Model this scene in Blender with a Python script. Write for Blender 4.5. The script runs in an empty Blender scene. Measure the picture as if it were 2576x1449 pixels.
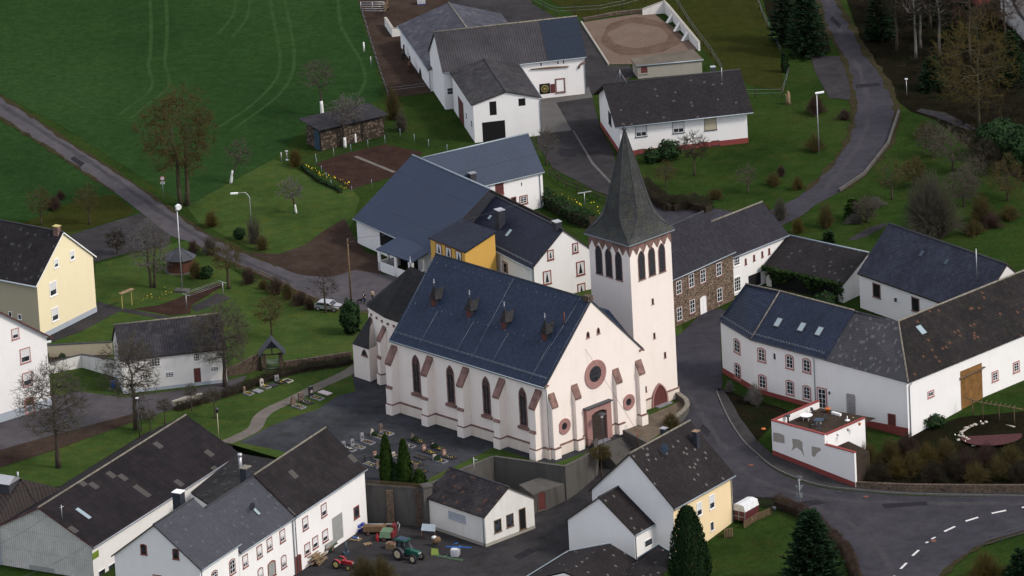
import bpy,bmesh,math,random
from mathutils import Vector,Matrix
import numpy as np
R=math.radians
scn=bpy.context.scene
# ---------------------------------------------------------------- camera
F_PX,PITCH,ROLL=22433.0,R(19.452),R(-3.063)
DIST=F_PX/18.5
_f=Vector((0,math.cos(PITCH),-math.sin(PITCH)))
_r=Vector((1,0,0));_u=Vector((0,math.sin(PITCH),math.cos(PITCH)))
RT=math.cos(ROLL)*_r+math.sin(ROLL)*_u
UP=-math.sin(ROLL)*_r+math.cos(ROLL)*_u
EYE=-_f*DIST
cd=bpy.data.cameras.new('camera');cam=bpy.data.objects.new('camera',cd)
scn.collection.objects.link(cam)
cd.sensor_width=36;cd.lens=36*F_PX/2576
cd.clip_start=10;cd.clip_end=6000
m=Matrix((RT,UP,-_f)).transposed().to_4x4();m.translation=EYE
cam.matrix_world=m
scn.camera=cam
# ---------------------------------------------------------------- sky, sun, exposure
SUN_AZ=math.atan2(-0.42,0.91)
SUN_EL=R(42)
w=bpy.data.worlds.new('World');scn.world=w;w.use_nodes=True
nt=w.node_tree;nt.nodes.clear()
bg=nt.nodes.new('ShaderNodeBackground');out=nt.nodes.new('ShaderNodeOutputWorld')
sky=nt.nodes.new('ShaderNodeTexSky');sky.sky_type='NISHITA';sky.sun_disc=False
sky.sun_elevation=SUN_EL;sky.sun_rotation=math.pi/2-SUN_AZ
sky.air_density=0.7;sky.dust_density=1.5;sky.ozone_density=0.6
veil=nt.nodes.new('ShaderNodeMix');veil.data_type='RGBA';veil.inputs[0].default_value=.7
veil.inputs[7].default_value=(3.3,3.25,3.35,1)
nt.links.new(sky.outputs[0],veil.inputs[6]);nt.links.new(veil.outputs[2],bg.inputs[0]);nt.links.new(bg.outputs[0],out.inputs[0])
bg.inputs[1].default_value=0.15
ld=bpy.data.lights.new('sun','SUN');sun=bpy.data.objects.new('sun',ld);scn.collection.objects.link(sun)
ld.energy=1.25;ld.angle=R(10);ld.color=(1.0,0.92,0.82)
sd=Vector((math.cos(SUN_EL)*math.cos(SUN_AZ),math.cos(SUN_EL)*math.sin(SUN_AZ),math.sin(SUN_EL)))
sun.rotation_euler=sd.to_track_quat('Z','Y').to_euler()
scn.view_settings.view_transform='Standard';scn.view_settings.look='None'
scn.view_settings.exposure=1.0;scn.view_settings.gamma=1.0
# ---------------------------------------------------------------- survey: photo sheet coordinates -> points on the ground
OFF={c:((i%3)*858.667,(i//3)*483.0)for i,c in enumerate('ABCDEFGHI')}
OFF['P']=(0,0)
def pix(c,x,y):
 k=1.0 if c=='P' else 1/3.0
 return OFF[c][0]+x*k,OFF[c][1]+y*k
def ray(c,x,y):
 px,py=pix(c,x,y)
 return _f*F_PX+RT*(px-1288)+UP*(724.5-py)
def U(c,x,y,z=0.0):
 d=ray(c,x,y)
 return EYE+d*((z-EYE.z)/d.z)
def UV(c,x,y,p0,n):
 d=ray(c,x,y)
 return EYE+d*((Vector(p0)-EYE).dot(n)/d.dot(n))
Y0,Y1=-52.0,-88.0
PLATEAU=[]
def inside(x,y,poly):
 r=False;j=len(poly)-1
 for i in range(len(poly)):
  xi,yi=poly[i][0],poly[i][1];xj,yj=poly[j][0],poly[j][1]
  if(yi>y)!=(yj>y)and x<(xj-xi)*(y-yi)/(yj-yi)+xi:r=not r
  j=i
 return r
def low(x,y):
 if y>=Y0:return 0.0
 s=min(1.0,(Y0-y)/(Y0-Y1))
 t=min(1.0,max(0.0,(x-2)/12.0))
 return-5.0*(1-t)*(1.0 if y<-56 else(Y0-y)/4.0)-5.0*s*t
def H(x,y):
 if y<Y0 and inside(x,y,PLATEAU):return 0.0
 return low(x,y)
def UH(c,x,y,dz=0.0):
 z=0.0
 for _ in range(30):
  p=U(c,x,y,z);z2=H(p.x,p.y)+dz
  if abs(z2-z)<1e-3:break
  z=z+0.6*(z2-z)
 return U(c,x,y,z)
 # ---------------------------------------------------------------- mesh builder
class MB:
 def __init__(s):s.v=[];s.f=[];s.m=[];s.sm=[]
 def add(s,vs,fs,mi=0,smooth=False):
  o=len(s.v);s.v+=[tuple(v)for v in vs]
  for f in fs:s.f.append(tuple(i+o for i in f));s.m.append(mi);s.sm.append(smooth)
 def quad(s,a,b,c,d,mi=0):s.add([a,b,c,d],[(0,1,2,3)],mi)
 def poly(s,pts,mi=0):s.add(pts,[tuple(range(len(pts)))],mi)
 def box(s,o,ax,ay,az,mi=0):
  o,ax,ay,az=map(Vector,(o,ax,ay,az))
  if ax.cross(ay).dot(az)<0:ax,ay=ay,ax
  p=[o,o+ax,o+ax+ay,o+ay];q=[x+az for x in p]
  s.add(p+q,[(3,2,1,0),(4,5,6,7),(0,1,5,4),(1,2,6,5),(2,3,7,6),(3,0,4,7)],mi)
 def cbox(s,c,sx,sy,sz,yaw=0,mi=0):
  c=Vector(c);a=Vector((math.cos(yaw),math.sin(yaw),0));b=Vector((-a.y,a.x,0))
  s.box(c-a*sx/2-b*sy/2,a*sx,b*sy,(0,0,sz),mi)
 def prism(s,pts,vec,mi=0,mcap=None):
  pts=[Vector(p)for p in pts];vec=Vector(vec);n=len(pts)
  nrm=Vector((0,0,0))
  for i in range(n):nrm+=pts[i].cross(pts[(i+1)%n])
  if nrm.dot(vec)<0:pts=pts[::-1]
  q=[p+vec for p in pts]
  o=len(s.v);s.v+=[tuple(v)for v in pts+q]
  mc=mi if mcap is None else mcap
  s.f.append(tuple(o+n-1-i for i in range(n)));s.m.append(mc);s.sm.append(False)
  s.f.append(tuple(o+n+i for i in range(n)));s.m.append(mc);s.sm.append(False)
  for i in range(n):
   j=(i+1)%n
   s.f.append((o+i,o+j,o+n+j,o+n+i));s.m.append(mi);s.sm.append(False)
 def tube(s,pts,rad,n=6,mi=0,cap=True,smooth=True):
  pts=[Vector(p)for p in pts];k=len(pts)
  if not hasattr(rad,'__len__'):rad=[rad]*k
  o=len(s.v);prev=None
  for i,p in enumerate(pts):
   t=(pts[min(i+1,k-1)]-pts[max(i-1,0)])
   if t.length<1e-9:t=Vector((0,0,1))
   t.normalize()
   if prev is None:
    a=t.orthogonal().normalized()
   else:
    a=prev-t*prev.dot(t)
    a=a.normalized()if a.length>1e-6 else t.orthogonal().normalized()
   prev=a;b=t.cross(a)
   for j in range(n):
    an=2*math.pi*j/n
    s.v.append(tuple(p+(a*math.cos(an)+b*math.sin(an))*rad[i]))
  for i in range(k-1):
   for j in range(n):
    j2=(j+1)%n
    s.f.append((o+i*n+j,o+i*n+j2,o+(i+1)*n+j2,o+(i+1)*n+j));s.m.append(mi);s.sm.append(smooth)
  if cap and n>2:
   s.f.append(tuple(o+n-1-j for j in range(n)));s.m.append(mi);s.sm.append(False)
   s.f.append(tuple(o+(k-1)*n+j for j in range(n)));s.m.append(mi);s.sm.append(False)
 def cyl(s,c,r,h,n=16,mi=0,axis=(0,0,1),r2=None):
  c=Vector(c);ax=Vector(axis).normalized()
  s.tube([c,c+ax*h],[r,r if r2 is None else r2],n,mi,True,True)
 def lathe(s,c,prof,n=12,mi=0):
  s.tube([Vector(c)+Vector((0,0,z))for r,z in prof],[max(r,.002)for r,z in prof],n,mi)
 def blob(s,c,rx,ry,rz,n=8,k=6,mi=0,jit=0.0,rnd=None):
  c=Vector(c);vs=[];fs=[]
  for i in range(k+1):
   ph=math.pi*i/k
   for j in range(n):
    th=2*math.pi*j/n
    q=1+(rnd.uniform(-jit,jit)if rnd else 0)
    vs.append(c+Vector((rx*math.sin(ph)*math.cos(th),ry*math.sin(ph)*math.sin(th),rz*math.cos(ph)))*q)
  for i in range(k):
   for j in range(n):
    j2=(j+1)%n
    fs.append((i*n+j,(i+1)*n+j,(i+1)*n+j2,i*n+j2))
  s.add(vs,fs,mi,True)
 def build(s,name,mats,parent=None,flip=True):
  me=bpy.data.meshes.new(name)
  off=parent.matrix_world.translation if parent else Vector((0,0,0))
  if parent:off=Vector(WLOC[parent.name])
  me.from_pydata([tuple(Vector(v)-off)for v in s.v],[],s.f)
  if not isinstance(mats,(list,tuple)):mats=[mats]
  for mt in mats:me.materials.append(mt)
  me.polygons.foreach_set('material_index',s.m)
  me.polygons.foreach_set('use_smooth',s.sm)
  me.update()
  # UVs in metres: u level along the face, v up its slope
  npoly=len(me.polygons);nl=len(me.loops)
  if nl:
   nr=np.empty(npoly*3);me.polygons.foreach_get('normal',nr);nr=nr.reshape(-1,3)
   co=np.empty(len(me.vertices)*3);me.vertices.foreach_get('co',co);co=co.reshape(-1,3)+np.array(off)
   tot=np.empty(npoly,int);me.polygons.foreach_get('loop_total',tot)
   vi=np.empty(nl,int);me.loops.foreach_get('vertex_index',vi)
   ua=np.stack([-nr[:,1],nr[:,0],np.zeros(npoly)],1)
   ln=np.linalg.norm(ua,axis=1);flat=ln<0.05
   ua[flat]=(1,0,0);ua[~flat]/=ln[~flat][:,None]
   va=np.cross(nr,ua);va[flat]=(0,1,0)
   L=np.repeat(np.arange(npoly),tot)
   p=co[vi]
   uv=np.stack([(p*ua[L]).sum(1),(p*va[L]).sum(1)],1)
   lay=me.uv_layers.new(name='UVMap');lay.data.foreach_set('uv',uv.ravel().astype(np.float32))
  o=bpy.data.objects.new(name,me);scn.collection.objects.link(o)
  WLOC[o.name]=off
  if parent:o.parent=parent
  return o
WLOC={}
def tag(o,label,cat,group=None,kind=None):
 if label:o['label']=label
 if cat:o['category']=cat
 if group:o['group']=group
 if kind:o['kind']=kind
 return o
def thing(name,label,cat,loc=(0,0,0),group=None):
 o=bpy.data.objects.new(name,None);scn.collection.objects.link(o);o.location=loc
 o.empty_display_size=.3
 WLOC[o.name]=Vector(loc)
 return tag(o,label,cat,group)
def single(mb,name,mats,label,cat,group=None,loc=None):
 o=mb.build(name,mats);return tag(o,label,cat,group)
def structure(mb,name,mats,label=None):
 o=mb.build(name,mats);o['kind']='structure'
 if label:o['label']=label
 return o
def dup(root,loc,rotz=0.0,label=None,scale=1.0,group=None):
 r=root.copy();scn.collection.objects.link(r);r.location=loc;r.rotation_euler=(0,0,rotz);r.scale=(scale,)*3
 if label:r['label']=label
 if group:r['group']=group
 for ch in list(root.children):
  c=ch.copy();scn.collection.objects.link(c);c.parent=r
  for g in ch.children:
   d=g.copy();scn.collection.objects.link(d);d.parent=c
 return r
 # ---------------------------------------------------------------- materials
class NT:
 def __init__(s,name):
  s.mat=bpy.data.materials.new(name);s.mat.use_nodes=True
  s.t=s.mat.node_tree;s.b=s.t.nodes['Principled BSDF']
 def n(s,ty,**kw):
  x=s.t.nodes.new(ty)
  for k,v in kw.items():setattr(x,k,v)
  return x
 def l(s,a,b):s.t.links.new(a,b)
 def pos(s,sc=(1,1,1)):
  g=s.n('ShaderNodeNewGeometry');mp=s.n('ShaderNodeMapping');mp.inputs['Scale'].default_value=sc
  s.l(g.outputs['Position'],mp.inputs[0]);return mp.outputs[0]
 def uv(s,sc=(1,1,1)):
  g=s.n('ShaderNodeUVMap');mp=s.n('ShaderNodeMapping');mp.inputs['Scale'].default_value=sc
  s.l(g.outputs[0],mp.inputs[0]);return mp.outputs[0]
 def noise(s,vec,scale,detail=4,rough=.6):
  x=s.n('ShaderNodeTexNoise');x.inputs['Scale'].default_value=scale;x.inputs['Detail'].default_value=detail
  x.inputs['Roughness'].default_value=rough;s.l(vec,x.inputs['Vector']);return x.outputs[0]
 def ramp(s,fac,stops):
  x=s.n('ShaderNodeValToRGB');e=x.color_ramp.elements
  while len(e)<len(stops):e.new(.5)
  for el,(p,c)in zip(e,stops):
   el.position=p;el.color=(c,c,c,1)if not hasattr(c,'__len__')else(*c,1)
  s.l(fac,x.inputs[0]);return x.outputs[0]
 def mix(s,fac,a,b,mode='MIX'):
  x=s.n('ShaderNodeMix',data_type='RGBA',blend_type=mode)
  for k,val in((0,fac),(6,a),(7,b)):
   if isinstance(val,bpy.types.NodeSocket):s.l(val,x.inputs[k])
   elif isinstance(val,(tuple,list)):x.inputs[k].default_value=(*val[:3],1)
   else:x.inputs[k].default_value=val if k==0 else(val,val,val,1)
  return x.outputs[2]
 def math(s,op,a,b=0.0):
  x=s.n('ShaderNodeMath',operation=op)
  for i,v in enumerate((a,b)):
   if isinstance(v,bpy.types.NodeSocket):s.l(v,x.inputs[i])
   else:x.inputs[i].default_value=v
  return x.outputs[0]
 def bump(s,h,st=.3,d=.05):
  x=s.n('ShaderNodeBump');x.inputs['Strength'].default_value=st;x.inputs['Distance'].default_value=d
  s.l(h,x.inputs['Height']);s.l(x.outputs[0],s.b.inputs['Normal'])
 def done(s,col,rough=.9,spec=.3,metal=0.0):
  if isinstance(col,bpy.types.NodeSocket):s.l(col,s.b.inputs['Base Color'])
  else:s.b.inputs['Base Color'].default_value=(*col,1)
  if isinstance(rough,bpy.types.NodeSocket):s.l(rough,s.b.inputs['Roughness'])
  else:s.b.inputs['Roughness'].default_value=rough
  s.b.inputs['Specular IOR Level'].default_value=spec
  s.b.inputs['Metallic'].default_value=metal
  return s.mat
def mul(c,k):return tuple(x*k for x in c)
def plain(name,col,rough=.8,var=.15,scale=2.0,spec=.3,metal=0.0):
 N=NT(name);nz=N.noise(N.pos(),scale,3)
 return N.done(N.mix(N.ramp(nz,[(.3,0),(.7,1)]),mul(col,1-var),mul(col,1+var)),rough,spec,metal)
def plaster(name,col,stain=.25,streak=.15,tint=(.55,.5,.45),ss=(.8,.8,.1)):
 N=NT(name);p=N.pos()
 a=N.ramp(N.noise(p,.35,5,.65),[(.35,0),(.75,1)])
 b=N.ramp(N.noise(N.pos(ss),1.3,5,.65),[(.5,0),(.8,1)])
 c=N.mix(N.math('MULTIPLY',a,stain),col,mul(col,.8))
 c=N.mix(N.math('MULTIPLY',b,streak),c,tuple(x*y for x,y in zip(col,tint)))
 fine=N.noise(p,9.0,3)
 N.bump(fine,.15,.02)
 c=N.mix(.12,c,N.ramp(fine,[(.3,.55),(.7,1.0)]),'MULTIPLY')
 return N.done(c,.92,.2)
def roofing(name,col,row=.34,colw=.3,joint=.5,moss=None,mossamt=.3,speck=None,speckamt=0.0,var=.25,rough=.75,kind='tile',big=.25,spec=.12):
 """row = course height (m), colw = tile/corrugation width; joint = darkness of the course line"""
 N=NT(name);uv=N.uv()
 sx=N.n('ShaderNodeSeparateXYZ');N.l(uv,sx.inputs[0])
 p=N.pos()
 lg=N.noise(p,big,5,.65);fn=N.noise(p,3.5,3)
 c=N.mix(N.ramp(lg,[(.3,0),(.7,1)]),mul(col,1-var),mul(col,1+var))
 vr=N.math('FRACT',N.math('MULTIPLY',sx.outputs[1],1/row))
 ur=N.math('FRACT',N.math('MULTIPLY',sx.outputs[0],1/colw))
 if kind=='tile':
  br=N.n('ShaderNodeTexBrick');br.offset=.5
  br.inputs['Scale'].default_value=1.0;br.inputs['Brick Width'].default_value=colw;br.inputs['Row Height'].default_value=row
  br.inputs['Mortar Size'].default_value=.012;br.inputs['Color1'].default_value=(.72,.72,.72,1);br.inputs['Color2'].default_value=(1.22,1.22,1.22,1)
  br.inputs['Mortar'].default_value=(.5,.5,.5,1);N.l(uv,br.inputs[0])
  c=N.mix(.8,c,br.outputs[0],'MULTIPLY')
  line=N.ramp(vr,[(0,1-joint),(.18,1),(.85,1.0),(1.0,1-joint*.6)])
  c=N.mix(1.0,c,line,'MULTIPLY')
  N.bump(vr,.5,.04)
 elif kind=='corr':
  wv=N.ramp(ur,[(0,1-joint),(.5,1.12),(1,1-joint)])
  c=N.mix(1.0,c,wv,'MULTIPLY')
  ln=N.ramp(vr,[(0,.62),(.03,1)])
  c=N.mix(1.0,c,ln,'MULTIPLY')
  N.bump(wv,.5,.05)
 elif kind=='sheet':
  ln=N.ramp(vr,[(0,1-joint),(.06,1)]);l2=N.ramp(ur,[(0,1-joint),(.1,1)])
  c=N.mix(1.0,N.mix(1.0,c,ln,'MULTIPLY'),l2,'MULTIPLY')
  br=N.n('ShaderNodeTexBrick');br.offset=0;br.inputs['Scale'].default_value=1.0;br.inputs['Brick Width'].default_value=colw;br.inputs['Row Height'].default_value=row
  br.inputs['Mortar Size'].default_value=.0;br.inputs['Color1'].default_value=(.84,.82,.82,1);br.inputs['Color2'].default_value=(1.13,1.13,1.13,1);N.l(uv,br.inputs[0])
  c=N.mix(.7,c,br.outputs[0],'MULTIPLY')
  N.bump(vr,.4,.03)
 if moss:
  mk=N.ramp(N.noise(p,.9,6,.7),[(.5,0),(.68,1)])
  c=N.mix(N.math('MULTIPLY',mk,mossamt),c,moss)
 if speck:
  st=N.uv((1/colw,1/row,1));vo=N.n('ShaderNodeTexWhiteNoise',noise_dimensions='2D')
  fl=N.n('ShaderNodeVectorMath',operation='FLOOR');N.l(st,fl.inputs[0]);N.l(fl.outputs[0],vo.inputs['Vector'])
  mk=N.math('GREATER_THAN',vo.outputs['Value'],1-speckamt)
  c=N.mix(N.math('MULTIPLY',mk,.8),c,speck)
 c=N.mix(.35,c,N.ramp(fn,[(.25,.55),(.75,1.25)]),'MULTIPLY')
 return N.done(c,rough,spec)
def ground(name,cols,scale=.08,fine=2.5,rough=.95,fineamt=.5,stretch=(1,1,1),bump=.3,spec=0.0,patch=None,patchamt=.5,midamt=.35):
 N=NT(name);p=N.pos(stretch)
 a=N.noise(p,scale,6,.62)
 c=N.ramp(a,[(.3+.4*i/max(1,len(cols)-1),cc)for i,cc in enumerate(cols)])
 if patch:
  mk=N.ramp(N.noise(N.pos(),scale*3.3,5,.7),[(.5,0),(.66,1)])
  c=N.mix(N.math('MULTIPLY',mk,patchamt),c,patch)
 f=N.noise(N.pos(),fine,5,.7)
 c=N.mix(fineamt,c,N.ramp(f,[(.25,.45),(.75,1.4)]),'MULTIPLY')
 c=N.mix(midamt,c,N.ramp(N.noise(N.pos(),.55,5,.7),[(.3,.45),(.5,1.0),(.72,1.5)]),'MULTIPLY')
 N.bump(f,bump,.1)
 return N.done(c,rough,spec)
MT={}
MT['white']=plaster('white_render',(.80,.79,.78),.28,.16,(.72,.70,.66))
MT['white_old']=plaster('weathered_white_render',(.70,.69,.66),.45,.4)
MT['church']=plaster('pink_white_plaster',(.81,.735,.675),.26,.18,(.75,.68,.62))
MT['plinth']=plaster('stained_plinth_plaster',(.70,.62,.54),.5,.35,(.6,.55,.45))
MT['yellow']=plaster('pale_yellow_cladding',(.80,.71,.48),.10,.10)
MT['cream']=plaster('cream_render',(.78,.62,.38),.15,.10)
MT['ochre']=plaster('ochre_yellow_render',(.62,.37,.09),.12,.08)
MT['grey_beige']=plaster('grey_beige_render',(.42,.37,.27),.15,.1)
MT['redplinth']=plaster('dark_red_plinth_paint',(.23,.055,.05),.3,.2)
MT['greyplinth']=plaster('grey_blue_plinth_paint',(.36,.40,.45),.3,.2)
MT['concrete']=plaster('stained_concrete',(.095,.090,.084),1.0,.75,(.3,.28,.26),(.55,.55,.09))
MT['concrete_pale']=plaster('pale_concrete',(.34,.32,.28),.5,.4)
MT['sandstone']=plain('red_sandstone',(.175,.103,.088),.85,.4,1.2)
MT['sandpaint']=plain('pink_painted_stone',(.31,.17,.155),.8,.08,1.0)
MT['redtrim']=plain('red_brown_window_stone',(.20,.058,.045),.8,.15,2)
MT['pinktrim']=plain('dusty_pink_window_stone',(.36,.17,.155),.8,.1,2)
MT['frame']=plain('white_window_paint',(.80,.80,.80),.5,.04)
MT['curtain']=plain('white_net_curtain',(.60,.60,.60),.9,.1,6)
MT['wood']=plain('weathered_wood',(.13,.085,.05),.85,.3,3)
MT['palewood']=plain('pale_sawn_wood',(.22,.155,.09),.8,.25,3)
MT['logs']=plain('split_firewood',(.24,.17,.11),.9,.6,4.0)
MT['darkwood']=plain('dark_stained_wood',(.035,.025,.02),.8,.3,3)
MT['gatewood']=plain('varnished_barn_gate_wood',(.17,.085,.025),.7,.3,1.2)
MT['maroon']=plain('maroon_door_paint',(.10,.03,.028),.7,.15)
MT['greygate']=plain('grey_green_gate_paint',(.27,.28,.27),.6,.1)
MT['metal']=plain('galvanised_metal',(.45,.46,.48),.45,.1,2,.5,.6)
MT['zinc']=plain('zinc_gutter',(.27,.32,.36),.5,.1,2,.5,.3)
MT['darkmetal']=plain('dark_grey_metal',(.045,.047,.055),.5,.15)
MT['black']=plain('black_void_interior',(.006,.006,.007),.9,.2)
MT['slatecl']=plain('dark_slate_cladding',(.028,.031,.042),.6,.25,4)
MT['rubber']=plain('tyre_rubber',(.018,.018,.02),.85,.2)
MT['lampwhite']=plain('white_lamp_housing',(.80,.82,.82),.4,.03)
N=NT('dark_window_glass');MT['glass']=N.done(N.mix(N.ramp(N.noise(N.pos(),1.2,2),[(.4,0),(.65,1)]),(.012,.014,.018),(.05,.058,.07)),.12,.5)
N=NT('skylight_glass');MT['skyglass']=N.done(N.mix(.5,(.30,.38,.42),(.2,.27,.3)),.1,.6)
N=NT('leaded_church_glass');MT['lead']=N.done(N.mix(N.ramp(N.noise(N.pos(),3,2),[(.4,0),(.65,1)]),(.010,.010,.013),(.035,.036,.042)),.3,.5)
# roofs
MT['r_church']=roofing('blue_black_slate',(.0195,.0300,.0580),.30,.25,.32,var=.10,rough=.55,spec=.15)
MT['r_choir']=roofing('grey_brown_slate',(0.0306,0.0306,0.0342),.25,.25,.3,moss=(.06,.05,.04),mossamt=.5,var=.25)
MT['r_spire']=roofing('weathered_spire_slate',(.046,.049,.049),.30,.24,.45,moss=(.085,.085,.035),mossamt=.35,var=.3,rough=.6,spec=.15)
MT['r_bluemetal']=roofing('blue_grey_trapezoidal_sheet',(.030,.045,.080),6.0,.34,.38,kind='corr',var=.08,rough=.5,spec=.15)
MT['r_blackmetal']=roofing('blue_black_pantile_sheet',(.016,.020,.036),.40,.30,.5,var=.1,rough=.5,spec=.15)
MT['r_navy']=roofing('navy_pantile',(.020,.028,.052),.40,.30,.5,var=.15,rough=.5,spec=.15)
MT['r_navyold']=roofing('weathered_navy_pantile',(0.0255,0.0298,0.0476),.42,.32,.5,moss=(.05,.055,.075),mossamt=.5,var=.3,rough=.5)
MT['r_fibre']=roofing('grey_fibre_cement_corrugated',(0.0516,0.0481,0.0559),2.4,.36,.42,kind='corr',moss=(.045,.042,.038),mossamt=.4,var=.3)
MT['r_fibremoss']=roofing('mossy_grey_corrugated_sheet',(0.0328,0.0312,0.0386),2.4,.36,.45,kind='corr',moss=(.11,.105,.105),mossamt=.3,var=.4)
MT['r_fibreblue']=roofing('dark_blue_grey_fibre_sheet',(0.0477,0.0485,0.0630),2.4,.3,.2,kind='corr',moss=(.15,.15,.155),mossamt=.45,var=.3)
MT['r_fibrepale']=roofing('pale_grey_fibre_sheet',(.15,.14,.13),2.4,.3,.2,kind='corr',moss=(.22,.21,.2),mossamt=.4,var=.25)
MT['r_fibredark']=roofing('dark_lichened_fibre_sheet',(0.0348,0.0328,0.0363),2.2,1.1,.35,kind='sheet',moss=(.11,.105,.095),mossamt=.45,var=.3)
MT['r_barnbrown']=roofing('brown_mossy_fibre_sheet',(0.0123,0.0104,0.0130),1.25,1.05,.55,kind='sheet',moss=(.030,.018,.016),mossamt=.5,speck=(.075,.07,.066),speckamt=.03,var=.35,big=.15)
MT['r_barngrey']=roofing('grey_brown_fibre_sheet',(0.0156,0.0139,0.0156),1.3,1.05,.5,kind='sheet',moss=(.05,.03,.024),mossamt=.35,speck=(.08,.075,.07),speckamt=.03,var=.3)
MT['r_tile']=roofing('grey_brown_concrete_tile',(0.0201,0.0182,0.0201),.34,.30,.5,var=.25,speck=(.08,.075,.07),speckamt=.008)
MT['r_tilelich']=roofing('lichen_spotted_brown_tile',(0.0193,0.0161,0.0169),.34,.30,.5,var=.25,speck=(.13,.125,.115),speckamt=.02)
MT['r_greytile']=roofing('slate_grey_pantile',(.0270,.0290,.0390),.36,.30,.5,var=.2,speck=(.065,.07,.08),speckamt=.02,spec=.5,rough=.45)
MT['r_greyglaze']=roofing('glossy_grey_pantile',(.0220,.0220,.0275),.46,.26,.6,var=.25,speck=(.075,.075,.085),speckamt=.08,spec=.5,rough=.4)
MT['r_darktile']=roofing('near_black_tile',(.018,.016,.018),.40,.34,.5,var=.3,speck=(.05,.05,.05),speckamt=.04)
MT['r_stonetile']=roofing('dark_grey_brown_pantile',(0.0258,0.0247,0.0318),.36,.30,.45,var=.15)
MT['r_orange']=roofing('brown_tile_with_orange_patches',(0.0166,0.0140,0.0148),.38,.34,.45,moss=(.035,.032,.022),mossamt=.5,speck=(.11,.05,.03),speckamt=.02,var=.3)
MT['r_garage']=roofing('patched_brown_black_tile',(0.0262,0.0231,0.0265),.42,.44,.6,speck=(.075,.045,.036),speckamt=.05,moss=(.075,.07,.065),mossamt=.35,var=.4)
MT['r_ivy']=roofing('dark_shed_tile',(.022,.020,.021),.36,.32,.5,var=.3,speck=(.07,.07,.07),speckamt=.03)
MT['ridge']=plain('lichened_ridge_tile',(.17,.155,.125),.9,.4,2.5)
MT['ridgedark']=plain('dark_ridge_tile',(.035,.036,.042),.8,.3,2.5)
# ground
MT['grass']=ground('village_grass',[(0.0129,0.0266,0.0068),(0.0213,0.0414,0.0096),(0.0318,0.0467,0.0131)],.07,2.2,patch=(0.0357,0.0403,0.0120),patchamt=.55)
MT['field']=ground('sown_green_field',[(0.0140,0.0336,0.0108),(0.0185,0.0429,0.0126),(0.0247,0.0522,0.0166)],.035,1.3,patch=(0.0264,0.0559,0.0143),patchamt=.3,stretch=(1,.5,1))
MT['lawn']=ground('garden_lawn',[(0.0252,0.0474,0.0132),(0.0378,0.0653,0.0170),(0.0546,0.0755,0.0225)],.12,2.5,patch=(0.0683,0.0733,0.0161),patchamt=.5)
MT['olive']=ground('dull_olive_paddock',[(0.0214,0.0256,0.0071),(0.0299,0.0328,0.0085),(0.0214,0.0314,0.0071)],.1,2.5)
MT['track']=ground('pressed_grass_track',[(0.0226,0.0510,0.0157),(0.0306,0.0605,0.0202)],.3,2)
MT['asphalt']=ground('old_asphalt',[(.056,.052,.058),(.068,.063,.069),(.080,.074,.080)],.10,3.0,fineamt=.25,bump=.1,patch=(0.0400,0.0384,0.0416),patchamt=.35,spec=.05)
MT['asphalt2']=ground('dark_yard_asphalt',[(0.0288,0.0281,0.0310),(0.0389,0.0374,0.0403),(0.0504,0.0475,0.0490)],.12,2.5,fineamt=.3,bump=.15,patch=(0.0252,0.0259,0.0187),patchamt=.4)
MT['asphalt3']=ground('main_road_asphalt',[(0.0340,0.0320,0.0396),(0.0415,0.0394,0.0482),(0.0496,0.0469,0.0562)],.08,2.5,fineamt=.22,bump=.1,patch=(0.0250,0.0239,0.0281),patchamt=.4,spec=.05)
MT['paving']=ground('grey_block_paving',[(0.0920,0.0880,0.0864),(0.1160,0.1104,0.1072)],.2,4,fineamt=.25,bump=.1,midamt=.15)
MT['gravel']=ground('grey_churchyard_gravel',[(.028,.030,.035),(.042,.044,.051),(.060,.062,.072)],.13,5,fineamt=.4,patch=(.022,.025,.016),patchamt=.5)
MT['path']=ground('sandy_path',[(0.1125,0.1013,0.0900),(0.1575,0.1425,0.1275)],.3,4,fineamt=.4,midamt=.15)
MT['pebble']=ground('brown_pebbles',[(.10,.080,.062),(.16,.13,.10)],.5,6,fineamt=.8,bump=.6)
MT['dirt']=ground('trampled_paddock_dirt',[(0.0300,0.0203,0.0165),(0.0435,0.0300,0.0240),(0.0525,0.0390,0.0307)],.15,2,patch=(0.0525,0.0488,0.0413),patchamt=.25)
MT['verge']=ground('dusty_brown_verge',[(.026,.024,.013),(.040,.034,.020),(.030,.034,.012)],.5,3,fineamt=.6)
MT['soil']=ground('dug_garden_soil',[(.030,.018,.015),(.046,.028,.023)],.4,3.5,fineamt=.7,bump=.7)
MT['sand']=ground('riding_sand',[(0.1260,0.0907,0.0706),(0.1562,0.1159,0.0932)],.2,4,fineamt=.45,midamt=.15)
MT['sanddark']=ground('trodden_riding_sand',[(0.0892,0.0583,0.0440),(0.1190,0.0833,0.0643)],.25,4,fineamt=.4)
MT['litter']=ground('woodland_leaf_litter',[(.0065,.0060,.0040),(.012,.0105,.0065),(.008,.0125,.0050)],.15,2,fineamt=.7)
MT['terrace']=ground('brown_terrace_slabs',[(0.0320,0.0256,0.0208),(0.0600,0.0440,0.0376)],.35,3,fineamt=.4,patch=(0.0400,0.0400,0.0160),patchamt=.4,midamt=.15)
MT['marking']=plain('worn_white_road_paint',(.55,.54,.53),.8,.15,3)
MT['kerb']=plain('grey_kerb_stone',(.11,.105,.10),.9,.2,2)
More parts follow.
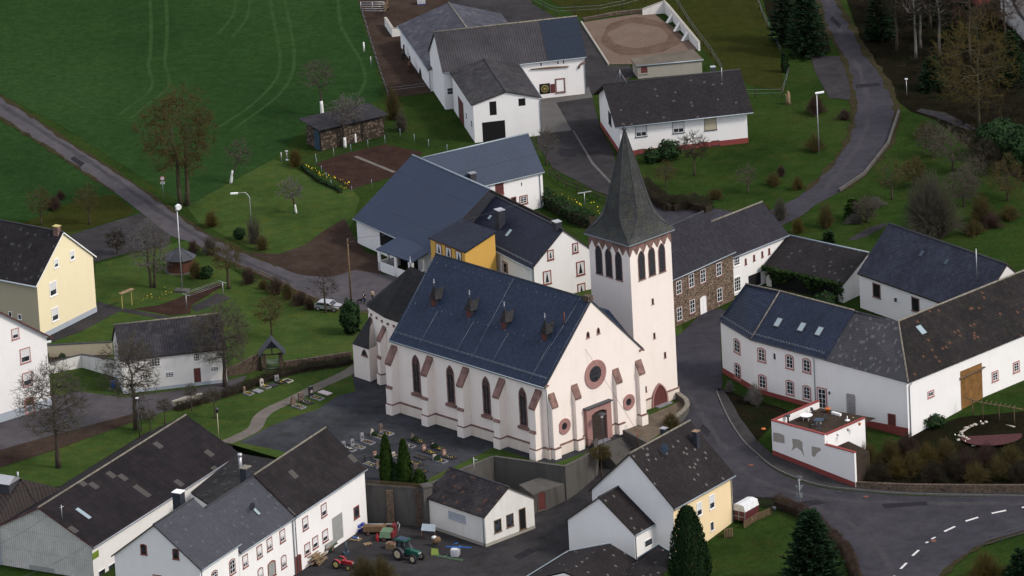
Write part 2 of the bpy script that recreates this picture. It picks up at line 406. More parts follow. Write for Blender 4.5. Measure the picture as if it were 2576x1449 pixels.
# stone wall of the old house
N=NT('brown_rubble_stone');uv=N.uv((1,1,1));vo=N.n('ShaderNodeTexVoronoi',feature='DISTANCE_TO_EDGE');vo.inputs['Scale'].default_value=2.1
mp=N.uv((1,1.6,1));nz=N.noise(mp,1.2,3);wp=N.n('ShaderNodeVectorMath',operation='ADD');N.l(mp,wp.inputs[0]);sc_=N.n('ShaderNodeVectorMath',operation='SCALE');sc_.inputs['Scale'].default_value=.25
cmb=N.n('ShaderNodeCombineXYZ');N.l(nz,cmb.inputs[0]);N.l(nz,cmb.inputs[1]);N.l(cmb.outputs[0],sc_.inputs[0]);N.l(sc_.outputs[0],wp.inputs[1]);N.l(wp.outputs[0],vo.inputs['Vector'])
vc=N.n('ShaderNodeTexVoronoi');vc.inputs['Scale'].default_value=2.1;N.l(wp.outputs[0],vc.inputs['Vector'])
stc=N.ramp(N.n('ShaderNodeSeparateColor').outputs[0],[(0,0),(1,1)])
sp=[x for x in N.t.nodes if x.bl_idname=='ShaderNodeSeparateColor'][0];N.l(vc.outputs['Color'],sp.inputs[0])
scol=N.mix(sp.outputs[0],(.045,.030,.022),(.13,.085,.058))
MT['stone']=N.done(N.mix(N.ramp(vo.outputs[0],[(.03,1),(.075,0)]),scol,(.26,.21,.16)),.9,.2)
N=NT('rough_garden_stone');vo=N.n('ShaderNodeTexVoronoi',feature='DISTANCE_TO_EDGE');vo.inputs['Scale'].default_value=2.4;p=N.pos();N.l(p,vo.inputs['Vector'])
MT['rubble']=N.done(N.mix(N.ramp(vo.outputs[0],[(.02,1),(.09,0)]),N.mix(N.ramp(N.noise(p,1.5,4),[(.3,0),(.7,1)]),(.055,.042,.032),(.14,.10,.075)),(.03,.026,.02)),.95,.2)
# vegetation
def leafmat(name,a,b,sc=.9):
 N=NT(name);p=N.pos();f=N.noise(p,sc,4,.7)
 m_=N.done(N.mix(N.ramp(f,[(.3,0),(.7,1)]),a,b),.8,.05);return m_
MT['bark']=plain('grey_brown_bark',(.055,.043,.032),.95,.35,3)
MT['barkmoss']=plain('mossy_bark',(.052,.046,.024),.95,.35,3)
MT['birch']=plain('pale_birch_bark',(.13,.12,.105),.9,.5,1.2)
MT['limewash']=plain('white_limewashed_bark',(.70,.70,.68),.9,.08,3)
MT['twig']=leafmat('bare_twigs',(.055,.049,.037),(.10,.092,.070))
MT['twigwillow']=leafmat('yellow_brown_twigs',(.052,.042,.016),(.095,.076,.030))
MT['twigyellow']=leafmat('ochre_spring_twigs',(.055,.042,.013),(.10,.075,.024))
MT['twiggrey']=leafmat('grey_twigs',(.09,.082,.075),(.16,.15,.14))
MT['twigred']=leafmat('red_brown_twigs',(.042,.028,.022),(.075,.050,.040))
MT['twigdark']=leafmat('dark_twigs',(.020,.017,.013),(.045,.036,.025))
MT['thuja']=leafmat('thuja_green',(.018,.040,.008),(.042,.075,.014),1.8)
MT['conifer']=leafmat('dark_conifer',(.008,.020,.010),(.020,.042,.018),1.5)
MT['bush']=leafmat('dark_evergreen_bush',(.010,.024,.010),(.022,.046,.016),1.5)
MT['ivy']=leafmat('ivy_green',(.010,.024,.008),(.028,.050,.014),1.2)
MT['yellowflower']=plain('yellow_daffodils',(.75,.55,.03),.8,.2,8)
MT['whiteflower']=plain('white_blossom',(.75,.72,.65),.8,.1,8)
MT['orangeflower']=plain('orange_pansies',(.60,.22,.03),.8,.3,8)
MT['bramble']=leafmat('dry_bramble_and_grass',(.030,.026,.013),(.055,.050,.022),.6)
def paint(name,c,r=.45,v=.12):MT[name]=plain(name+'_paint',c,r,v,2.5,.4)
paint('tractor_green',(.010,.085,.058));paint('tractor_red',(.28,.014,.024));paint('implement_red',(.15,.018,.022),.7);paint('blue',(.010,.030,.28));paint('bright_blue',(.02,.12,.40))
paint('rim_cream',(.48,.42,.30));paint('rim_yellow',(.42,.36,.12));paint('rust',(.15,.055,.03),.9,.4);paint('implement_green',(.10,.17,.10));paint('lime',(.17,.24,.03))
paint('orange',(.48,.13,.03));paint('dish_blue',(.03,.055,.085));paint('sign_red',(.5,.03,.03));paint('trailer_maroon',(.085,.022,.024));paint('plastic_white',(.62,.63,.64));paint('sign_back',(.16,.19,.19))
paint('skin',(.50,.30,.22),.7);paint('hair_brown',(.05,.03,.02),.8);paint('hair_dark',(.015,.012,.012),.8);paint('coat_navy',(.012,.014,.025),.9);paint('coat_beige',(.45,.34,.25),.9);paint('jeans',(.025,.045,.095),.9);paint('trousers_black',(.012,.013,.02),.9);paint('shoes_pale',(.5,.45,.4),.8)
paint('dog_black',(.012,.011,.011),.9);paint('dog_tan',(.28,.15,.07),.9);paint('horse_bay',(.055,.020,.011),.8);paint('horse_dark',(.020,.012,.010),.8)
paint('granite',(.20,.20,.22),.4,.25);paint('granite_dark',(.028,.028,.032),.3,.3);paint('gravestone_brown',(.12,.085,.065),.8,.3);paint('gravestone_pale',(.42,.37,.32),.8,.2);paint('gravestone_red',(.24,.13,.105),.6,.25);paint('slab_pink',(.42,.36,.36),.5,.1)
paint('grave_soil',(.022,.018,.013),.95,.4);paint('candle_red',(.35,.02,.02),.5);paint('brown_tarp',(.14,.085,.045),.9)
# ---------------------------------------------------------------- ground, roads, paths (the setting)
def W0(pts,z=0.0):
 r=[]
 for p in pts:
  q=U(*p,z)if isinstance(p[0],str)else U('P',p[0],p[1],z)
  r.append((q.x,q.y))
 return r
def WH(pts):
 r=[]
 for p in pts:
  q=UH(*p)if isinstance(p[0],str)else UH('P',p[0],p[1])
  r.append((q.x,q.y))
 return r
PL=[(-120,1238),(60,1232),(160,1222),('G',1700,440),('G',2090,555),('H',-60,640),('H',150,765),('H',612,800),('H',640,790),('H',935,655),('H',1155,565),('H',1690,640),('H',1925,520),('H',1935,455),('H',2140,385),('H',2310,455),('I',45,215),('I',45,160),('I',5,125),('H',2552,108),(1716,985),(1716,700),(-120,700)]
PLATEAU[:]=W0(PL)
def smooth_line(pts,n=6):
 pts=[Vector((p[0],p[1],0))for p in pts];o=[]
 for i in range(len(pts)-1):
  p0=pts[max(i-1,0)];p1=pts[i];p2=pts[i+1];p3=pts[min(i+2,len(pts)-1)]
  for j in range(n):
   t=j/n
   q=.5*((2*p1)+(p2-p0)*t+(2*p0-5*p1+4*p2-p3)*t*t+(3*p1-p0-3*p2+p3)*t**3)
   o.append((q.x,q.y))
 o.append((pts[-1].x,pts[-1].y));return o
def drape(poly,dz,hf=H,step=2.5):
 bm=bmesh.new()
 vs=[bm.verts.new((x,y,0))for x,y in poly]
 f=bm.faces.new(vs);f.normal_update()
 if f.normal.z<0:f.normal_flip()
 xs=[p[0]for p in poly];ys=[p[1]for p in poly]
 if min(ys)<Y0:
  cuts=[(Vector((x,0,0)),Vector((1,0,0)))for x in np.arange(2,14.1,3)if min(xs)<x<max(xs)]
  cuts+=[(Vector((0,y,0)),Vector((0,1,0)))for y in([-56.0,-54,-52,-58,-64,-70,-76,-82,-88])if min(ys)<y<max(ys)]
  for co,no in cuts:
   bmesh.ops.bisect_plane(bm,geom=bm.verts[:]+bm.edges[:]+bm.faces[:],plane_co=co,plane_no=no,dist=1e-5)
 bmesh.ops.triangulate(bm,faces=bm.faces[:])
 bm.verts.ensure_lookup_table();bm.verts.index_update()
 mb=MB()
 mb.add([(v.co.x,v.co.y,hf(v.co.x,v.co.y)+dz)for v in bm.verts],[tuple(v.index for v in f.verts)for f in bm.faces])
 bm.free();return mb
def WL(pts):
 keep=PLATEAU[:];PLATEAU[:]=[];r=WH(pts);PLATEAU[:]=keep;return r
def sheet(name,pts,dz,mt,world=False,flat=False,label=None):
 poly=pts if world else(W0(pts)if flat else WH(pts))
 lo_=name in('main_road','farm_courtyard')
 o=structure(drape(poly,dz,(lambda x,y:0.0)if flat else(low if lo_ else H)),name,MT[mt],label);return o
def ribbon(line,width):
 L=[];Rr=[]
 for i in range(len(line)):
  a=Vector(line[max(i-1,0)]);b=Vector(line[min(i+1,len(line)-1)]);d=(b-a).normalized();n=Vector((-d.y,d.x))*width/2
  p=Vector(line[i]);L.append(tuple(p+n));Rr.append(tuple(p-n))
 return L+Rr[::-1]
 # base sheet, broken along the slope lines, out to the horizon
base=MB();gx=[-3000,-400,-200,-120,-80,-40,-10,2,5,8,11,14,20,40,60,80,120,200,400,3000];gy=[-3000,-600,-250,-150,-120,-100,-88,-82,-76,-70,-64,-58,-56,-54,-52,-40,-20,0,40,80,120,200,400,900,4500]
base.add([(x,y,low(x,y)-(.02 if y>-51 else .09))for y in gy for x in gx],[(j*len(gx)+i,j*len(gx)+i+1,(j+1)*len(gx)+i+1,(j+1)*len(gx)+i)for j in range(len(gy)-1)for i in range(len(gx)-1)])
structure(base,'ground',MT['grass'])
tp=[p for p in PLATEAU]
pm=MB();pm.poly([(x,y,-.012)for x,y in PLATEAU])if False else None
structure(drape(PLATEAU,-.008,lambda x,y:0.0),'churchyard_terrace',MT['lawn'])
# fields and lawns
sheet('field',[(-60,-60),(905,-60),(905,40),(935,130),(965,240),(880,290),(760,330),(690,400),(560,470),(470,520),(370,455),(160,320),(0,235),(-60,195)],.0,'field')
sheet('field',[(-60,310),(0,300),(150,395),(290,485),(355,540),(120,560),(-60,545)],.0,'field')
sheet('lawn',[(470,520),(560,470),(690,400),(770,440),(890,480),(905,500),(888,560),(860,600),(780,640),(690,645),(610,615),(500,560)],.002,'lawn')
sheet('lawn',[(60,560),(200,500),(290,490),(345,535),(220,575),(60,600)],.012,'olive')
sheet('lawn',[(240,665),(350,635),(490,600),(600,690),(700,760),(860,800),(895,870),(720,890),(560,770),(300,770),(240,760)],.002,'lawn')
sheet('lawn',[(150,865),(240,800),(300,780),(480,790),(300,830),(280,860)],.003,'lawn')
sheet('paddock_grass',[(1330,-30),(1900,-30),(1960,140),(1975,230),(1890,215),(1800,165),(1740,90),(1680,5),(1460,45)],.0,'olive')
sheet('garden_grass',[(1640,420),(1860,380),(1900,330),(1990,300),(2050,440),(1960,545),(1760,520)],.001,'grass')
# roads
up=[(-80,190),('A',0,725),('A',270,900),('A',500,1060),('A',800,1250),('D',1100,0),('D',1330,160),('D',1530,300),('D',1800,440),('D',2090,560),('D',2250,620),('D',2420,640),('D',2520,640)]
lo=[(-80,245),('A',0,890),('A',220,1030),('A',440,1170),('A',660,1320),('D',860,0),('D',1070,160),('D',1290,330),('D',1440,380),('D',1620,480),('D',1800,560),('D',2100,690),('D',2400,820),('D',2576,890),('E',240,905)]
sheet('village_road',smooth_line(WH(up),4)+[tuple(p)for p in WH([('E',100,590),('E',420,640),('E',440,700)])]+smooth_line(WH(lo[::-1]),4),.03,'asphalt',True)
sheet('driveway',[('D',530,325),('D',800,240),('D',1060,162),('D',1290,330),('D',1250,400),('D',1000,452),('D',715,530),('D',600,420)],.024,'asphalt2')
sheet('farmyard_dirt',[('D',1880,455),('D',2100,470),('D',2300,400),('D',2450,290),('D',2600,200),('E',90,330),('E',180,450),('E',320,500),('E',300,660),('E',20,640),('D',2500,650),('D',2250,620),('D',2090,560)],.018,'dirt')
tl=[('C',1000,-60),('C',1050,120),('C',1090,230),('C',1200,420),('C',1265,620),('C',1288,850),('C',1240,1050),('C',1130,1230),('C',920,1449),('F',790,80),('F',560,160),('F',200,120),('E',2400,60),('E',2240,-20)]
tr=[('C',1130,-60),('C',1190,60),('C',1280,210),('C',1380,400),('C',1500,560),('C',1590,740),('C',1610,900),('C',1560,1080),('C',1380,1300),('C',1180,1449),('F',1000,100),('F',860,200),('F',500,330),('E',2560,270),('E',2300,160)]
sheet('hill_road',smooth_line(WH(tl),4)+smooth_line(WH(tr),4)[::-1],.03,'asphalt3',True)
sheet('gravel_layby',[('C',960,420),('C',1190,425),('C',1262,620),('C',1283,760),('C',1190,745),('C',1110,740),('C',1050,640),('C',1000,540)],.02,'asphalt2')
sheet('farm_drive',[(1150,-40),(1316,-40),(1340,10),(1395,43),(1458,57),(1529,165),(1584,165),(1600,188),(1560,214),(1489,240),(1509,320),(1545,385),(1552,450),(1600,500),(1700,560),(1760,590),(1700,620),(1640,600),(1520,490),(1392,425),(1372,395),(1352,360),(1350,330),(1300,330),(1100,190),(1100,60)],.016,'asphalt2')
sheet('paved_forecourt',[('B',1490,700),('B',1838,676),('B',1865,655),('B',1898,735),('B',1622,775),('B',1738,985),('B',1490,1012)],.024,'paving')
sheet('paved_forecourt',[('B',1745,985),('B',1755,985),('B',1905,1230),('B',2045,1380),('B',2035,1392),('B',1890,1240)],.024,'paving')
sheet('riding_arena',[(1462,57),(1530,162),(1586,162),(1760,124),(1640,30),(1600,36)],.024,'sand')
c0=U('P',1607,86);ring=[]
for k in range(49):
 a=2*math.pi*k/48;w_=1+.05*math.sin(3*a+1)+.03*math.sin(7*a);px=1610+100*w_*math.cos(a);py=93+47*w_*math.sin(a);q=U('P',px,py);ring.append((q.x,q.y))
rm=MB()
inn=[U('P',1605+(74+4*math.sin(k*.8))*math.cos(2*math.pi*k/48),90+(30+2*math.sin(k*.6))*math.sin(2*math.pi*k/48))for k in range(49)]
for k in range(48):rm.quad((*ring[k],.032),(*ring[k+1],.032),(inn[k+1].x,inn[k+1].y,.032),(inn[k].x,inn[k].y,.032))
structure(rm,'hoof_track',MT['sanddark'])
sheet('horse_paddock',[(895,-30),(1000,-30),('B',350,90),('B',330,200),('B',390,275),('B',470,270),('B',560,500),('B',690,700),('B',360,740),('B',230,330),('B',150,90)],.014,'dirt')
sheet('muddy_yard',[('B',360,-60),('B',900,-60),('B',870,30),('B',600,110),('B',400,260),('B',330,120)],.012,'dirt')
sheet('vegetable_plot',[('A',2385,1235),('A',2576,1165),('B',330,1090),('B',620,1150),('B',400,1330),('B',70,1430),('A',2500,1330)],.012,'soil')
gp=U('B',105,1180);gq=U('B',400,1300)
structure(drape(ribbon([(gp.x,gp.y),(gq.x,gq.y)],.6),.022),'plot_path',MT['path'])
# main road right of the church and its junction
rl=[(1697,850),(1700,1000),('H',2560,108),('I',20,115),('I',55,180),('H',2420,420),('H',2300,480),('H',2250,560),('I',0,700),('I',250,900),('I',420,940),('I',520,850),('I',690,862),('I',900,930),('I',1080,1090),('I',1250,1260),('I',1345,1500)]
rr=[('I',1900,1500),('I',2100,1320),('I',2300,1205),('I',2650,1090),('I',2650,865),('I',2300,852),('I',1700,845),('I',1300,812),('I',1080,790),('I',900,745),('I',690,650),('I',560,540),('I',450,430),('I',380,320),('I',320,220),('I',260,90),('F',300,1449),('F',285,1100),('F',330,900),('F',180,900),('F',60,1000),('F',0,1060)]
sheet('main_road',WL(rl)+smooth_line(WL(rr),3),.03,'asphalt3',True)
kl=smooth_line(WH([('I',262,60),('I',330,220),('I',450,415),('I',560,522),('I',690,630),('I',900,725),('I',1080,772),('I',1300,796),('I',1700,826),('I',2650,846)]),5)
wl=WH([('I',2650,820),('I',2000,812),('I',1320,784),('I',1180,745),('I',980,660),('I',680,540),('I',560,430),('I',420,240),('I',305,40)])
sheet('pavement',kl+wl,.12,'asphalt2',True)
kb=MB()
for i in range(len(kl)-1):
 (x0,y0),(x1,y1)=kl[i],kl[i+1];d=Vector((x1-x0,y1-y0,0)).normalized();n=Vector((d.y,-d.x,0))*.16
 a=Vector((x0,y0,H(x0,y0)-.1));b=Vector((x1,y1,H(x1,y1)-.1));t=Vector((0,0,.24))
 kb.add([a,b,b+n,a+n,a+t,b+t,b+n+t,a+n+t],[(0,1,5,4),(1,2,6,5),(2,3,7,6),(3,0,4,7),(4,5,6,7)])
structure(kb,'kerb',MT['kerb'])
mk=MB()
def dash(a,b,wd=.16):
 p=UH('I',*a);q=UH('I',*b);d=(q-p);d.z=0;d.normalize();n=Vector((-d.y,d.x,0))*wd
 zz=Vector((0,0,.042));P4=[p+n,p-n,q-n,q+n]
 mk.poly([Vector((v.x,v.y,H(v.x,v.y)+.042))for v in P4][::1])
for a,b in(((2560,935),(2650,915)),((2332,978),(2442,955)),((2135,1037),(2230,1008)),((1975,1115),(2055,1077)),((1878,1172),(1908,1157)),((1835,1202),(1852,1192)),((1735,1298),(1782,1255)),((1645,1397),(1690,1352)),((1560,1500),(1600,1450))):dash(a,b)
structure(mk,'road_marking',MT['marking'])
for c_ in(('I',513,612),('I',1383,850),('I',1893,1185)):
 q=UH(*c_);g=MB();g.cyl((q.x,q.y,H(q.x,q.y)+.02),.36,.03,16)
 o=single(g,'manhole_cover',MT['rust'],None,'manhole','iron manhole covers in the road')
 o['label']={513:'rusty round manhole cover in the road beside the peeling terrace wall',1383:'dark manhole cover near the kerb below the overgrown bank',1893:'reddish manhole cover beside the dashed road line'}[c_[1]]
 # lower yard, lanes, street on the left
sheet('farm_courtyard',WL([(560,1500),(700,1470),(735,1400),('H',-20,1180),('H',150,1060),('H',640,1070),('H',1430,960),('H',1660,840),('H',1700,840),('H',1930,560),('H',2250,480),('H',2400,700),('H',1900,1000),('H',1700,1270),('H',1400,1449),('H',1200,1600)]),.02,'asphalt2',True)
sheet('left_street',[(-60,1068),(60,1040),(110,1000),(200,985),(310,1000),(500,975),(620,945),(600,985),(430,1030),(340,1060),(130,1135),(-60,1195)],.02,'asphalt')
sheet('dirt_verge',[(-60,1150),(130,1095),(340,1040),(345,1058),(130,1135),(-60,1195)],.028,'dirt')
sheet('garden_path',[('D',730,825),('D',900,870),('D',1290,945),('D',1250,965),('D',900,900),('D',620,1050),('D',400,1130),('D',350,1120),('D',400,1060),('D',730,905)],.02,'asphalt2')
sheet('garden_bed',[('D',1200,855),('D',1640,690),('D',1700,700),('D',1440,860),('D',1440,915),('D',1300,935),('D',1000,880)],.014,'soil')
sheet('washing_patch',[('D',1440,870),('D',1640,765),('D',1755,800),('D',1480,905)],.018,'asphalt2')
sheet('garden_bed',[('D',330,1240),('D',620,1200),('D',860,1240),('D',610,1270),('D',340,1330)],.01,'soil')
# churchyard gravel and path
sheet('churchyard_gravel',[(603,1113),(680,1072),(758,1042),(800,1030),(850,995),(895,985),(885,940),(930,925),(1010,930),(1420,1100),(1380,1165),(1320,1150),(1245,1124),(1160,1165),(1085,1200),(1062,1222),(906,1214),(880,1140),(720,1138),(690,1130)],.004,'gravel',flat=True)
gr=MB()
for pts in([(1372,1162),(1420,1140),(1500,1116),(1502,1128),(1380,1170)],[(1250,1113),(1365,1152),(1362,1160),(1245,1124)]):
 for tri in[W0(pts)]:gr.poly([(x,y,.006)for x,y in tri])
structure(gr,'gravel_drip_strip',MT['gravel'])
pl=smooth_line(W0([(905,918),(870,940),(800,972),(735,1005),(680,1030),(655,1050),(640,1078),(600,1100),(560,1116)]),5)
structure(drape(ribbon(pl,1.9),.012),'sandy_path',MT['path'])
sheet('lawn_wedge',[(818,985),(845,955),(885,945),(888,985),(850,992)],.010,'lawn',flat=True)
sheet('pebble_bed',[('H',2085,340),('H',2300,245),('H',2500,160),('H',2540,130),('I',5,150),('I',25,210),('H',2480,320),('H',2310,440),('H',2140,375)],.006,'pebble',flat=True)
sheet('porch_paving',[('H',1830,420),('H',2030,355),('H',2140,385),('H',2130,400),('H',1935,455)],.007,'asphalt2',flat=True)
# tyre tracks pressed into the field
TR=[[('A',1130,-40),('A',1140,200),('A',1135,400),('A',1120,500),('A',1150,620),('A',1120,700),('A',1000,790),('A',900,870)],[('A',1250,-40),('A',1262,200),('A',1250,400),('A',1245,480),('A',1275,600),('A',1250,680),('A',1110,790),('A',980,900)],[('A',2030,-40),('A',2075,200),('A',2110,400),('A',2100,560),('A',2010,690),('A',1850,830),('A',1650,960)],[('A',2140,-40),('A',2190,200),('A',2220,400),('A',2200,570),('A',2110,710),('A',1950,840),('A',1750,980)],[('A',1780,-40),('A',1755,120),('A',1640,260)],[('A',1890,-40),('A',1860,140),('A',1750,280)],[('A',2550,-20),('A',2576,200),('B',140,450),('B',180,600),('B',130,720)]]
tk=MB()
for t in TR:
 ln=smooth_line(W0(t),6)
 for i in range(len(ln)-1):
  a,b=Vector(ln[i]),Vector(ln[i+1]);d=(b-a).normalized();n=Vector((-d.y,d.x))*.28
  tk.quad((*(a+n),.012),(*(a-n),.012),(*(b-n),.012),(*(b+n),.012))
structure(tk,'tyre_tracks',MT['track'])
sheet('woodland_floor',[(2110,-60),(2700,-60),(2700,520),(2500,420),(2350,300),(2290,280),(2265,260),(2210,190),(2160,90)],.006,'litter')
sheet('woodland_floor',[(1905,-60),(2045,-60),(2075,60),(2090,130),(2040,150),(1960,100),(1930,40)],.008,'litter')
sheet('woodland_path',[('C',1760,840),('C',1800,820),('C',1980,850),('C',2220,970),('C',2160,985),('C',1900,880)],.02,'asphalt2')
sheet('overgrown_bank',[('I',1330,640),('I',1700,380),('I',2100,250),('I',2650,200),('I',2650,830),('I',1330,785)],.03,'litter')
sheet('garden_path',[('F',1250,358),('F',1400,270),('F',1540,232),('F',1540,255),('F',1380,340),('F',1290,365)],.014,'asphalt2')
sheet('house_border',[('I',262,30),('I',330,205),('I',440,395),('I',560,430),('I',690,300),('I',800,205),('I',560,130)],.05,'litter')
# worn edges, repairs and drains that break up the asphalt
rnd=random.Random(77)
def verge(name,line,w0_,w1_,mt,dz=.036):
 ln=smooth_line(line,26);m_=MB();ph=rnd.uniform(0,6)
 off=[]
 for i in range(len(ln)):
  a=Vector(ln[max(i-1,0)]);b=Vector(ln[min(i+1,len(ln)-1)]);d=(b-a).normalized();n=Vector((-d.y,d.x));wv=(w0_+w1_)*.42+(w1_-w0_)*.3*(math.sin(i*.31+ph+1.5*math.sin(i*.13))+.4*math.sin(i*.83+ph))+rnd.uniform(-.035,.035)
  off.append((Vector(ln[i])+n*wv,Vector(ln[i])-n*max(.05,wv*(.7+.3*math.sin(i*.47+ph)))))
 for(a,b),(c,d)in zip(off[:-1],off[1:]):m_.quad((*a,low(*a)+dz),(*b,low(*b)+dz),(*d,low(*d)+dz),(*c,low(*c)+dz))
 return structure(m_,name,MT[mt])
verge('road_verge',WH(up[:-3]),.15,.7,'verge');verge('road_verge',WH(lo[:6]),.15,.7,'verge');verge('road_verge',WH(lo[8:-1]),.15,.6,'verge');verge('road_verge',WH(tl[:9]),.2,.8,'verge');verge('road_verge',WH(tr[:10]),.3,1.0,'verge')
verge('road_verge',WL([('I',690,862),('I',900,930),('I',1080,1090),('I',1250,1260),('I',1345,1500)]),.2,.7,'verge');verge('road_verge',WL([('I',1900,1500),('I',2100,1320),('I',2300,1205),('I',2650,1090)]),.2,.8,'verge')
MT['repair']=ground('dark_tar_repair',[(.022,.021,.025),(.029,.028,.032)],.4,4,fineamt=.3,bump=.1);MT['worn']=ground('worn_pale_asphalt',[(.048,.046,.052),(.058,.055,.062)],.3,3,fineamt=.35,bump=.1)
for pts in([('I',150,300),('I',215,360),('I',190,400),('I',130,345)],[('I',760,905),('I',1010,875),('I',1090,900),('I',860,940)],[('I',1500,905),('I',1840,890),('I',1850,915),('I',1520,940)],[('C',1300,640),('C',1480,625),('C',1500,650),('C',1310,668)],[('C',1130,120),('C',1200,190),('C',1180,215),('C',1110,150)],[('B',1640,1120),('B',1760,1130),('B',1780,1190),('B',1650,1180)],[('H',1300,1300),('H',1420,1240),('H',1470,1265),('H',1340,1330)],[('D',1560,430),('D',1640,470),('D',1600,490),('D',1520,445)],[('A',560,1180),('A',640,1235),('A',610,1260),('A',530,1200)]):structure(drape(WL(pts),.038,low),'tar_repair',MT['repair'])
for ln in([('I',30,60),('I',170,290),('I',330,500),('I',500,690),('I',760,800),('I',1200,880),('I',1800,905),('I',2600,905)],[('I',600,815),('I',1000,930),('I',1400,1160),('I',1600,1460)],[('C',1075,-40),('C',1190,260),('C',1340,560),('C',1400,860),('C',1320,1100),('C',1080,1420)],[('A',0,790),('A',500,1110),('A',900,1380),('D',1250,180),('D',1700,460),('D',2200,680)]):verge('worn_wheel_path',WL(ln),.35,.75,'worn',.0345)
for i,(x,y,lab)in enumerate(((560,540,'grey drain grate at the kerb before the peeling wall'),(1180,800,'grey drain grate at the kerb beside the bank wall'),(2100,842,'grey drain grate at the kerb near the right edge'))):q=UH('I',x,y);m_=MB();m_.cbox((q.x,q.y-.5,low(q.x,q.y-.5)+.02),.5,.4,.03,R(-30));single(m_,'drain_grate',MT['darkmetal'],lab,'drain','drain grates along the kerb')
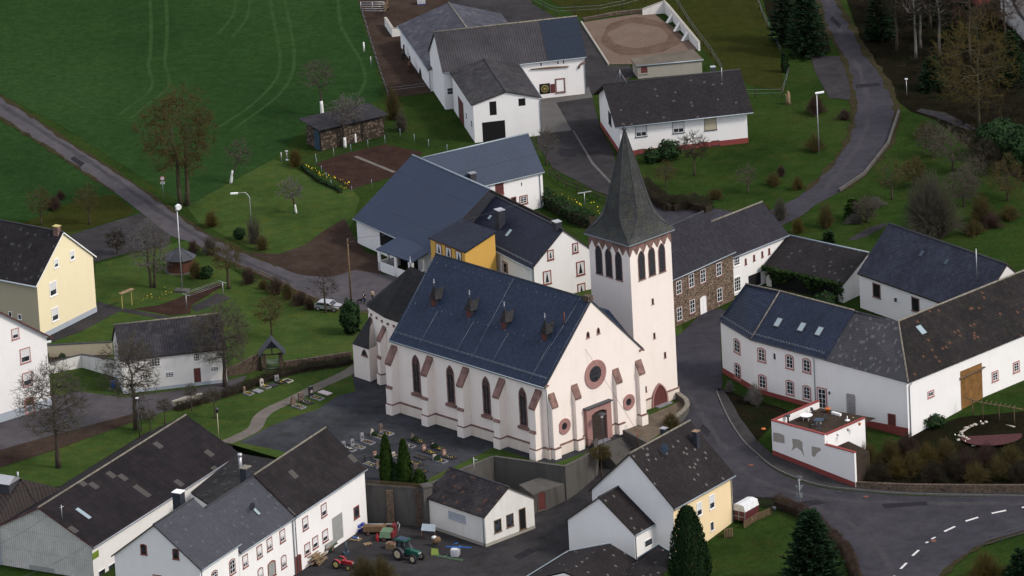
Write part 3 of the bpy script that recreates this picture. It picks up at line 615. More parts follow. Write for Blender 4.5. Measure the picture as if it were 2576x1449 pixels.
# ---------------------------------------------------------------- house building kit
class House:
 def __init__(s,name,label,cat,fit,oa=.2,ob=.3,wall='white',roof='r_tile',th=.16,drop=1.2,ridge='ridgedark',gable=None,gutter=True,verge=None,openF=False,group=None,plinth=None,plinth_h=.8):
  X,Y,yaw,L,W,ze,zr,z0=fit
  s.c=Vector((X,Y,z0));s.A=Vector((math.cos(R(yaw)),math.sin(R(yaw)),0));s.B=Vector((-s.A.y,s.A.x,0))
  s.L,s.W,s.ze,s.zr,s.oa,s.ob,s.yaw=L,W,ze,zr,oa,ob,R(yaw)
  s.root=thing(name,label,cat,s.c,group)
  sl=(zr-ze)/(W/2);s.sl=sl;tv=th*math.sqrt(1+sl*sl)
  a,b=L/2-oa,W/2-ob
  zt=ze+ob*sl-tv+.02;zp=zr-tv+.02
  s.wall_top=zt
  P=s.P
  mb=MB()
  prof=[(-b,-drop),(b,-drop),(b,zt),(0,zp),(-b,zt)]
  va=[P(-a,q[0],q[1])for q in prof];vb=[P(a,q[0],q[1])for q in prof]
  mb.add(va+vb,[(4,3,2,1,0)][:1],1);
  o=5
  mb.f[-1]=(0,4,3,2,1)if True else mb.f[-1]
  mb.f.append((5,6,7,8,9));mb.m.append(1);mb.sm.append(False)
  for i,j in((0,4),(4,3),(3,2),(2,1)):
   mb.f.append((i,i+o,j+o,j));mb.m.append(0);mb.sm.append(False)
  wm=MT[wall];gm=MT[gable]if gable else wm
  s.wall=mb.build('wall',[wm,gm],s.root)
  rb=MB()
  for sg in(-1,1):
   e0,e1=P(-L/2,sg*W/2,ze),P(L/2,sg*W/2,ze);r0,r1=P(-L/2,0,zr),P(L/2,0,zr)
   dn=Vector((0,0,-tv))
   vs=[e0,e1,r1,r0]+[v+dn for v in(e0,e1,r1,r0)]
   f=[(0,1,2,3),(7,6,5,4),(0,4,5,1),(3,7,4,0),(1,5,6,2)]
   if sg>0:f=[t[::-1]for t in f]
   rb.add(vs,f,0)
   for q in(-3,-4,-5):rb.m[q+2]=1
  s.roof=rb.build('roof',[MT[roof],MT[verge or 'darkwood']],s.root)
  if ridge:
   k=MB();k.tube([P(-L/2-.02,0,zr+.0),P(L/2+.02,0,zr+.0)],.13,6);k.build('ridge_cap',MT[ridge],s.roof)
  if gutter:
   g=MB();g.tube([P(-L/2,-W/2-.06,ze-.12),P(L/2,-W/2-.06,ze-.12)],.09,6);g.build('gutter',MT['zinc'],s.roof)
  if plinth:
   pb=MB();e=.05
   o4=[P(-a-e,-b-e,-drop),P(a+e,-b-e,-drop),P(a+e,b+e,-drop),P(-a-e,b+e,-drop)]
   pb.prism(o4,(0,0,drop+plinth_h));pb.build('plinth',MT[plinth],s.root)
  s.F={'F':(P(0,-b,0),s.A,-s.B),'R':(P(a,0,0),s.B,s.A),'L':(P(-a,0,0),-s.B,-s.A),'K':(P(0,b,0),-s.A,s.B)}
 def P(s,a,b,z):return s.c+s.A*a+s.B*b+Vector((0,0,z))
 def roofz(s,b):return s.zr-abs(b)*s.sl
 def roofhit(s,c,x,y):
  n=s.B.cross(s.A)*-1
  e0,e1,r0=s.P(0,-s.W/2,s.ze),s.P(1,-s.W/2,s.ze),s.P(0,0,s.zr)
  n=(e1-e0).cross(r0-e0).normalized()
  d=ray(c,x,y);return EYE+d*((e0-EYE).dot(n)/d.dot(n)),n
 def win(s,face,*args,**kw):
  p0,u,n=s.F[face];return window(s.root,p0,u,n,*args,**kw)
 def downpipe(s,a,b,z1=None,z0=-.6):
  m_=MB();z1=s.ze-.15 if z1 is None else z1
  sb=-1 if b<0 else 1
  m_.tube([s.P(a,sb*(s.W/2+.05),z1),s.P(a,b+sb*.08,z1-.45),s.P(a,b+sb*.08,z0)],.06,6);m_.build('downpipe',MT['zinc'],s.root)
 def chimney(s,a,b,w_,d_,h,mt='slatecl',cap='metal',pots=False):
  m_=MB();zb=s.roofz(b);p=s.P(a,b,zb-.7);m_.cbox(p,w_,d_,h+.7,s.yaw);o=m_.build('chimney',MT[mt],s.roof)
  k=MB();k.cbox(s.P(a,b,zb+h),w_+.14,d_+.14,.09,s.yaw);k.build('chimney_cap',MT[cap],s.roof)
 def skylight(s,c,x,y,w_=.8,h_=1.2,mt='skyglass'):
  p,n=s.roofhit(c,x,y);v=n.cross(s.A).normalized()
  if v.z<0:v=-v
  m_=MB();m_.box(p-s.A*(w_/2+.06)-v*(h_/2+.06),s.A*(w_+.12),v*(h_+.12),n*.09)
  o=m_.build('skylight',MT['darkmetal'],s.roof)
  g=MB();g.box(p-s.A*w_/2-v*h_/2+n*.05,s.A*w_,v*h_,n*.06);
  g.build('skylight_pane',MT[mt],s.roof)
 def snowguard(s,b0=.35,step=.55,hgt=.28,a0=-.98,a1=.98):
  z=s.ze+b0*s.sl;k=MB();n=int(s.L*(a1-a0)/2/step)
  for i in range(n):
   a=a0*s.L/2+i*step;b=-s.W/2+b0
   k.tube([s.P(a,b,z),s.P(a+step/2,b,z+hgt),s.P(a+step,b,z)],.02,3)
  k.tube([s.P(a0*s.L/2,-s.W/2+b0,z+hgt),s.P(a1*s.L/2,-s.W/2+b0,z+hgt)],.025,3)
  k.build('snow_guard',MT['zinc'],s.roof)
def pxscale(p):return F_PX/(p-EYE).dot(_f)/1.0
def archpts(w_,h,kind,n=6):
 b,t=-h/2,h/2
 if kind=='flat':return[(-w_/2,b),(w_/2,b),(w_/2,t),(-w_/2,t)]
 if kind=='seg':
  r=[(-w_/2,b),(w_/2,b)]
  for i in range(n+1):
   x=w_/2-w_*i/n;r.append((x,t-.16*w_*(2*x/w_)**2))
  return r
 if kind=='gothic':
  r=[(-w_/2,b),(w_/2,b)];hs=t-w_*.9
  for i in range(n+1):
   an=math.acos(.5)*i/n*.98;rad=w_*1.04
   r.append((w_/2-rad+rad*math.cos(an),hs+rad*math.sin(an)))
  for i in range(n,-1,-1):
   an=math.acos(.5)*i/n*.98;rad=w_*1.04
   r.append((-(w_/2-rad+rad*math.cos(an)),hs+rad*math.sin(an)))
  return r
 if kind=='round':
  return[(w_/2*math.cos(2*math.pi*i/28),h/2*math.sin(2*math.pi*i/28))for i in range(28)]
def ringmesh(mb,P,outer,inner,n,d0,d1,mi=0):
 k=len(outer)
 o0=[P(*q)+n*d1 for q in outer];i0=[P(*q)+n*d1 for q in inner]
 o1=[P(*q)+n*d0 for q in outer];i1=[P(*q)+n*d0 for q in inner]
 for i in range(k):
  j=(i+1)%k
  mb.quad(o0[i],o0[j],i0[j],i0[i],mi);mb.quad(o1[i],o1[j],o0[j],o0[i],mi);mb.quad(i0[i],i0[j],i1[j],i1[i],mi)
def window(root,p0,u,n,c,x,y,w_,h,trim='redtrim',tw=.14,sash=(1,2),kind='flat',pane='glass',curtain=0,proud=.06,name='window',frame='frame',metres=False,cen=None,label=None):
 if cen is None:cen=UV(c,x,y,p0,n)
 if not metres:
  s=F_PX/(cen-EYE).dot(_f)/F_PX*F_PX
  w_=w_/3/(s*abs(u.dot(RT)));h=h/3/(s*.942)
 z=Vector((0,0,1));P=lambda a,b:cen+u*a+z*b
 iw,ih=(w_-2*tw,h-2*tw)if trim else(w_,h)
 iw=max(iw,.12);ih=max(ih,.15)
 ip=archpts(iw,ih,kind)
 mb=MB()
 if sash:
  fw=min(.075,iw*.16)
  i2=archpts(iw-2*fw,ih-2*fw,kind);ringmesh(mb,P,ip,i2,n,0,.045)
  for i in range(1,sash[0]+1):
   a=-iw/2+iw*i/(sash[0]+1);mb.box(P(a-.025,-ih/2+fw),u*.05,z*(ih-2*fw-(.1 if kind!='flat' else 0)),n*.042)
  for i in range(1,sash[1]+1):
   b=-ih/2+ih*i/(sash[1]+1);mb.box(P(-iw/2+fw,b-.02),u*(iw-2*fw),z*.04,n*.04)
  o=mb.build(name,MT[frame],root)
  pb=MB();pb.poly([P(*q)+n*.012 for q in ip]);pb.build('pane',MT[pane],o)
 else:
  mb.poly([P(*q)+n*.012 for q in ip]);o=mb.build(name,MT[pane],root)
 if trim:
  tb=MB();op=archpts(w_,h,kind);ringmesh(tb,P,op,ip,n,-.05,proud)
  tb.box(P(-w_/2-.06,-h/2-.04),u*(w_+.12),z*.1,n*(proud+.06))
  tb.build('surround',MT[trim],o)
 if curtain:
  cb=MB()
  if curtain==1:
   cb.poly([P(-iw*.44,ih*.44)+n*.016,P(-iw*.44,-ih*.42)+n*.016,P(-iw*.28,-ih*.42)+n*.016,P(-.02,ih*.44)+n*.016])
   cb.poly([P(iw*.44,ih*.44)+n*.016,P(.02,ih*.44)+n*.016,P(iw*.28,-ih*.42)+n*.016,P(iw*.44,-ih*.42)+n*.016])
  else:cb.poly([P(-iw*.44,-ih*.1)+n*.016,P(iw*.44,-ih*.1)+n*.016,P(iw*.44,ih*.44)+n*.016,P(-iw*.44,ih*.44)+n*.016])
  cb.build('curtain',MT['curtain'],o)
 if label:o['label']=label
 return o
def onface(face,c,x,y):return UV(c,x,y,face[0],face[2])
FIT={'long_barn':[1.0723,85.7172,10.59,21.2,10.9,5.76,10.22,0],'annex':[-0.8439,71.5222,-79.49,15.96,10.23,5.77,7.19,0],'bungalow':[24.2373,61.9527,10.12,20.03,15.77,4.72,8.63,0],'yellow_left':[-66.4965,-1.206,-35.63,16.06,13.5,7.88,13.53,0],'farm_left':[-43.6,-104.4,60.3,9.8,13.1,9.69,14.8,-5],'farm_mid':[-37.2106,-93.0638,59.71,13.4,11.49,7.79,12.54,-5],'farm_right':[-29.3115,-79.5133,60.32,18.28,11.58,7.87,12.74,-5],'big_barn':[-52.4155,-68.923,59.66,36.19,15.86,4.5,8.76,-5],'garage':[-5.4854,-77.3568,-47.88,11.19,9.04,4.2,6.99,-5],'tv_house':[17.6882,-83.3,53.27,13.57,13.35,7.53,13.77,-5.42],'tv_annex':[11.15,-88.6,52.63,5.45,10.85,3.3,7.39,-3.9],'stable':[-4.9336,99.7657,-78.83,22.27,15.67,3.37,6.04,0],'blue_upper':[-4.0317,32.4127,29.21,17.04,8.04,5.29,9.84,0],'blue_barn':[-7.5203,19.3272,-57.35,19.54,20.48,3.68,10.58,0],'white_house':[2.908,3.565,-60.23,17.85,10.51,5.0,9.46,0],'stone_house':[21.6896,-11.2807,48.79,14.0,10.67,6.88,11.62,0],'white_wing':[30.0,-1.63,44.95,12.96,9.49,5.68,9.48,0],'ivy_shed':[43.0644,-4.6382,-40.53,13.77,11.69,2.81,5.57,0],'dark_barn':[58.3098,-21.4161,-52.53,24.0,11.76,4.96,10.55,0],'cream_barn':[-45.8768,-28.7783,9.72,14.3,8.16,4.84,8.42,0]}
HS={}
def house(key,name,label,cat,**kw):
 h=House(name,label,cat,FIT[key],**kw);HS[key]=h;return h
def wins(h,face,c,lst,**kw):
 for x,y,w_,hh in lst:h.win(face,c,x,y,w_,hh,**kw)
 # ---- farm with the riding arena (top)
h=house('stable','stable','low stable with wide weathered fibre-cement roof and white walls beside the horse paddock','stable',roof='r_fibreblue',ridge='ridge',ob=.3)
for x,y,hh in((472,395,100),(520,480,100),(597,552,90)):h.win('F','B',x,y,26,hh,trim=None,sash=None,kind='gothic',pane='black',name='doorway')
h.downpipe(h.L/2-.3,-h.W/2+.3)
h=house('long_barn','barn','long white barn under grey corrugated roof with a dark blue sheet section at one end','barn',roof='r_fibre',ridge='ridge')
P_,n_=h.roofhit('B',1560,160);a0=5.6
v=(h.P(0,0,h.zr)-h.P(0,-h.W/2,h.ze)).normalized();nn=h.A.cross(v).normalized()
bp=MB();bp.box(h.P(h.L/2-a0,-h.W/2-.03,h.ze-.03)+nn*.015,h.A*(a0+.03),v*(math.hypot(h.W/2,h.zr-h.ze)+.1),nn*.05);bp.build('roof_sheet',roofing('dark_blue_sheet',(.016,.024,.042),2.2,.34,.3,kind='corr',var=.06,rough=.5,spec=.15),h.roof)
o=h.win('F','B',1652,645,76,108,trim='sandstone',tw=.2,sash=None,pane='frame',name='door')
h.win('F','B',1595,668,36,68,trim=None,sash=None,pane='maroon',name='door')
o=h.win('F','B',1535,670,80,78,trim=None,sash=None,pane='black',name='gateway')
f=h.F['F'];wc=onface(f,'B',1535,668);wm=MB()
for k in range(24):
 a,b=2*math.pi*k/24,2*math.pi*(k+1)/24
 wm.tube([wc+f[1]*.52*math.cos(a)+Vector((0,0,.52*math.sin(a)))+f[2]*.08,wc+f[1]*.52*math.cos(b)+Vector((0,0,.52*math.sin(b)))+f[2]*.08],.04,4)
for k in range(10):
 a=2*math.pi*k/10;wm.tube([wc+f[2]*.08,wc+f[1]*.5*math.cos(a)+Vector((0,0,.5*math.sin(a)))+f[2]*.08],.025,4)
single(wm,'wagon_wheel',MT['rim_yellow'],'yellow spoked wagon wheel hung on the black gateway of the long barn','wheel')
for x,y in((1507,485),(1635,472),(1677,468)):h.win('F','B',x,y,8,24,trim=None,sash=None,pane='black',name='vent_slit')
h.win('F','B',825,687,58,52,trim=None,sash=(0,1))
bm_=MB();q0,q1,q2=(onface(f,'B',*t)+f[2]*.14 for t in((1425,522),(1580,508),(1714,500)));bm_.tube([q0,q1,q2],[.08,.16,.11],6)
single(bm_,'timber_beam',MT['wood'],'weathered curved timber beam fixed on the white barn wall above the doors','beam')
am=MB();am.tube([onface(f,'B',*t)+f[2]*.1 for t in((1788,515),(1798,490),(1815,475),(1838,468))],.15,6)
single(am,'brick_arch',MT['sandstone'],'curved red brick relief at the right end of the barn wall','arch')
h.downpipe(h.L/2-.25,-h.W/2+.3)
h=house('annex','barn','white gable-fronted barn with dark garage opening and low grey fibre roof','barn',roof='r_fibredark',ridge='ridgedark',ob=.3,gutter=False)
h.win('R','B',1145,817,52,102,trim=None,sash=None,pane='black',name='hatch');h.win('R','B',1363,770,52,55,trim=None,sash=None,pane='black',name='hatch')
h.win('R','B',1152,1000,172,168,trim=None,sash=None,pane='black',name='garage_door')
h.win('F','B',905,852,42,205,trim=None,sash=None,pane='maroon',name='door')
for x,y in((945,873),(985,935)):h.win('F','B',x,y,11,52,trim=None,sash=(0,1),pane='black')
g=MB();g.tube([h.P(-h.L/2,h.W/2+.06,h.ze-.1),h.P(h.L/2,h.W/2+.06,h.ze-.1)],.09,6);g.build('gutter',MT['zinc'],h.roof)
h.downpipe(h.L/2-.1,h.W/2-.3)
h=house('bungalow','bungalow','white bungalow with dark red basement plinth and wide brown tiled roof','house',roof='r_tile',oa=.8,ob=.7,ridge='ridgedark',plinth='redplinth',plinth_h=.75)
for x,y,hh in((2262,990,85),(2544,962,85)):h.win('F','B',x,y,88,hh,trim='darkmetal',tw=.07,sash=(1,0),curtain=2)
h.win('F','C',210,935,92,95,trim='darkmetal',tw=.05,sash=None,pane='grey_beige',name='shutter_window',label='beige closed roller shutter')
for c_,x,y in(('C',247,1078),('C',160,1090),('B',2265,1142)):h.win(*('F',c_,x,y,60,36),trim='darkmetal',tw=.06,sash=None,proud=.07,name='basement_window')
h.win('L','B',2028,895,20,95,trim='darkmetal',tw=.1,sash=None);h.win('L','B',2012,1030,14,60,trim='darkmetal',tw=.1,sash=None,proud=.08)
h.chimney(6.2,.6,.6,.6,.9,'darkmetal')
for px_,py_ in((300,590),(300,540)):
 pass
am=MB();q,_=h.roofhit('C',298,620);am.tube([q,q+Vector((0,0,2.2))],.05,5)
single(am,'antenna_mast',MT['metal'],'thin steel service mast on the bungalow roof near its right end','mast')
am=MB();q=h.P(-h.L/2+2.6,0,h.zr);am.tube([q,q+Vector((0,0,1.9))],.04,5);am.tube([q+Vector((-.9,0,-.3)),q+Vector((0,0,1.7)),q+Vector((1,0,-.3))],.03,4)
single(am,'roof_mast',MT['metal'],'tripod service mast on the left end of the bungalow ridge','mast')
# ---- blue-roofed farm behind the church
h=house('blue_upper','farm_building','white farm building with pale blue-grey sheet roof and red window, behind the larger blue barn','barn',roof='r_bluemetal',ridge='zinc',ob=.25)
h.win('F','E',1193,-28,62,100,trim='redtrim',tw=.12,sash=None,pane='maroon',name='shutter');h.win('F','E',1375,58,62,66,trim='redtrim',tw=.14);h.win('F','E',1300,62,40,50,trim='redtrim',tw=.14,sash=None)
h.win('F','B',1360,1390,7,26,trim=None,sash=None,pane='black',name='vent_slit')
h.downpipe(h.L/2-.7,-h.W/2+.25);h.chimney(-2.6,-3.3,.9,.7,1.1,'darkmetal')
h=house('blue_barn','barn','large low barn with broad blue-grey sheet roof beside the dirt yard','barn',roof='r_bluemetal',ridge='zinc',ob=.4,gable='slatecl')
h.win('F','E',345,360,112,130,trim=None,sash=None,pane='black',name='gateway')
h=house('white_house','house','white house with red window surrounds and blue-black roof directly behind the church nave','house',roof='r_blackmetal',ridge='ridgedark',oa=.15,ob=.45)
for x,y,w_,hh in((1578,475,48,76),(1765,422,44,76),(1553,645,62,102),(1805,575,64,105),(1812,735,60,92)):h.win('R','E',x,y,w_,hh,trim='redtrim',tw=.16,sash=(0,0),curtain=1)
for x,y in((1147,537),(1238,573)):h.win('F','E',x,y,38,95,trim='redtrim',tw=.15,sash=(0,0))
h.downpipe(h.L/2-.4,-h.W/2+.45);h.snowguard()
pch,nch=h.roofhit('E',1200,255);rel=pch-h.c
h.chimney(rel.dot(h.A),rel.dot(h.B),1.15,1.0,2.3,'slatecl')
h.chimney(h.L/2-1.3,-.2,1.0,.9,1.0,'slatecl')
h.skylight('E',1265,310,.55,1.1);h.skylight('E',1122,192,.45,.6)
wh=h
# ochre wing: lower roof carried forward from the white house
zr_,ze_=8.0,6.2
q={k:U('E',*p,z)for k,p,z in(('a',(655,345),ze_),('b',(932,455),ze_),('c',(1172,297),zr_),('d',(905,200),zr_))}
root=thing('side_wing','ochre yellow side wing with three red-framed windows joined to the white house','house wing',(q['a']+q['b'])/2-Vector((0,0,ze_)))
n0=(q['b']-q['a']).cross(q['d']-q['a']).normalized()
mb=MB();mb.prism([q['a'],q['b'],q['c'],q['d']],-n0*.18);mb.build('roof',[MT['r_blackmetal']],root)
ins=lambda p,k:p+(((q['a']+q['b']+q['c']+q['d'])/4)-p)*k
wa,wb_,wc_,wd_=(ins(q[k],.06)for k in 'abcd')
mb=MB();vs=[]
for p in(wa,wb_,wc_,wd_):vs+=[Vector((p.x,p.y,-.6)),Vector((p.x,p.y,p.z-.22))]
mb.add(vs,[(0,2,3,1),(2,4,5,3),(4,6,7,5),(6,0,1,7)]);mb.build('wall',MT['ochre'],root)
uu=(wb_-wa);uu.z=0;uu.normalize();nn=Vector((uu.y,-uu.x,0))
for x,y in((737,430),(810,457),(887,487)):window(root,wa,uu,nn,'E',x,y,46,84,trim='redtrim',tw=.15,sash=(0,0),curtain=1)
# open lean-to in front of the blue barn
z1,z2=3.0,4.0
q=[U('E',*p,z)for p,z in(((260,430),z1),((532,530),z1),((705,428),z2),((432,335),z2))]
root=thing('lean_to','open white-walled lean-to with blue sheet roof at the corner of the blue barn','lean-to',(q[0]+q[1])/2-Vector((0,0,z1)))
n0=(q[1]-q[0]).cross(q[3]-q[0]).normalized();mb=MB();mb.prism(q,-n0*.14);mb.build('roof',MT['r_bluemetal'],root)
cen=sum(q,Vector())/4;w4=[p+(cen-p)*.09 for p in q]
mb=MB()
for i,j in((0,1),(1,2),(3,0)):
 a,b=Vector((w4[i].x,w4[i].y,-.3)),Vector((w4[j].x,w4[j].y,-.3));d=(b-a);n=Vector((d.y,-d.x,0)).normalized()*.2
 hh=1.5
 mb.box(a,d,n,(0,0,1.6));
 for t in(0,.5,.93):mb.box(a+d*t,d*.07,n,(0,0,min(w4[i].z,w4[j].z)+.05))
mb.build('wall',MT['white'],root)
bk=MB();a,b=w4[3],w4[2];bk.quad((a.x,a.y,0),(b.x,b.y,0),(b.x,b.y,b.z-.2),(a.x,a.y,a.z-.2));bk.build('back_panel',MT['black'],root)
# ---- houses left
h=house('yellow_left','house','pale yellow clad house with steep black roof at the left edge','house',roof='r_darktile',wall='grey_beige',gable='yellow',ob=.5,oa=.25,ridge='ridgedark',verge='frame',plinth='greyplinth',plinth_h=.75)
for x,y,w_,hh in((545,478,32,72),(424,537,32,70),(400,730,50,108),(415,922,48,102)):h.win('R','D',x,y,w_,hh,trim='frame',tw=.09,sash=(0,0),curtain=2)
for x,y in((420,1078),(637,970)):h.win('R','D',x,y,38,26,trim='darkmetal',tw=.06,sash=None,proud=.08,name='basement_window')
for x,y in((78,922),(150,942)):h.win('F','D',x,y,28,42,trim='frame',tw=.09,sash=None)
h.chimney(h.L/2-.9,-.3,.8,.7,1.0,'sandstone','rim_yellow')
# white house at the left edge: gable towards us
z0=0.0
k0,k1=U('G',335,187),U('G',0,292);ud=(k0-k1).normalized();nd=Vector((ud.y,-ud.x,0))
ev_,ap_=UV('D',383,1090,k0,nd),UV('D',-40,882,k0,nd);hw_=(ev_-ap_).dot(ud);cc_=ap_+nd*(.5-4.5)
FIT['white_left']=[cc_.x,cc_.y,math.degrees(math.atan2(nd.y,nd.x)),9.0,2*hw_,ev_.z,ap_.z,0]
h=house('white_left','house','white house with pink-framed windows and arched cellar door at the left edge','house',roof='r_orange',ob=.7,oa=.5,ridge='ridgedark',verge='maroon',plinth='greyplinth',plinth_h=1.2)
for x,y,w_,hh in((115,1070,55,82),(190,1233,75,112),(205,1412,70,105)):h.win('R','D',x,y,w_,hh,trim='pinktrim',tw=.13,sash=(0,0),curtain=2)
h.win('R','G',222,160,72,125,trim='pinktrim',tw=.2,sash=None,kind='seg',pane='wood',name='cellar_door',proud=.1)
h=house('cream_barn','shed','old white shed with mossy grey corrugated roof behind bare street trees','shed',wall='white_old',roof='r_fibremoss',ridge='ridge',ob=.25,plinth='greyplinth',plinth_h=.45,gutter=False)
for x,y,w_,hh in((1175,1285,66,62),(1483,1247,46,60),(1620,1335,60,36),(1280,1378,62,42),(1086,1398,60,40)):h.win('F','D',x,y,w_,hh,trim=None,sash=(2,2))
h.win('F','D',1490,1388,52,118,trim=None,sash=None,pane='maroon',name='door')
# ---- lower farm row
h=house('big_barn','barn','huge barn with brown mossy fibre roof and corrugated white gable at lower left','barn',wall='white',gable='white',roof='r_barnbrown',ridge='ridge',ob=.4,oa=.3,drop=2.5,verge='maroon')
h.wall.data.materials[1]=roofing('white_corrugated_cladding',(.52,.51,.48),2.6,.30,.25,kind='corr',moss=(.30,.29,.26),mossamt=.35,var=.12,rough=.8)
sk,n_=h.roofhit('G',628,980);h.skylight('G',628,980,.7,2.2)
sg=MB();f=h.F['F'];p=onface(f,'G',720,1290);sg.box(p-f[1]*.75-Vector((0,0,.45)),f[1]*1.5,(0,0,.9),f[2]*.05)
tx=MB()
for dx,dz,r_ in((-.35,-.1,.10),(.2,-.08,.10)):
 for k in range(10):
  a,b=2*math.pi*k/10,2*math.pi*(k+1)/10;q=p+f[1]*dx+Vector((0,0,dz))+f[2]*.06;tx.tube([q+f[1]*r_*math.cos(a)+Vector((0,0,r_*math.sin(a))),q+f[1]*r_*math.cos(b)+Vector((0,0,r_*math.sin(b)))],.02,3)
o=single(sg,'wall_sign',MT['lime'],'small lime green sign board under the eave of the huge brown-roofed barn','sign')
tx.build('emblem',MT['implement_green'],o)
h.win('F','G',768,1430,48,60,trim='frame',tw=.08,sash=None);h.win('F','G',843,1392,48,70,trim='frame',tw=.08,sash=None)
o=h.win('L','G',318,1420,195,85,trim=None,sash=None,pane='greygate',name='roller_door')
ba=MB();q,_=h.roofhit('G',470,1030);ba.tube([q,q+Vector((0,0,2.1))],.05,5);ba.tube([q+Vector((-.3,0,1.7)),q+Vector((.3,0,1.9))],.04,4)
single(ba,'roof_mast',MT['metal'],'short galvanised cable mast on the brown barn roof near its gable','mast')
h=house('farm_left','farmhouse','white farmhouse with slate grey tiled roof and white gable with two small arched windows','house',roof='r_greytile',ridge='ridgedark',ob=.35,oa=.25,drop=3)
for x,y in((1085,1248),(1327,1283)):h.win('L','G',x,y,50,84,trim='redtrim',tw=.13,sash=None,kind='seg')
h.win('L','G',1190,1470,70,60,trim='redtrim',tw=.13)
h.win('F','G',1752,1378,44,118,trim='redtrim',tw=.13,kind='seg');h.win('F','G',1618,1455,44,100,trim='redtrim',tw=.13,kind='seg')
pc,_=h.roofhit('G',1390,940);h.chimney(4.0,1.6,1.15,1.15,2.2,'slatecl','frame');k=MB()
h.downpipe(-h.L/2+.5,-h.W/2+.35)
h=house('farm_mid','farmhouse','white farmhouse with blue-grey roof and black satellite dish, middle of the row','house',roof='r_greytile',ridge='ridgedark',ob=.4,oa=.05,drop=3)
for x,y in((1850,1337),(1957,1265),(2033,1210),(2130,1147)):h.win('F','G',x,y,38,96,trim='redtrim',tw=.13,curtain=2)
for x,y in((1965,1435),(2140,1340)):h.win('F','G',x,y,38,100,trim='redtrim',tw=.13,kind='seg',curtain=2)
h.win('F','G',2050,1395,56,125,trim='redtrim',tw=.16,kind='seg',sash=None,pane='greygate',name='door')
h.skylight('G',1935,965,.5,1.0);h.downpipe(h.L/2-.3,-h.W/2+.4);h.chimney(h.L/2-.9,.7,1.25,.95,1.9,'slatecl','ridge')
q,n_=h.roofhit('G',1895,945)
dm=MB();dm.tube([q-n_*.2,q+n_*.5],.05,5);dm.lathe((0,0,0),[(.02,0),(.3,.05),(.45,.14)],12)if False else None
ax=Vector((-.55,-.6,.45)).normalized();dm.tube([q+n_*.5,q+n_*.5+ax*.06,q+n_*.5+ax*.18],[.05,.36,.5],14,cap=True)
single(dm,'satellite_dish',MT['darkmetal'],'black satellite dish on the blue-grey roof of the farmhouse row','satellite dish')
h=house('farm_right','farmhouse','white farm building with brown fibre roof and grey door, right end of the row','barn',roof='r_barngrey',ridge='ridge',ob=.4,oa=.05,drop=3)
for x,y,hh in((2303,1052,98),(2443,952,98),(2318,1247,90),(2378,1196,90),(2453,1145,90)):h.win('F','G',x,y,40,hh,trim='redtrim',tw=.13,sash=(0,1),curtain=2)
h.win('F','G',2252,1362,42,150,trim='redtrim',tw=.13,sash=None,pane='maroon',kind='seg',name='door')
h.win('F','H',-28,1085,75,190,trim=None,sash=None,pane='greygate',name='barn_door');h.win('F','H',113,968,40,92,trim='redtrim',tw=.14,sash=None)
h.downpipe(-h.L/2+.3,-h.W/2+.4)
# low lean-to roof between the barn and the row
q=[U('G',*p,z)for p,z in(((1800,522),1.2),((2085,572),1.6),((1572,905),1.6),((1440,815),.4))]
root=thing('low_shed','low black-roofed shed squeezed between the brown barn and the farmhouse row','shed',(q[0].x,q[0].y,-5))
n0=(q[1]-q[0]).cross(q[3]-q[0]).normalized();n0=n0 if n0.z>0 else-n0
mb=MB();mb.prism(q,-n0*.2);mb.build('roof',MT['r_ivy'],root)
mb=MB();vs=[]
for p in q:vs+=[Vector((p.x,p.y,-5)),Vector((p.x,p.y,p.z-.25))]
mb.add(vs,[(0,2,3,1),(2,4,5,3),(4,6,7,5),(6,0,1,7)]);mb.build('wall',MT['white_old'],root)
pm=MB();p=U('G',1820,690,1.4);pm.tube([p,p+Vector((0,0,2.6))],.22,8);pm.tube([p+Vector((0,0,2.6)),p+Vector((0,0,3.0))],[.3,.3],8);pm.build('flue',MT['metal'],root)
# dark sheet roof at the far lower left, with its vent box
zr_=4.0
q=[U('G',*p,z)for p,z in(((-60,700),zr_),((160,715),zr_),((478,792),1.8),((280,918),.8),((-60,1085),.4))]
root=thing('sheet_roofed_shed','shed with dark brown ribbed metal roof at the lower left corner','shed',(q[2].x,q[2].y,-5))
mb=MB();mb.prism(q,(0,0,-.2));mb.build('roof',roofing('brown_ribbed_metal',(.035,.028,.027),6,.55,.45,kind='corr',var=.15),root)
mb=MB();vs=[]
for p in q:vs+=[Vector((p.x,p.y,-5)),Vector((p.x,p.y,p.z-.22))]
mb.add(vs,[(i*2,(i*2+2)%10,(i*2+3)%10,i*2+1)for i in range(5)]);mb.build('wall',MT['greyplinth'],root)
p=U('G',85,775,3.2);mb=MB();ya=R(-30)
mb.cbox(p+Vector((-1.6,.6,-.4)),4.6,2.4,1.3,ya);mb.build('roof_vent_box',MT['darkmetal'],root)
mb=MB();c4=p+Vector((-1.6,.6,.9));aa=Vector((math.cos(ya),math.sin(ya),0));bb=Vector((-aa.y,aa.x,0))
mb.prism([c4-aa*2.5-bb*1.4,c4-aa*2.5+bb*1.4,c4-aa*2.5+Vector((0,0,.75))],aa*5.0);mb.build('vent_cap',MT['metal'],root)
mb=MB();pp=U('G',138,735,3.2);mb.tube([pp,pp+Vector((0,0,1.3))],.12,6);mb.build('flue',MT['metal'],root)
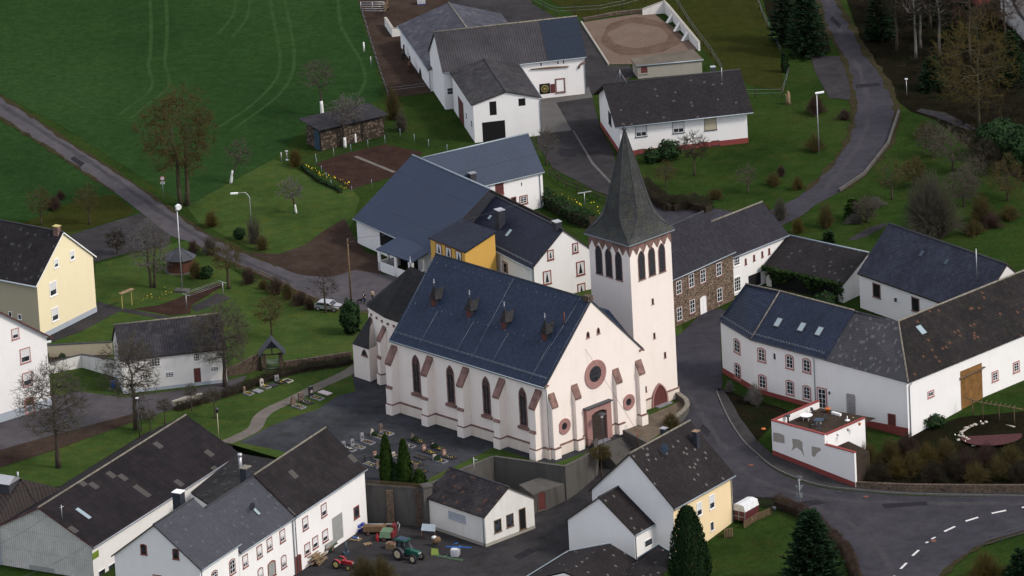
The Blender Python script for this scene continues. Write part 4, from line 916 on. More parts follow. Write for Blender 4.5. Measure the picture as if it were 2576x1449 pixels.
# ---- garage in the courtyard
h=house('garage','garage','small white workshop with patched brown-black tile roof and two dark gable windows','garage',wall='white_old',roof='r_garage',ridge='ridgedark',ob=.25,oa=.2,gutter=False,plinth=None)
for x,y in((1180,1070),(1272,1030)):h.win('R','H',x,y,54,98,trim='wood',tw=.1,sash=None)
h.win('R','H',1366,1018,50,160,trim='wood',tw=.1,sash=None,pane='black',name='doorway')
h.win('F','H',874,1003,130,58,trim='greyplinth',tw=.05,sash=(7,2),frame='greyplinth',pane='greyplinth',name='glass_block_window')
pb=MB();a,b=h.L/2-.2,h.W/2-.25;pb.prism([h.P(-a-.03,-b-.03,-1),h.P(a+.03,-b-.03,-1),h.P(a+.03,b+.03,-1),h.P(-a-.03,b+.03,-1)],(0,0,1.45));pb.build('plinth',MT['concrete_pale'],h.root)
h.downpipe(h.L/2-.5,-h.W/2+.25)
sm=MB();q=h.P(-h.L/2+3.4,1.2,h.zr-.6);sm.tube([q,q+Vector((0,0,2.4))],.05,5);sm.cbox(q+Vector((.25,0,2.0)),.5,.1,.12);sm.build('antenna',MT['metal'],h.root)
# ---- house with the dish
h=house('tv_house','house','white gabled house with cream side wall and lichen-spotted brown roof with a blue satellite dish','house',wall='cream',gable='white',roof='r_tilelich',ridge='ridge',ob=.4,oa=.25)
for x,y,w_,hh in((125,942,42,105),(220,888,42,108)):h.win('F','I',x,y,w_,hh,trim='frame',tw=.06,sash=(0,0),curtain=2)
h.win('F','I',221,1073,26,68,trim='frame',tw=.05,sash=None)
h.chimney(4.6,-2.4,.75,.7,1.9,'slatecl','palewood');h.chimney(4.6,2.6,.7,.7,1.6,'slatecl','metal')
h.downpipe(h.L/2-.5,-h.W/2+.4)
q,n_=h.roofhit('H',2450,560);dm=MB();dm.tube([q,q+Vector((0,0,1.2))],.04,5);t=q+Vector((0,0,1.3));ax=Vector((-.6,-.7,.35)).normalized();dm.tube([t,t+ax*.06,t+ax*.2],[.05,.45,.62],16)
single(dm,'satellite_dish',MT['dish_blue'],'dark blue satellite dish on a pole on the lichen-spotted roof','satellite dish')
h=house('tv_annex','house_annex','small white gabled annex with brown roof against the cream house','house',roof='r_tilelich',ridge='ridgedark',ob=.25,oa=.2)
h.win('F','H',2317,1197,60,55,trim='frame',tw=.08,sash=None);h.downpipe(-h.L/2+.35,-h.W/2+.25)
# flat dark roofs in front of the annex
q=[U('H',*p,z)for p,z in(((1715,1262),-2.2),((2035,1196),-1.0),((1600,1449),-2.6),((1380,1470),-2.9))]
zr_,ze_=-0.1,-2.1
r0,r1=U('H',2030,1205,zr_),U('H',1680,1415,zr_);e0,e1=U('H',1712,1265,ze_),U('H',1330,1500,ze_)
f0,f1=U('H',2228,1325,ze_),U('H',2000,1560,ze_)
root=thing('garage_roof_building','low building with dark brown tiled double roof at the bottom edge before the white annex','garage',(r1.x,r1.y,-5))
mb=MB();dn=Vector((0,0,-.2))
for a,b,c4,d4 in((e0,e1,r1,r0),(r0,r1,f1,f0)):mb.prism([a,b,c4,d4],dn)
mb.build('roof',MT['r_tilelich'],root)
mb=MB();vs=[]
poly=[e1,r1,f1,f0,r0,e0]
for p in poly:vs+=[Vector((p.x,p.y,-6)),Vector((p.x,p.y,p.z-.22))]
mb.add(vs,[(i*2,(i*2+2)%12,(i*2+3)%12,i*2+1)for i in range(6)]);mb.build('wall',MT['white'],root)
mb=MB();mb.tube([r0+Vector((0,0,.1)),e0+Vector((0,0,.1)),e1+Vector((0,0,.1))],.09,5);mb.build('gutter',MT['zinc'],root)
q=[U('H',*p,z)for p,z in(((2235,1320),-2.1),((2395,1215),-1.1),((2475,1265),-1.3),((2460,1400),-1.9),((2280,1560),-2.3),((2010,1560),-2.2))]
mb=MB();mb.prism(q,dn);mb.build('side_roof',MT['r_tilelich'],root)
mb=MB();mb.tube([q[0]+Vector((0,0,.1)),q[1]+Vector((0,0,.1)),q[2]+Vector((0,0,.1))],.1,5);mb.build('flashing',MT['zinc'],root)
# ---- right side: stone house, white wing, shed, barns
h=house('stone_house','stone_house','brown rubble stone house with white windows, half behind the church tower','house',wall='stone',roof='r_stonetile',ridge='ridgedark',ob=.35,oa=.2)
for x,y in((65,668),(152,633),(272,583),(72,862),(278,775),(-30,720),(-25,920)):h.win('F','F',x,y,52,118,trim='sandstone',tw=.18,sash=(1,2),proud=.05)
h.win('F','F',155,857,62,165,trim='sandstone',tw=.18,sash=(1,2),kind='seg',pane='frame',frame='frame',name='door')
h=house('white_wing','house_wing','white wing with dark grey roof and row of small slit windows beside the stone house','house wing',roof='r_stonetile',ridge='ridge',ob=.3,oa=.2)
h.win('F','F',407,522,50,72,trim='frame',tw=.07,sash=(2,2));h.win('F','F',412,695,58,118,trim='frame',tw=.12,sash=(2,3))
for x,y in((475,525),(538,497),(600,470),(652,447)):h.win('F','F',x,y,13,46,trim='redtrim',tw=.06,sash=None,pane='maroon',name='slit_window')
h.win('F','F',543,665,95,95,trim=None,sash=None,pane='black',name='gateway')
h.chimney(-h.L/2+.3,.4,1.1,1.0,1.6,'slatecl','darkmetal')
h=house('ivy_shed','shed','open shed with black tile roof hung with ivy along its eave','shed',wall='white_old',roof='r_ivy',ridge='zinc',ob=.3,oa=.3,gutter=False)
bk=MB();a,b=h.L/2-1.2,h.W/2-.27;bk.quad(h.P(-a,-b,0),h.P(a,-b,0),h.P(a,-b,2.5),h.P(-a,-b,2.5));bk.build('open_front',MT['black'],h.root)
h=house('dark_barn','barn','tall white barn with weathered navy tiled roof and two stone-framed hatches','barn',roof='r_navyold',ridge='ridgedark',wall='white',ob=.25,oa=.1,gutter=False)
for x,y in((1465,745),(1758,850)):h.win('F','F',x,y,56,108,trim='sandstone',tw=.14,sash=None,pane='black',name='hatch')
for x,y in((1805,465),(1993,527)):h.skylight('F',x,y,.45,.75,'dish_blue')
lm=MB();p=onface(h.F['F'],'F',1612,825);lm.cbox(p+h.F['F'][2]*.15,.22,.22,.4,h.yaw);lm.cbox(p+h.F['F'][2]*.15+Vector((0,0,.4)),.3,.3,.06,h.yaw);lm.build('wall_lantern',MT['darkmetal'],h.root)
am=MB();q,_=h.roofhit('F',2222,665);am.tube([q,q+Vector((0,0,4.4))],.06,6);single(am,'antenna_mast',MT['metal'],'tall thin steel mast on the weathered navy barn roof','mast')
# white farmhouse: bent front, three roofs along one wall line
ZB=-1.6
ze=7.4+ZB+1.6;zr=12.4
E=[U('F',275,967,ze),U('F',515,1112,ze),U('F',1075,1262,ze),U('F',1702,1440,ze-1.1)]
Rg=[U('F',475,692,zr),U('F',735,747,zr),U('F',1295,892,zr),U('F',1628,974,zr-.9)]
root=thing('farmhouse','white farmhouse with navy roof, three skylights and a bent front beside the main road','house',((E[1].x+E[2].x)/2,(E[1].y+E[2].y)/2,ZB))
def slab(name,pts,mt,th=.18):
 n=(pts[1]-pts[0]).cross(pts[-1]-pts[0]).normalized();n=n if n.z>0 else-n
 m_=MB();m_.prism(pts,-n*th);return m_.build(name,MT[mt],root)
rf=slab('roof',[E[0],E[1],Rg[1],Rg[0]],'r_navy')
rf2=slab('roof',[E[1],E[2],Rg[2],Rg[1]],'r_navy')
rf3=slab('tile_roof',[E[2]+Vector((0,0,-.15))+(E[2]-E[1]).normalized()*-.15,E[3],Rg[3],Rg[2]+Vector((0,0,-.3))],'r_greyglaze')
back=[Rg[i]+(Rg[i]-E[i]).normalized()*0+Vector(((Rg[i]-E[i]).x,(Rg[i]-E[i]).y,-(zr-ze)*.98))for i in range(4)]
for i,mt in((0,'r_navy'),(1,'r_navy'),(2,'r_greyglaze')):slab('back_roof',[Rg[i],Rg[i+1],back[i+1],back[i]],mt)
sc_=[(e+(r_-e)*.05)for e,r_ in zip(E,Rg)]
W4=[Vector((p.x,p.y,0))for p in sc_];B4=[Vector((p.x,p.y,0))for p in[b+(e-b)*.03 for b,e in zip(back,E)]]
mb=MB();zt=[ze+.12,ze+.12,ze+.0,ze-1.05]
zrr=[r_.z-.2 for r_ in Rg]
for i in range(3):
 a,b=W4[i],W4[i+1];mb.quad((a.x,a.y,ZB-1.5),(b.x,b.y,ZB-1.5),(b.x,b.y,zt[i+1]),(a.x,a.y,zt[i]))
 a,b=B4[i],B4[i+1];mb.quad((b.x,b.y,ZB-1.5),(a.x,a.y,ZB-1.5),(a.x,a.y,zt[i]),(b.x,b.y,zt[i+1]))
for i,fl in((0,False),(3,True)):
 g5=[Vector((W4[i].x,W4[i].y,ZB-1.5)),Vector((W4[i].x,W4[i].y,zt[i])),Vector((Rg[i].x,Rg[i].y,zrr[i])),Vector((B4[i].x,B4[i].y,zt[i])),Vector((B4[i].x,B4[i].y,ZB-1.5))]
 mb.poly(g5[::-1]if fl else g5)
mb.build('wall',MT['white'],root)
pb=MB()
for i in range(3):
 a,b=W4[i],W4[i+1];d=(b-a).normalized();n=Vector((d.y,-d.x,0))*.05;za,zb=H(a.x,a.y),H(b.x,b.y)
 pb.box(Vector((a.x,a.y,min(za,zb)-1)),b-a,n,(0,0,1.0+abs(za-zb)*.5+.75))
pb.build('plinth',MT['redplinth'],root)
k=MB();k.tube([Rg[0],Rg[1],Rg[2]],.13,6);k.tube([E[1]+Vector((0,0,.05)),Rg[1]+Vector((0,0,.05))],.09,5);k.build('ridge_cap',MT['ridge'],rf)
k=MB();k.tube([E[0]+Vector((0,0,-.1)),E[1]+Vector((0,0,-.1)),E[2]+Vector((0,0,-.1))],.09,6);k.build('gutter',MT['darkmetal'],rf)
FA=[]
for i in range(3):
 u_=(W4[i+1]-W4[i]).normalized();FA.append((W4[i]+Vector((0,0,0)),u_,Vector((u_.y,-u_.x,0))))
for x,y,hh in((411,1162,112),(416,1352,122)):window(root,*FA[0],'F',x,y,46,hh,trim='pinktrim',tw=.17,kind='seg',sash=(1,2))
for x,y,w_,hh in((597,1229,62,110),(808,1281,62,112),(937,1310,64,112),(603,1432,62,112),(811,1476,62,116),(938,1514,62,112)):window(root,*FA[1],'F',x,y,w_,hh,trim='pinktrim',tw=.17,kind='seg',sash=(1,2))
window(root,*FA[1],'F',695,1240,22,52,trim='frame',tw=.06,sash=None)
window(root,*FA[2],'I',1053,110,72,165,trim='pinktrim',tw=.16,sash=(1,3),name='door')
window(root,*FA[2],'I',1580,290,58,130,trim='redtrim',tw=.12,sash=None,pane='maroon',name='cellar_door')
# trellis, lantern
f=FA[2];c4=onface(f,'I',1272,150);tb=MB()
for i in range(-9,10):
 for sg in(-1,1):
  x0=i*.22;a=c4+f[1]*max(-.7,min(.7,x0));
  pts=[]
  for t in(-1.4,1.4):
   pass
  z_lo=max(-1.4,(-.7-x0)*sg*1.6 if sg>0 else(x0-.7)*1.6);z_hi=min(1.4,(.7-x0)*1.6 if sg>0 else(x0+.7)*1.6)
  if z_hi-z_lo>.1:tb.tube([c4+f[1]*(x0+sg*z_lo/1.6)+Vector((0,0,z_lo))+f[2]*.06,c4+f[1]*(x0+sg*z_hi/1.6)+Vector((0,0,z_hi))+f[2]*.06],.022,3)
single(tb,'wall_trellis',MT['darkwood'],'tall dark diamond trellis on the white wall above the roof terrace','trellis')
lm=MB();p=onface(f,'I',1110,75)+f[2]*.12;lm.cbox(p,.2,.2,.35);lm.build('wall_lantern',MT['darkmetal'],root)
lm=MB();lm.tube([E[2]+(E[1]-E[2])*.17+Vector((0,0,-.2)),W4[2]+(W4[1]-W4[2])*.17+f[2]*.1+Vector((0,0,ze-.7)),W4[2]+(W4[1]-W4[2])*.17+f[2]*.1+Vector((0,0,-1.5))],.06,6);lm.build('downpipe',MT['zinc'],root)
nR=(E[2]-E[1]).cross(Rg[1]-E[1]).normalized();uR=(E[2]-E[1]).normalized();vR=nR.cross(uR)
for x,y in((722,985),(900,1020),(1032,1052)):
 d=ray('F',x,y);p=EYE+d*((E[1]-EYE).dot(nR)/d.dot(nR));m_=MB();m_.box(p-uR*.5-vR*.72,uR*1.0,vR*1.44,nR*.09);m_.build('skylight',MT['darkmetal'],rf2)
 m_=MB();m_.box(p-uR*.4-vR*.6+nR*.04,uR*.8,vR*1.2,nR*.07);m_.build('skylight_pane',MT['skyglass'],rf2)
k=MB()
for seg,(s0,s1)in((0,(0,1)),(1,(0,.96))):
 n_z=12 if seg==0 else 24
 for i in range(n_z):
  t0,t1=s0+(s1-s0)*i/n_z,s0+(s1-s0)*(i+1)/n_z;L_=lambda t:E[seg]+(E[seg+1]-E[seg])*t+((Rg[seg]-E[seg])*.09 if seg==0 else(Rg[1]-E[1])*.09)
  k.tube([L_(t0)+Vector((0,0,.3)),L_((t0+t1)/2),L_(t1)+Vector((0,0,.3))],.025,3)
k.build('snow_guard',MT['zinc'],rf2)
# long orange-flecked barn on the right
FIT['brown_barn']=None
ze2,zr2=ze-1.1,zr-.9
e0=U('F',1702,1440,ze2);e1=U('F',2700,1030,ze2);r0=U('F',1628,974,zr2);r1=U('F',2700,518,zr2)
dirv=(e1-e0).normalized();e1=e0+dirv*30;r1=r0+dirv*31
root=thing('long_barn','long white barn with orange-flecked brown roof and wooden gate at the right edge','barn',((e0.x+e1.x)/2,(e0.y+e1.y)/2,-2.5))
slab2=slab('roof',[e0,e1,r1,r0],'r_orange',.18)
off=Vector((r0.x-e0.x,r0.y-e0.y,0));pr=Vector((-dirv.y,dirv.x,0));off=pr*off.dot(pr)
b0,b1=r0+off-Vector((0,0,zr2-ze2)),r1+off-Vector((0,0,zr2-ze2))
slab('back_roof',[r0,r1,b1,b0],'r_orange')
k=MB();k.tube([e0+Vector((0,0,.02)),r0+Vector((0,0,.02)),r1],.14,6);k.build('ridge_cap',MT['ridge'],slab2)
n=Vector((dirv.y,-dirv.x,0));w0=e0-n*.35-Vector((0,0,e0.z))+dirv*.05;w1=e1-n*.35-Vector((0,0,e1.z))
mb=MB();mb.quad((w0.x,w0.y,-5),(w1.x,w1.y,-5),(w1.x,w1.y,ze2+.12),(w0.x,w0.y,ze2+.12))
k0=b0-Vector((0,0,b0.z))+n*.35;k1=b1-Vector((0,0,b1.z))+n*.35
mb.poly([Vector((w1.x,w1.y,-5)),Vector((k1.x,k1.y,-5)),Vector((k1.x,k1.y,ze2)),Vector((r1.x,r1.y,zr2-.25)),Vector((w1.x,w1.y,ze2))])
mb.quad((k1.x,k1.y,-5),(k0.x,k0.y,-5),(k0.x,k0.y,ze2),(k1.x,k1.y,ze2));mb.build('wall',MT['white'],root)
ff=(w0,dirv,n)
window(root,*ff,'I',1872,75,50,52,trim='pinktrim',tw=.16,sash=(1,0));window(root,*ff,'F',2357,1390,52,78,trim='pinktrim',tw=.16);window(root,*ff,'F',2517,1320,52,82,trim='pinktrim',tw=.16)
window(root,*ff,'I',2180,22,172,300,trim=None,sash=None,pane='gatewood',name='barn_gate')
mb=MB();p=onface(ff,'F',2180,1365);q0=onface(ff,'F',2088,1405);q1=onface(ff,'F',2272,1318);mb.box(q0+Vector((0,0,-.05)),q1-q0,n*.35,(0,0,.1));mb.build('gate_canopy',MT['wood'],root)
mb=MB();p=onface(ff,'I',1712,0);mb.tube([Vector((w0.x,w0.y,ze2-.1))+dirv*.7+n*.4,Vector((w0.x,w0.y,ze2-.7))+dirv*.4+n*.1,Vector((w0.x,w0.y,-3.5))+dirv*.4+n*.1],.07,6);mb.build('downpipe',MT['zinc'],root)
pb=MB();pb.box(Vector((w0.x,w0.y,-5)),dirv*30,n*.05,(0,0,2.9));pb.build('plinth',MT['pinktrim'],root)
q=onface(ff,'F',1800,1040)
nn=(e1-e0).cross(r0-e0).normalized();d=ray('F',1800,1040);p=EYE+d*((e0-EYE).dot(nn)/d.dot(nn));vv=nn.cross(dirv);m_=MB();m_.box(p-dirv*.45-vv*.7,dirv*.9,vv*1.4,nn*.07);m_.build('skylight',MT['skyglass'],slab2)
# buildings glimpsed in the top right corner
for i,(pts,lab)in enumerate((((('C',2180,-40),('C',2225,50),('C',2330,10),('C',2420,-30)),'house corner with pale roof behind the wood at the top edge'),((('C',2540,-40),('C',2535,260),('C',2640,380),('C',2700,-40)),'pale grey house wall at the top right corner'))):
 P0=[UH(*p)for p in pts];root=thing('house',lab,'house',(P0[1].x,P0[1].y,0))
 mb=MB();base=[Vector((p.x,p.y,-.5))for p in(P0[1],P0[2],P0[2]+Vector((2,8,0)),P0[1]+Vector((-2,8,0)))]
 mb.prism(base,(0,0,4.2));mb.build('wall',MT['white_old']if i else MT['redplinth'],root)
 mb=MB();cen=sum(base,Vector())/4;t4=[b+(b-cen)*.1+Vector((0,0,3.8))for b in base];ap=[(t4[0]+t4[3])/2+Vector((0,0,2.2)),(t4[1]+t4[2])/2+Vector((0,0,2.2))]
 mb.prism([t4[0],t4[1],ap[1],ap[0]],(0,0,-.15));mb.prism([t4[2],t4[3],ap[0],ap[1]],(0,0,-.15));mb.build('roof',MT['r_fibrepale'],root)
 # ---------------------------------------------------------------- parish church
NF=(0.1623,-50.5687,-46.86,29.07,18.17,10.06,19.47,0)
ch=House('church','pink-white parish church with navy slate nave roof, four small dormers and a tall spired tower','church',NF,oa=.12,ob=.45,wall='church',roof='r_church',ridge=None,gutter=True,verge='darkmetal',th=.22)
root=ch.root;ch.root.name='church';WLOC['church']=WLOC.get('church',ch.c)
k=MB();k.tube([ch.P(-ch.L/2,0,ch.zr),ch.P(ch.L/2-.1,0,ch.zr)],.10,6);k.build('ridge_cap',MT['ridgedark'],ch.roof)
k=MB();k.cbox(ch.P(ch.L/2-.55,0,ch.zr-.3),1.0,.9,.75,ch.yaw);k.build('gable_stone',MT['rubble'],root)
a_,b_=ch.L/2-.12,ch.W/2-.45
sl=ch.sl
def slopept(c,x,y,up=0.0):
 p,n=ch.roofhit(c,x,y);return p+n*up
 # nave plinth and string course
def course(z0_,h_,out,mt,name,faces='FR'):
 m_=MB()
 m_.box(ch.P(-a_,-b_,z0_),ch.A*(2*a_+out),-ch.B*out,(0,0,h_))
 m_.box(ch.P(a_,-b_,z0_),ch.B*13.2,ch.A*out,(0,0,h_));return m_.build(name,MT[mt],root)
course(-1,2.35,.16,'plinth','plinth');course(1.35,.17,.22,'sandstone','string_course')
# buttresses: stepped shafts with sloping sandstone caps
def buttress(p,u,n,wid,dep,zt,rise,zmid=3.6,ledge=True):
 """p = wall point at ground, u along the wall, n outward"""
 m_=MB();z=Vector((0,0,1));q=p-u*wid/2
 m_.box(q-z*1-u*.05,u*(wid+.1),n*(dep+(.35 if ledge else .22)),(0,0,2.35))
 m_.box(q+z*1.35,u*wid,n*(dep+(.18 if ledge else 0)),(0,0,zmid-1.35))
 m_.box(q+z*zmid,u*wid,n*dep,(0,0,zt-rise-zmid))
 m_.prism([q+z*(zt-rise),q+n*dep+z*(zt-rise),q+z*zt],u*wid)
 o=m_.build('buttress',MT['church'],root)
 c=MB();t=.16
 c.prism([q-u*.06+z*(zt-rise-.16)+n*(dep+.10),q-u*.06+z*(zt-rise+t)+n*(dep+.10),q-u*.06+z*(zt+t*1.6),q-u*.06+z*(zt-.2)],u*(wid+.12))
 c.build('buttress_cap',MT['sandstone'],o);c=MB()
 if ledge:
  c.prism([q-u*.05+z*zmid+n*dep,q-u*.05+z*zmid+n*(dep+.26),q-u*.05+z*(zmid+.38)+n*dep],u*(wid+.1));c.build('offset_ledge',MT['sandstone'],o)
 c=MB();c.box(q-u*.09+z*1.35,u*(wid+.18),n*(dep+.26),(0,0,.17));c.build('string_course',MT['sandstone'],o)
FF=ch.F['F'];FR=ch.F['R'];FL=ch.F['L']
bx=[onface(FF,'H',*t)for t in((450,220),(720,302),(1000,385),(1262,470))]
aa=[(p-ch.c).dot(ch.A)for p in bx];step=(aa[-1]-aa[0])/3
top=[onface(FF,'E',675,1246).z,onface(FF,'E',945,1330).z]
ztop=min(9.0,sum(top)/2)
for i in range(4):buttress(ch.P(aa[0]+step*i-.55,-b_,0),ch.A,-ch.B,1.05,1.25,ztop,2.0)
buttress(ch.P(min(a_-.56,aa[0]+step*4-.55),-b_,0),ch.A,-ch.B,1.05,1.3,ztop,2.0)
for(x,y),(x2,y2)in(((1592,45),0),((1765,-15),0),((2077,-140),0),((2249,-198),0))if False else(((1581,52),(0,0)),((1756,-10),(0,0)),((2066,-131),(0,0)),((2238,-191),(0,0))):
 p=onface(FR,'H',x,y);b0_=(p-ch.c).dot(ch.B)
 buttress(ch.P(a_,b0_,0),ch.B,ch.A,1.0,.6,min(p.z,8.6),1.5,ledge=False)
 # tall traceried nave windows
for x,y0,y1 in((567,1228,1519),(826,1306,1598),(1096,1390,1684),(1372,1472,1768)):
 cen=(onface(FF,'E',x,y0)+onface(FF,'E',x,y1))/2;hh=onface(FF,'E',x,y0).z-onface(FF,'E',x,y1).z
 o=window(root,*FF,'E',0,0,1.5,hh,cen=cen,metres=True,trim='sandstone',tw=.15,kind='gothic',sash=(1,0),pane='lead',frame='sandstone',name='nave_window',proud=.04)
 tr=MB();P=lambda u_,z_:cen+FF[1]*u_+Vector((0,0,z_))+FF[2]*.05
 for sx in(-1,1):
  tr.tube([P(sx*.55,hh/2-1.75),P(sx*.5,hh/2-1.35),P(sx*.28,hh/2-1.1),P(0,hh/2-1.45)],.055,4)
 ring_=[P(.27*math.cos(t*math.pi/5),hh/2-.8+.27*math.sin(t*math.pi/5))for t in range(11)];tr.tube(ring_,.05,4);tr.build('tracery',MT['sandstone'],o)
 sb=MB();sb.box(cen-FF[1]*.95-Vector((0,0,hh/2+.35)),FF[1]*1.9,FF[2]*.3,(0,0,.38));sb.build('sill',MT['sandstone'],o)
 # rose window and two round windows with stepped splays
def rose(c,x,y,r,rg,lead=True,name='round_window'):
 cen=onface(FR,c,x,y);z=Vector((0,0,1));P=lambda u_,z_:cen+FR[1]*u_+z*z_;m_=MB()
 rings=[(r,.14),(r*.86,.11),(rg+(r-rg)*.45,.085),(rg+(r-rg)*.2,.06),(rg,.03)]
 for i in range(len(rings)-1):
  (ra,d0),(rb,d1)=rings[i],rings[i+1]
  ringmesh(m_,P,archpts(2*ra,2*ra,'round'),archpts(2*rb,2*rb,'round'),FR[2],-.02,d0)
 o=m_.build(name,MT['sandpaint'],root)
 g=MB();g.poly([P(*q)+FR[2]*.035 for q in archpts(2*rg,2*rg,'round')]);g.build('pane',MT['lead'],o)
 if lead:
  b=MB()
  for s in(-.33,.33):
   L_=math.sqrt(1-s*s)*rg;b.box(P(s*rg-.03,-L_)+FR[2]*.03,FR[1]*.06,z*2*L_,FR[2]*.03);b.box(P(-L_,s*rg-.03)+FR[2]*.03,FR[1]*2*L_,z*.06,FR[2]*.035)
  b.build('tracery',MT['darkmetal'],o)
rose('H',1915,-76,1.92,1.08,True,'rose_window');rose('H',1682,318,1.06,.48,False);rose('H',2167,135,1.06,.48,False)
# portal
z=Vector((0,0,1))
pl_,pr_=onface(FR,'H',1840,420),onface(FR,'H',2025,370);w_=(pr_-pl_).dot(FR[1]);c0=(pl_+pr_)/2;c0.z=0
P=lambda u_,z_:c0+FR[1]*u_+z*z_
hp=onface(FR,'H',1930,152).z;di=w_*.305
m_=MB();inner=[(-di,0),(di,0),(di,hp-1.0),(di*.5,hp-.72),(0,hp-.64),(-di*.5,hp-.72),(-di,hp-1.0)];outer=[(-w_/2,0),(w_/2,0),(w_/2,hp),(w_/4,hp),(0,hp),(-w_/4,hp),(-w_/2,hp)]
ringmesh(m_,P,outer,inner,FR[2],-.05,.55);po=m_.build('portal',MT['sandpaint'],root)
m_=MB();m_.poly([P(*q)+FR[2]*.24 for q in inner]);m_.build('door',MT['darkwood'],po)
m_=MB();m_.box(P(-w_/2-.15,hp)-FR[2]*.05,FR[1]*(w_+.3),FR[2]*.8,z*.16);m_.build('portal_cap',MT['darkmetal'],po)
m_=MB();m_.box(P(-di,-.1),FR[1]*2*di,FR[2]*1.1,z*.2);m_.build('threshold',MT['granite'],po)
for x,y in((1790,232),(2102,113)):
 p=onface(FR,'H',x,y)+FR[2]*.3;m_=MB();m_.lathe(p-z*.45,[(.05,-.15),(.12,0),(.2,.55),(.24,.58),(.1,.75),(.03,.8)],8);m_.tube([p+z*.1,p-FR[2]*.3+z*.1],.03,4);m_.build('wall_lantern',MT['darkmetal'],root)
for x,y in((1860,1076),(1938,1046)):ch.win('R','E',x,y,24,52,trim='sandpaint',tw=.08,sash=None,kind='gothic',pane='black',name='lancet')
for x,y,x2 in((2262,1195,0),(1545,1470,0)):
 p=onface(FR,'E',x,y);m_=MB();m_.box(p-FR[1]*.35,FR[1]*.7,FR[2]*.2,z*.2);m_.build('corbel',MT['sandstone'],root)
 # dormers with pointed hoods and finials
for x,y in((698,880),(965,965),(1228,1052),(1534,1140)):
 p,n=ch.roofhit('E',x,y-28);b0_=(p-ch.c).dot(ch.B);a0_=(p-ch.c).dot(ch.A)
 Q=lambda a,b,zz:ch.P(a0_+a,b0_+b,p.z-ch.c.z+zz)
 w2=.42;o=None
 m_=MB();hw=.95
 m_.prism([Q(-w2,-.1,-.35),Q(w2,-.1,-.35),Q(w2,-.1,hw),Q(-w2,-.1,hw)],ch.B*(hw/sl+.6));o=m_.build('dormer',MT['r_choir'],ch.roof)
 m_=MB();m_.box(Q(-w2+.06,-.13,-.12),ch.A*(2*w2-.12),-ch.B*.02,z*(hw-.0));m_.build('dormer_louvre',MT['maroon'],o)
 m_=MB();ap=Q(0,.25,hw+1.75);e=.2;f0,f1=Q(-w2-e,-.3,hw-.1),Q(w2+e,-.3,hw-.1);rb=Q(0,(hw+1.1)/sl+.9,hw+1.25);lb0,lb1=Q(-w2-e-.15,(hw)/sl+.4,hw-.1),Q(w2+e+.15,(hw)/sl+.4,hw-.1)
 md=Q(0,.7,hw+.95)
 m_.add([f0,f1,ap,md,lb0,lb1,rb],[(0,1,2),(1,5,6,3),(1,3,2),(0,2,3),(0,3,6,4)]);m_.build('dormer_hood',MT['r_choir'],o)
 m_=MB();m_.lathe(ap-z*.15,[(.06,0),(.05,.35),(.13,.45),(.05,.55),(.035,.95),(.0,1.05)],6);m_.box(ap+z*.62-ch.A*.17,ch.A*.34,ch.B*.05,z*.06);m_.build('finial',MT['metal'],o)
 # wires, snow guard and hooks on the slates
m_=MB()
def wire(*pts):m_.tube([slopept(*q,.03)for q in pts],.013,4)
for pts in((('E',705,480),('E',385,1110)),(('E',1305,645),('E',1125,985),('E',965,1290)),(('E',1810,795),('E',1410,1438)),(('E',1870,830),('H',1525,0)),(('E',728,900),('E',575,1175)),(('E',998,980),('E',838,1255)),(('E',1262,1065),('E',1105,1340)),(('E',1572,1150),('E',1410,1438))):wire(*pts)
m_.build('lightning_conductor',MT['zinc'],ch.roof)
m_=MB();zb=ch.ze+.75*sl
for k in range(2):m_.tube([ch.P(-ch.L/2+.2,-ch.W/2+.75,zb+.12+k*.16),ch.P(ch.L/2-.2,-ch.W/2+.75,zb+.12+k*.16)],.014,4)
for k in range(30):a=-ch.L/2+.5+k*(ch.L-1)/29;m_.tube([ch.P(a,-ch.W/2+.75,zb),ch.P(a,-ch.W/2+.75,zb+.3)],.02,3)
m_.build('snow_guard',MT['zinc'],ch.roof)
m_=MB()
for k in range(17):
 a=-ch.L/2+1.2+k*(ch.L-2)/16
 for bb in(.9,5.2):
  q=ch.P(a,-bb,ch.zr-bb*sl);m_=MB();m_.tube([q+Vector((0,0,.02)),q+Vector((0,0,.24)),q+ch.B*.12+Vector((0,0,.2))],.022,3);m_.build('roof_hook',MT['zinc'],ch.roof)
q=slopept('E',1685,1000);m_=MB();m_.tube([q,q+z*1.7],.07,5);m_.tube([q+z*1.1-ch.A*.7,q+z*1.2+ch.A*.1],.03,4);m_.build('cable_mast',MT['rust'],ch.roof)
ch.downpipe(ch.L/2-.12,-b_+.06)
# ---- choir and apse behind the nave: narrower, with a rounded end
zc=9.3;hz=17.3
ev=[U('E',*t,zc)for t in((420,992),(310,940),(210,858))]
loc=[((p-ch.c).dot(ch.A),(p-ch.c).dot(ch.B))for p in ev]
bw=-loc[0][1]
ax0=-ch.L/2
dA=ray('E',522,560);nB=ch.B;tpt=EYE+dA*((ch.c-EYE).dot(nB)/dA.dot(nB));apex_a=(tpt-ch.c).dot(ch.A);apex_z=tpt.z
print('choir',loc,'apex',apex_a,apex_z,'ztop',ztop,'butt a',aa,'step',step,a_,b_)
bw=min(bw,8.2)
a_eave=[l[0]for l in loc]
pts2=[(ax0+.3,-loc[0][1]),(loc[1][0],-loc[1][1]),(loc[2][0],-loc[2][1])]
hb=[min(8.4,max(.6,q[1]))for q in pts2]
outl=[(ax0+.3,-hb[0]),(pts2[1][0],-hb[1]),(pts2[2][0],-hb[2])]
end_a=outl[2][0]-.8
outl+=[(end_a,0),(outl[2][0],hb[2]),(outl[1][0],hb[1]),(ax0+.3,hb[0])]
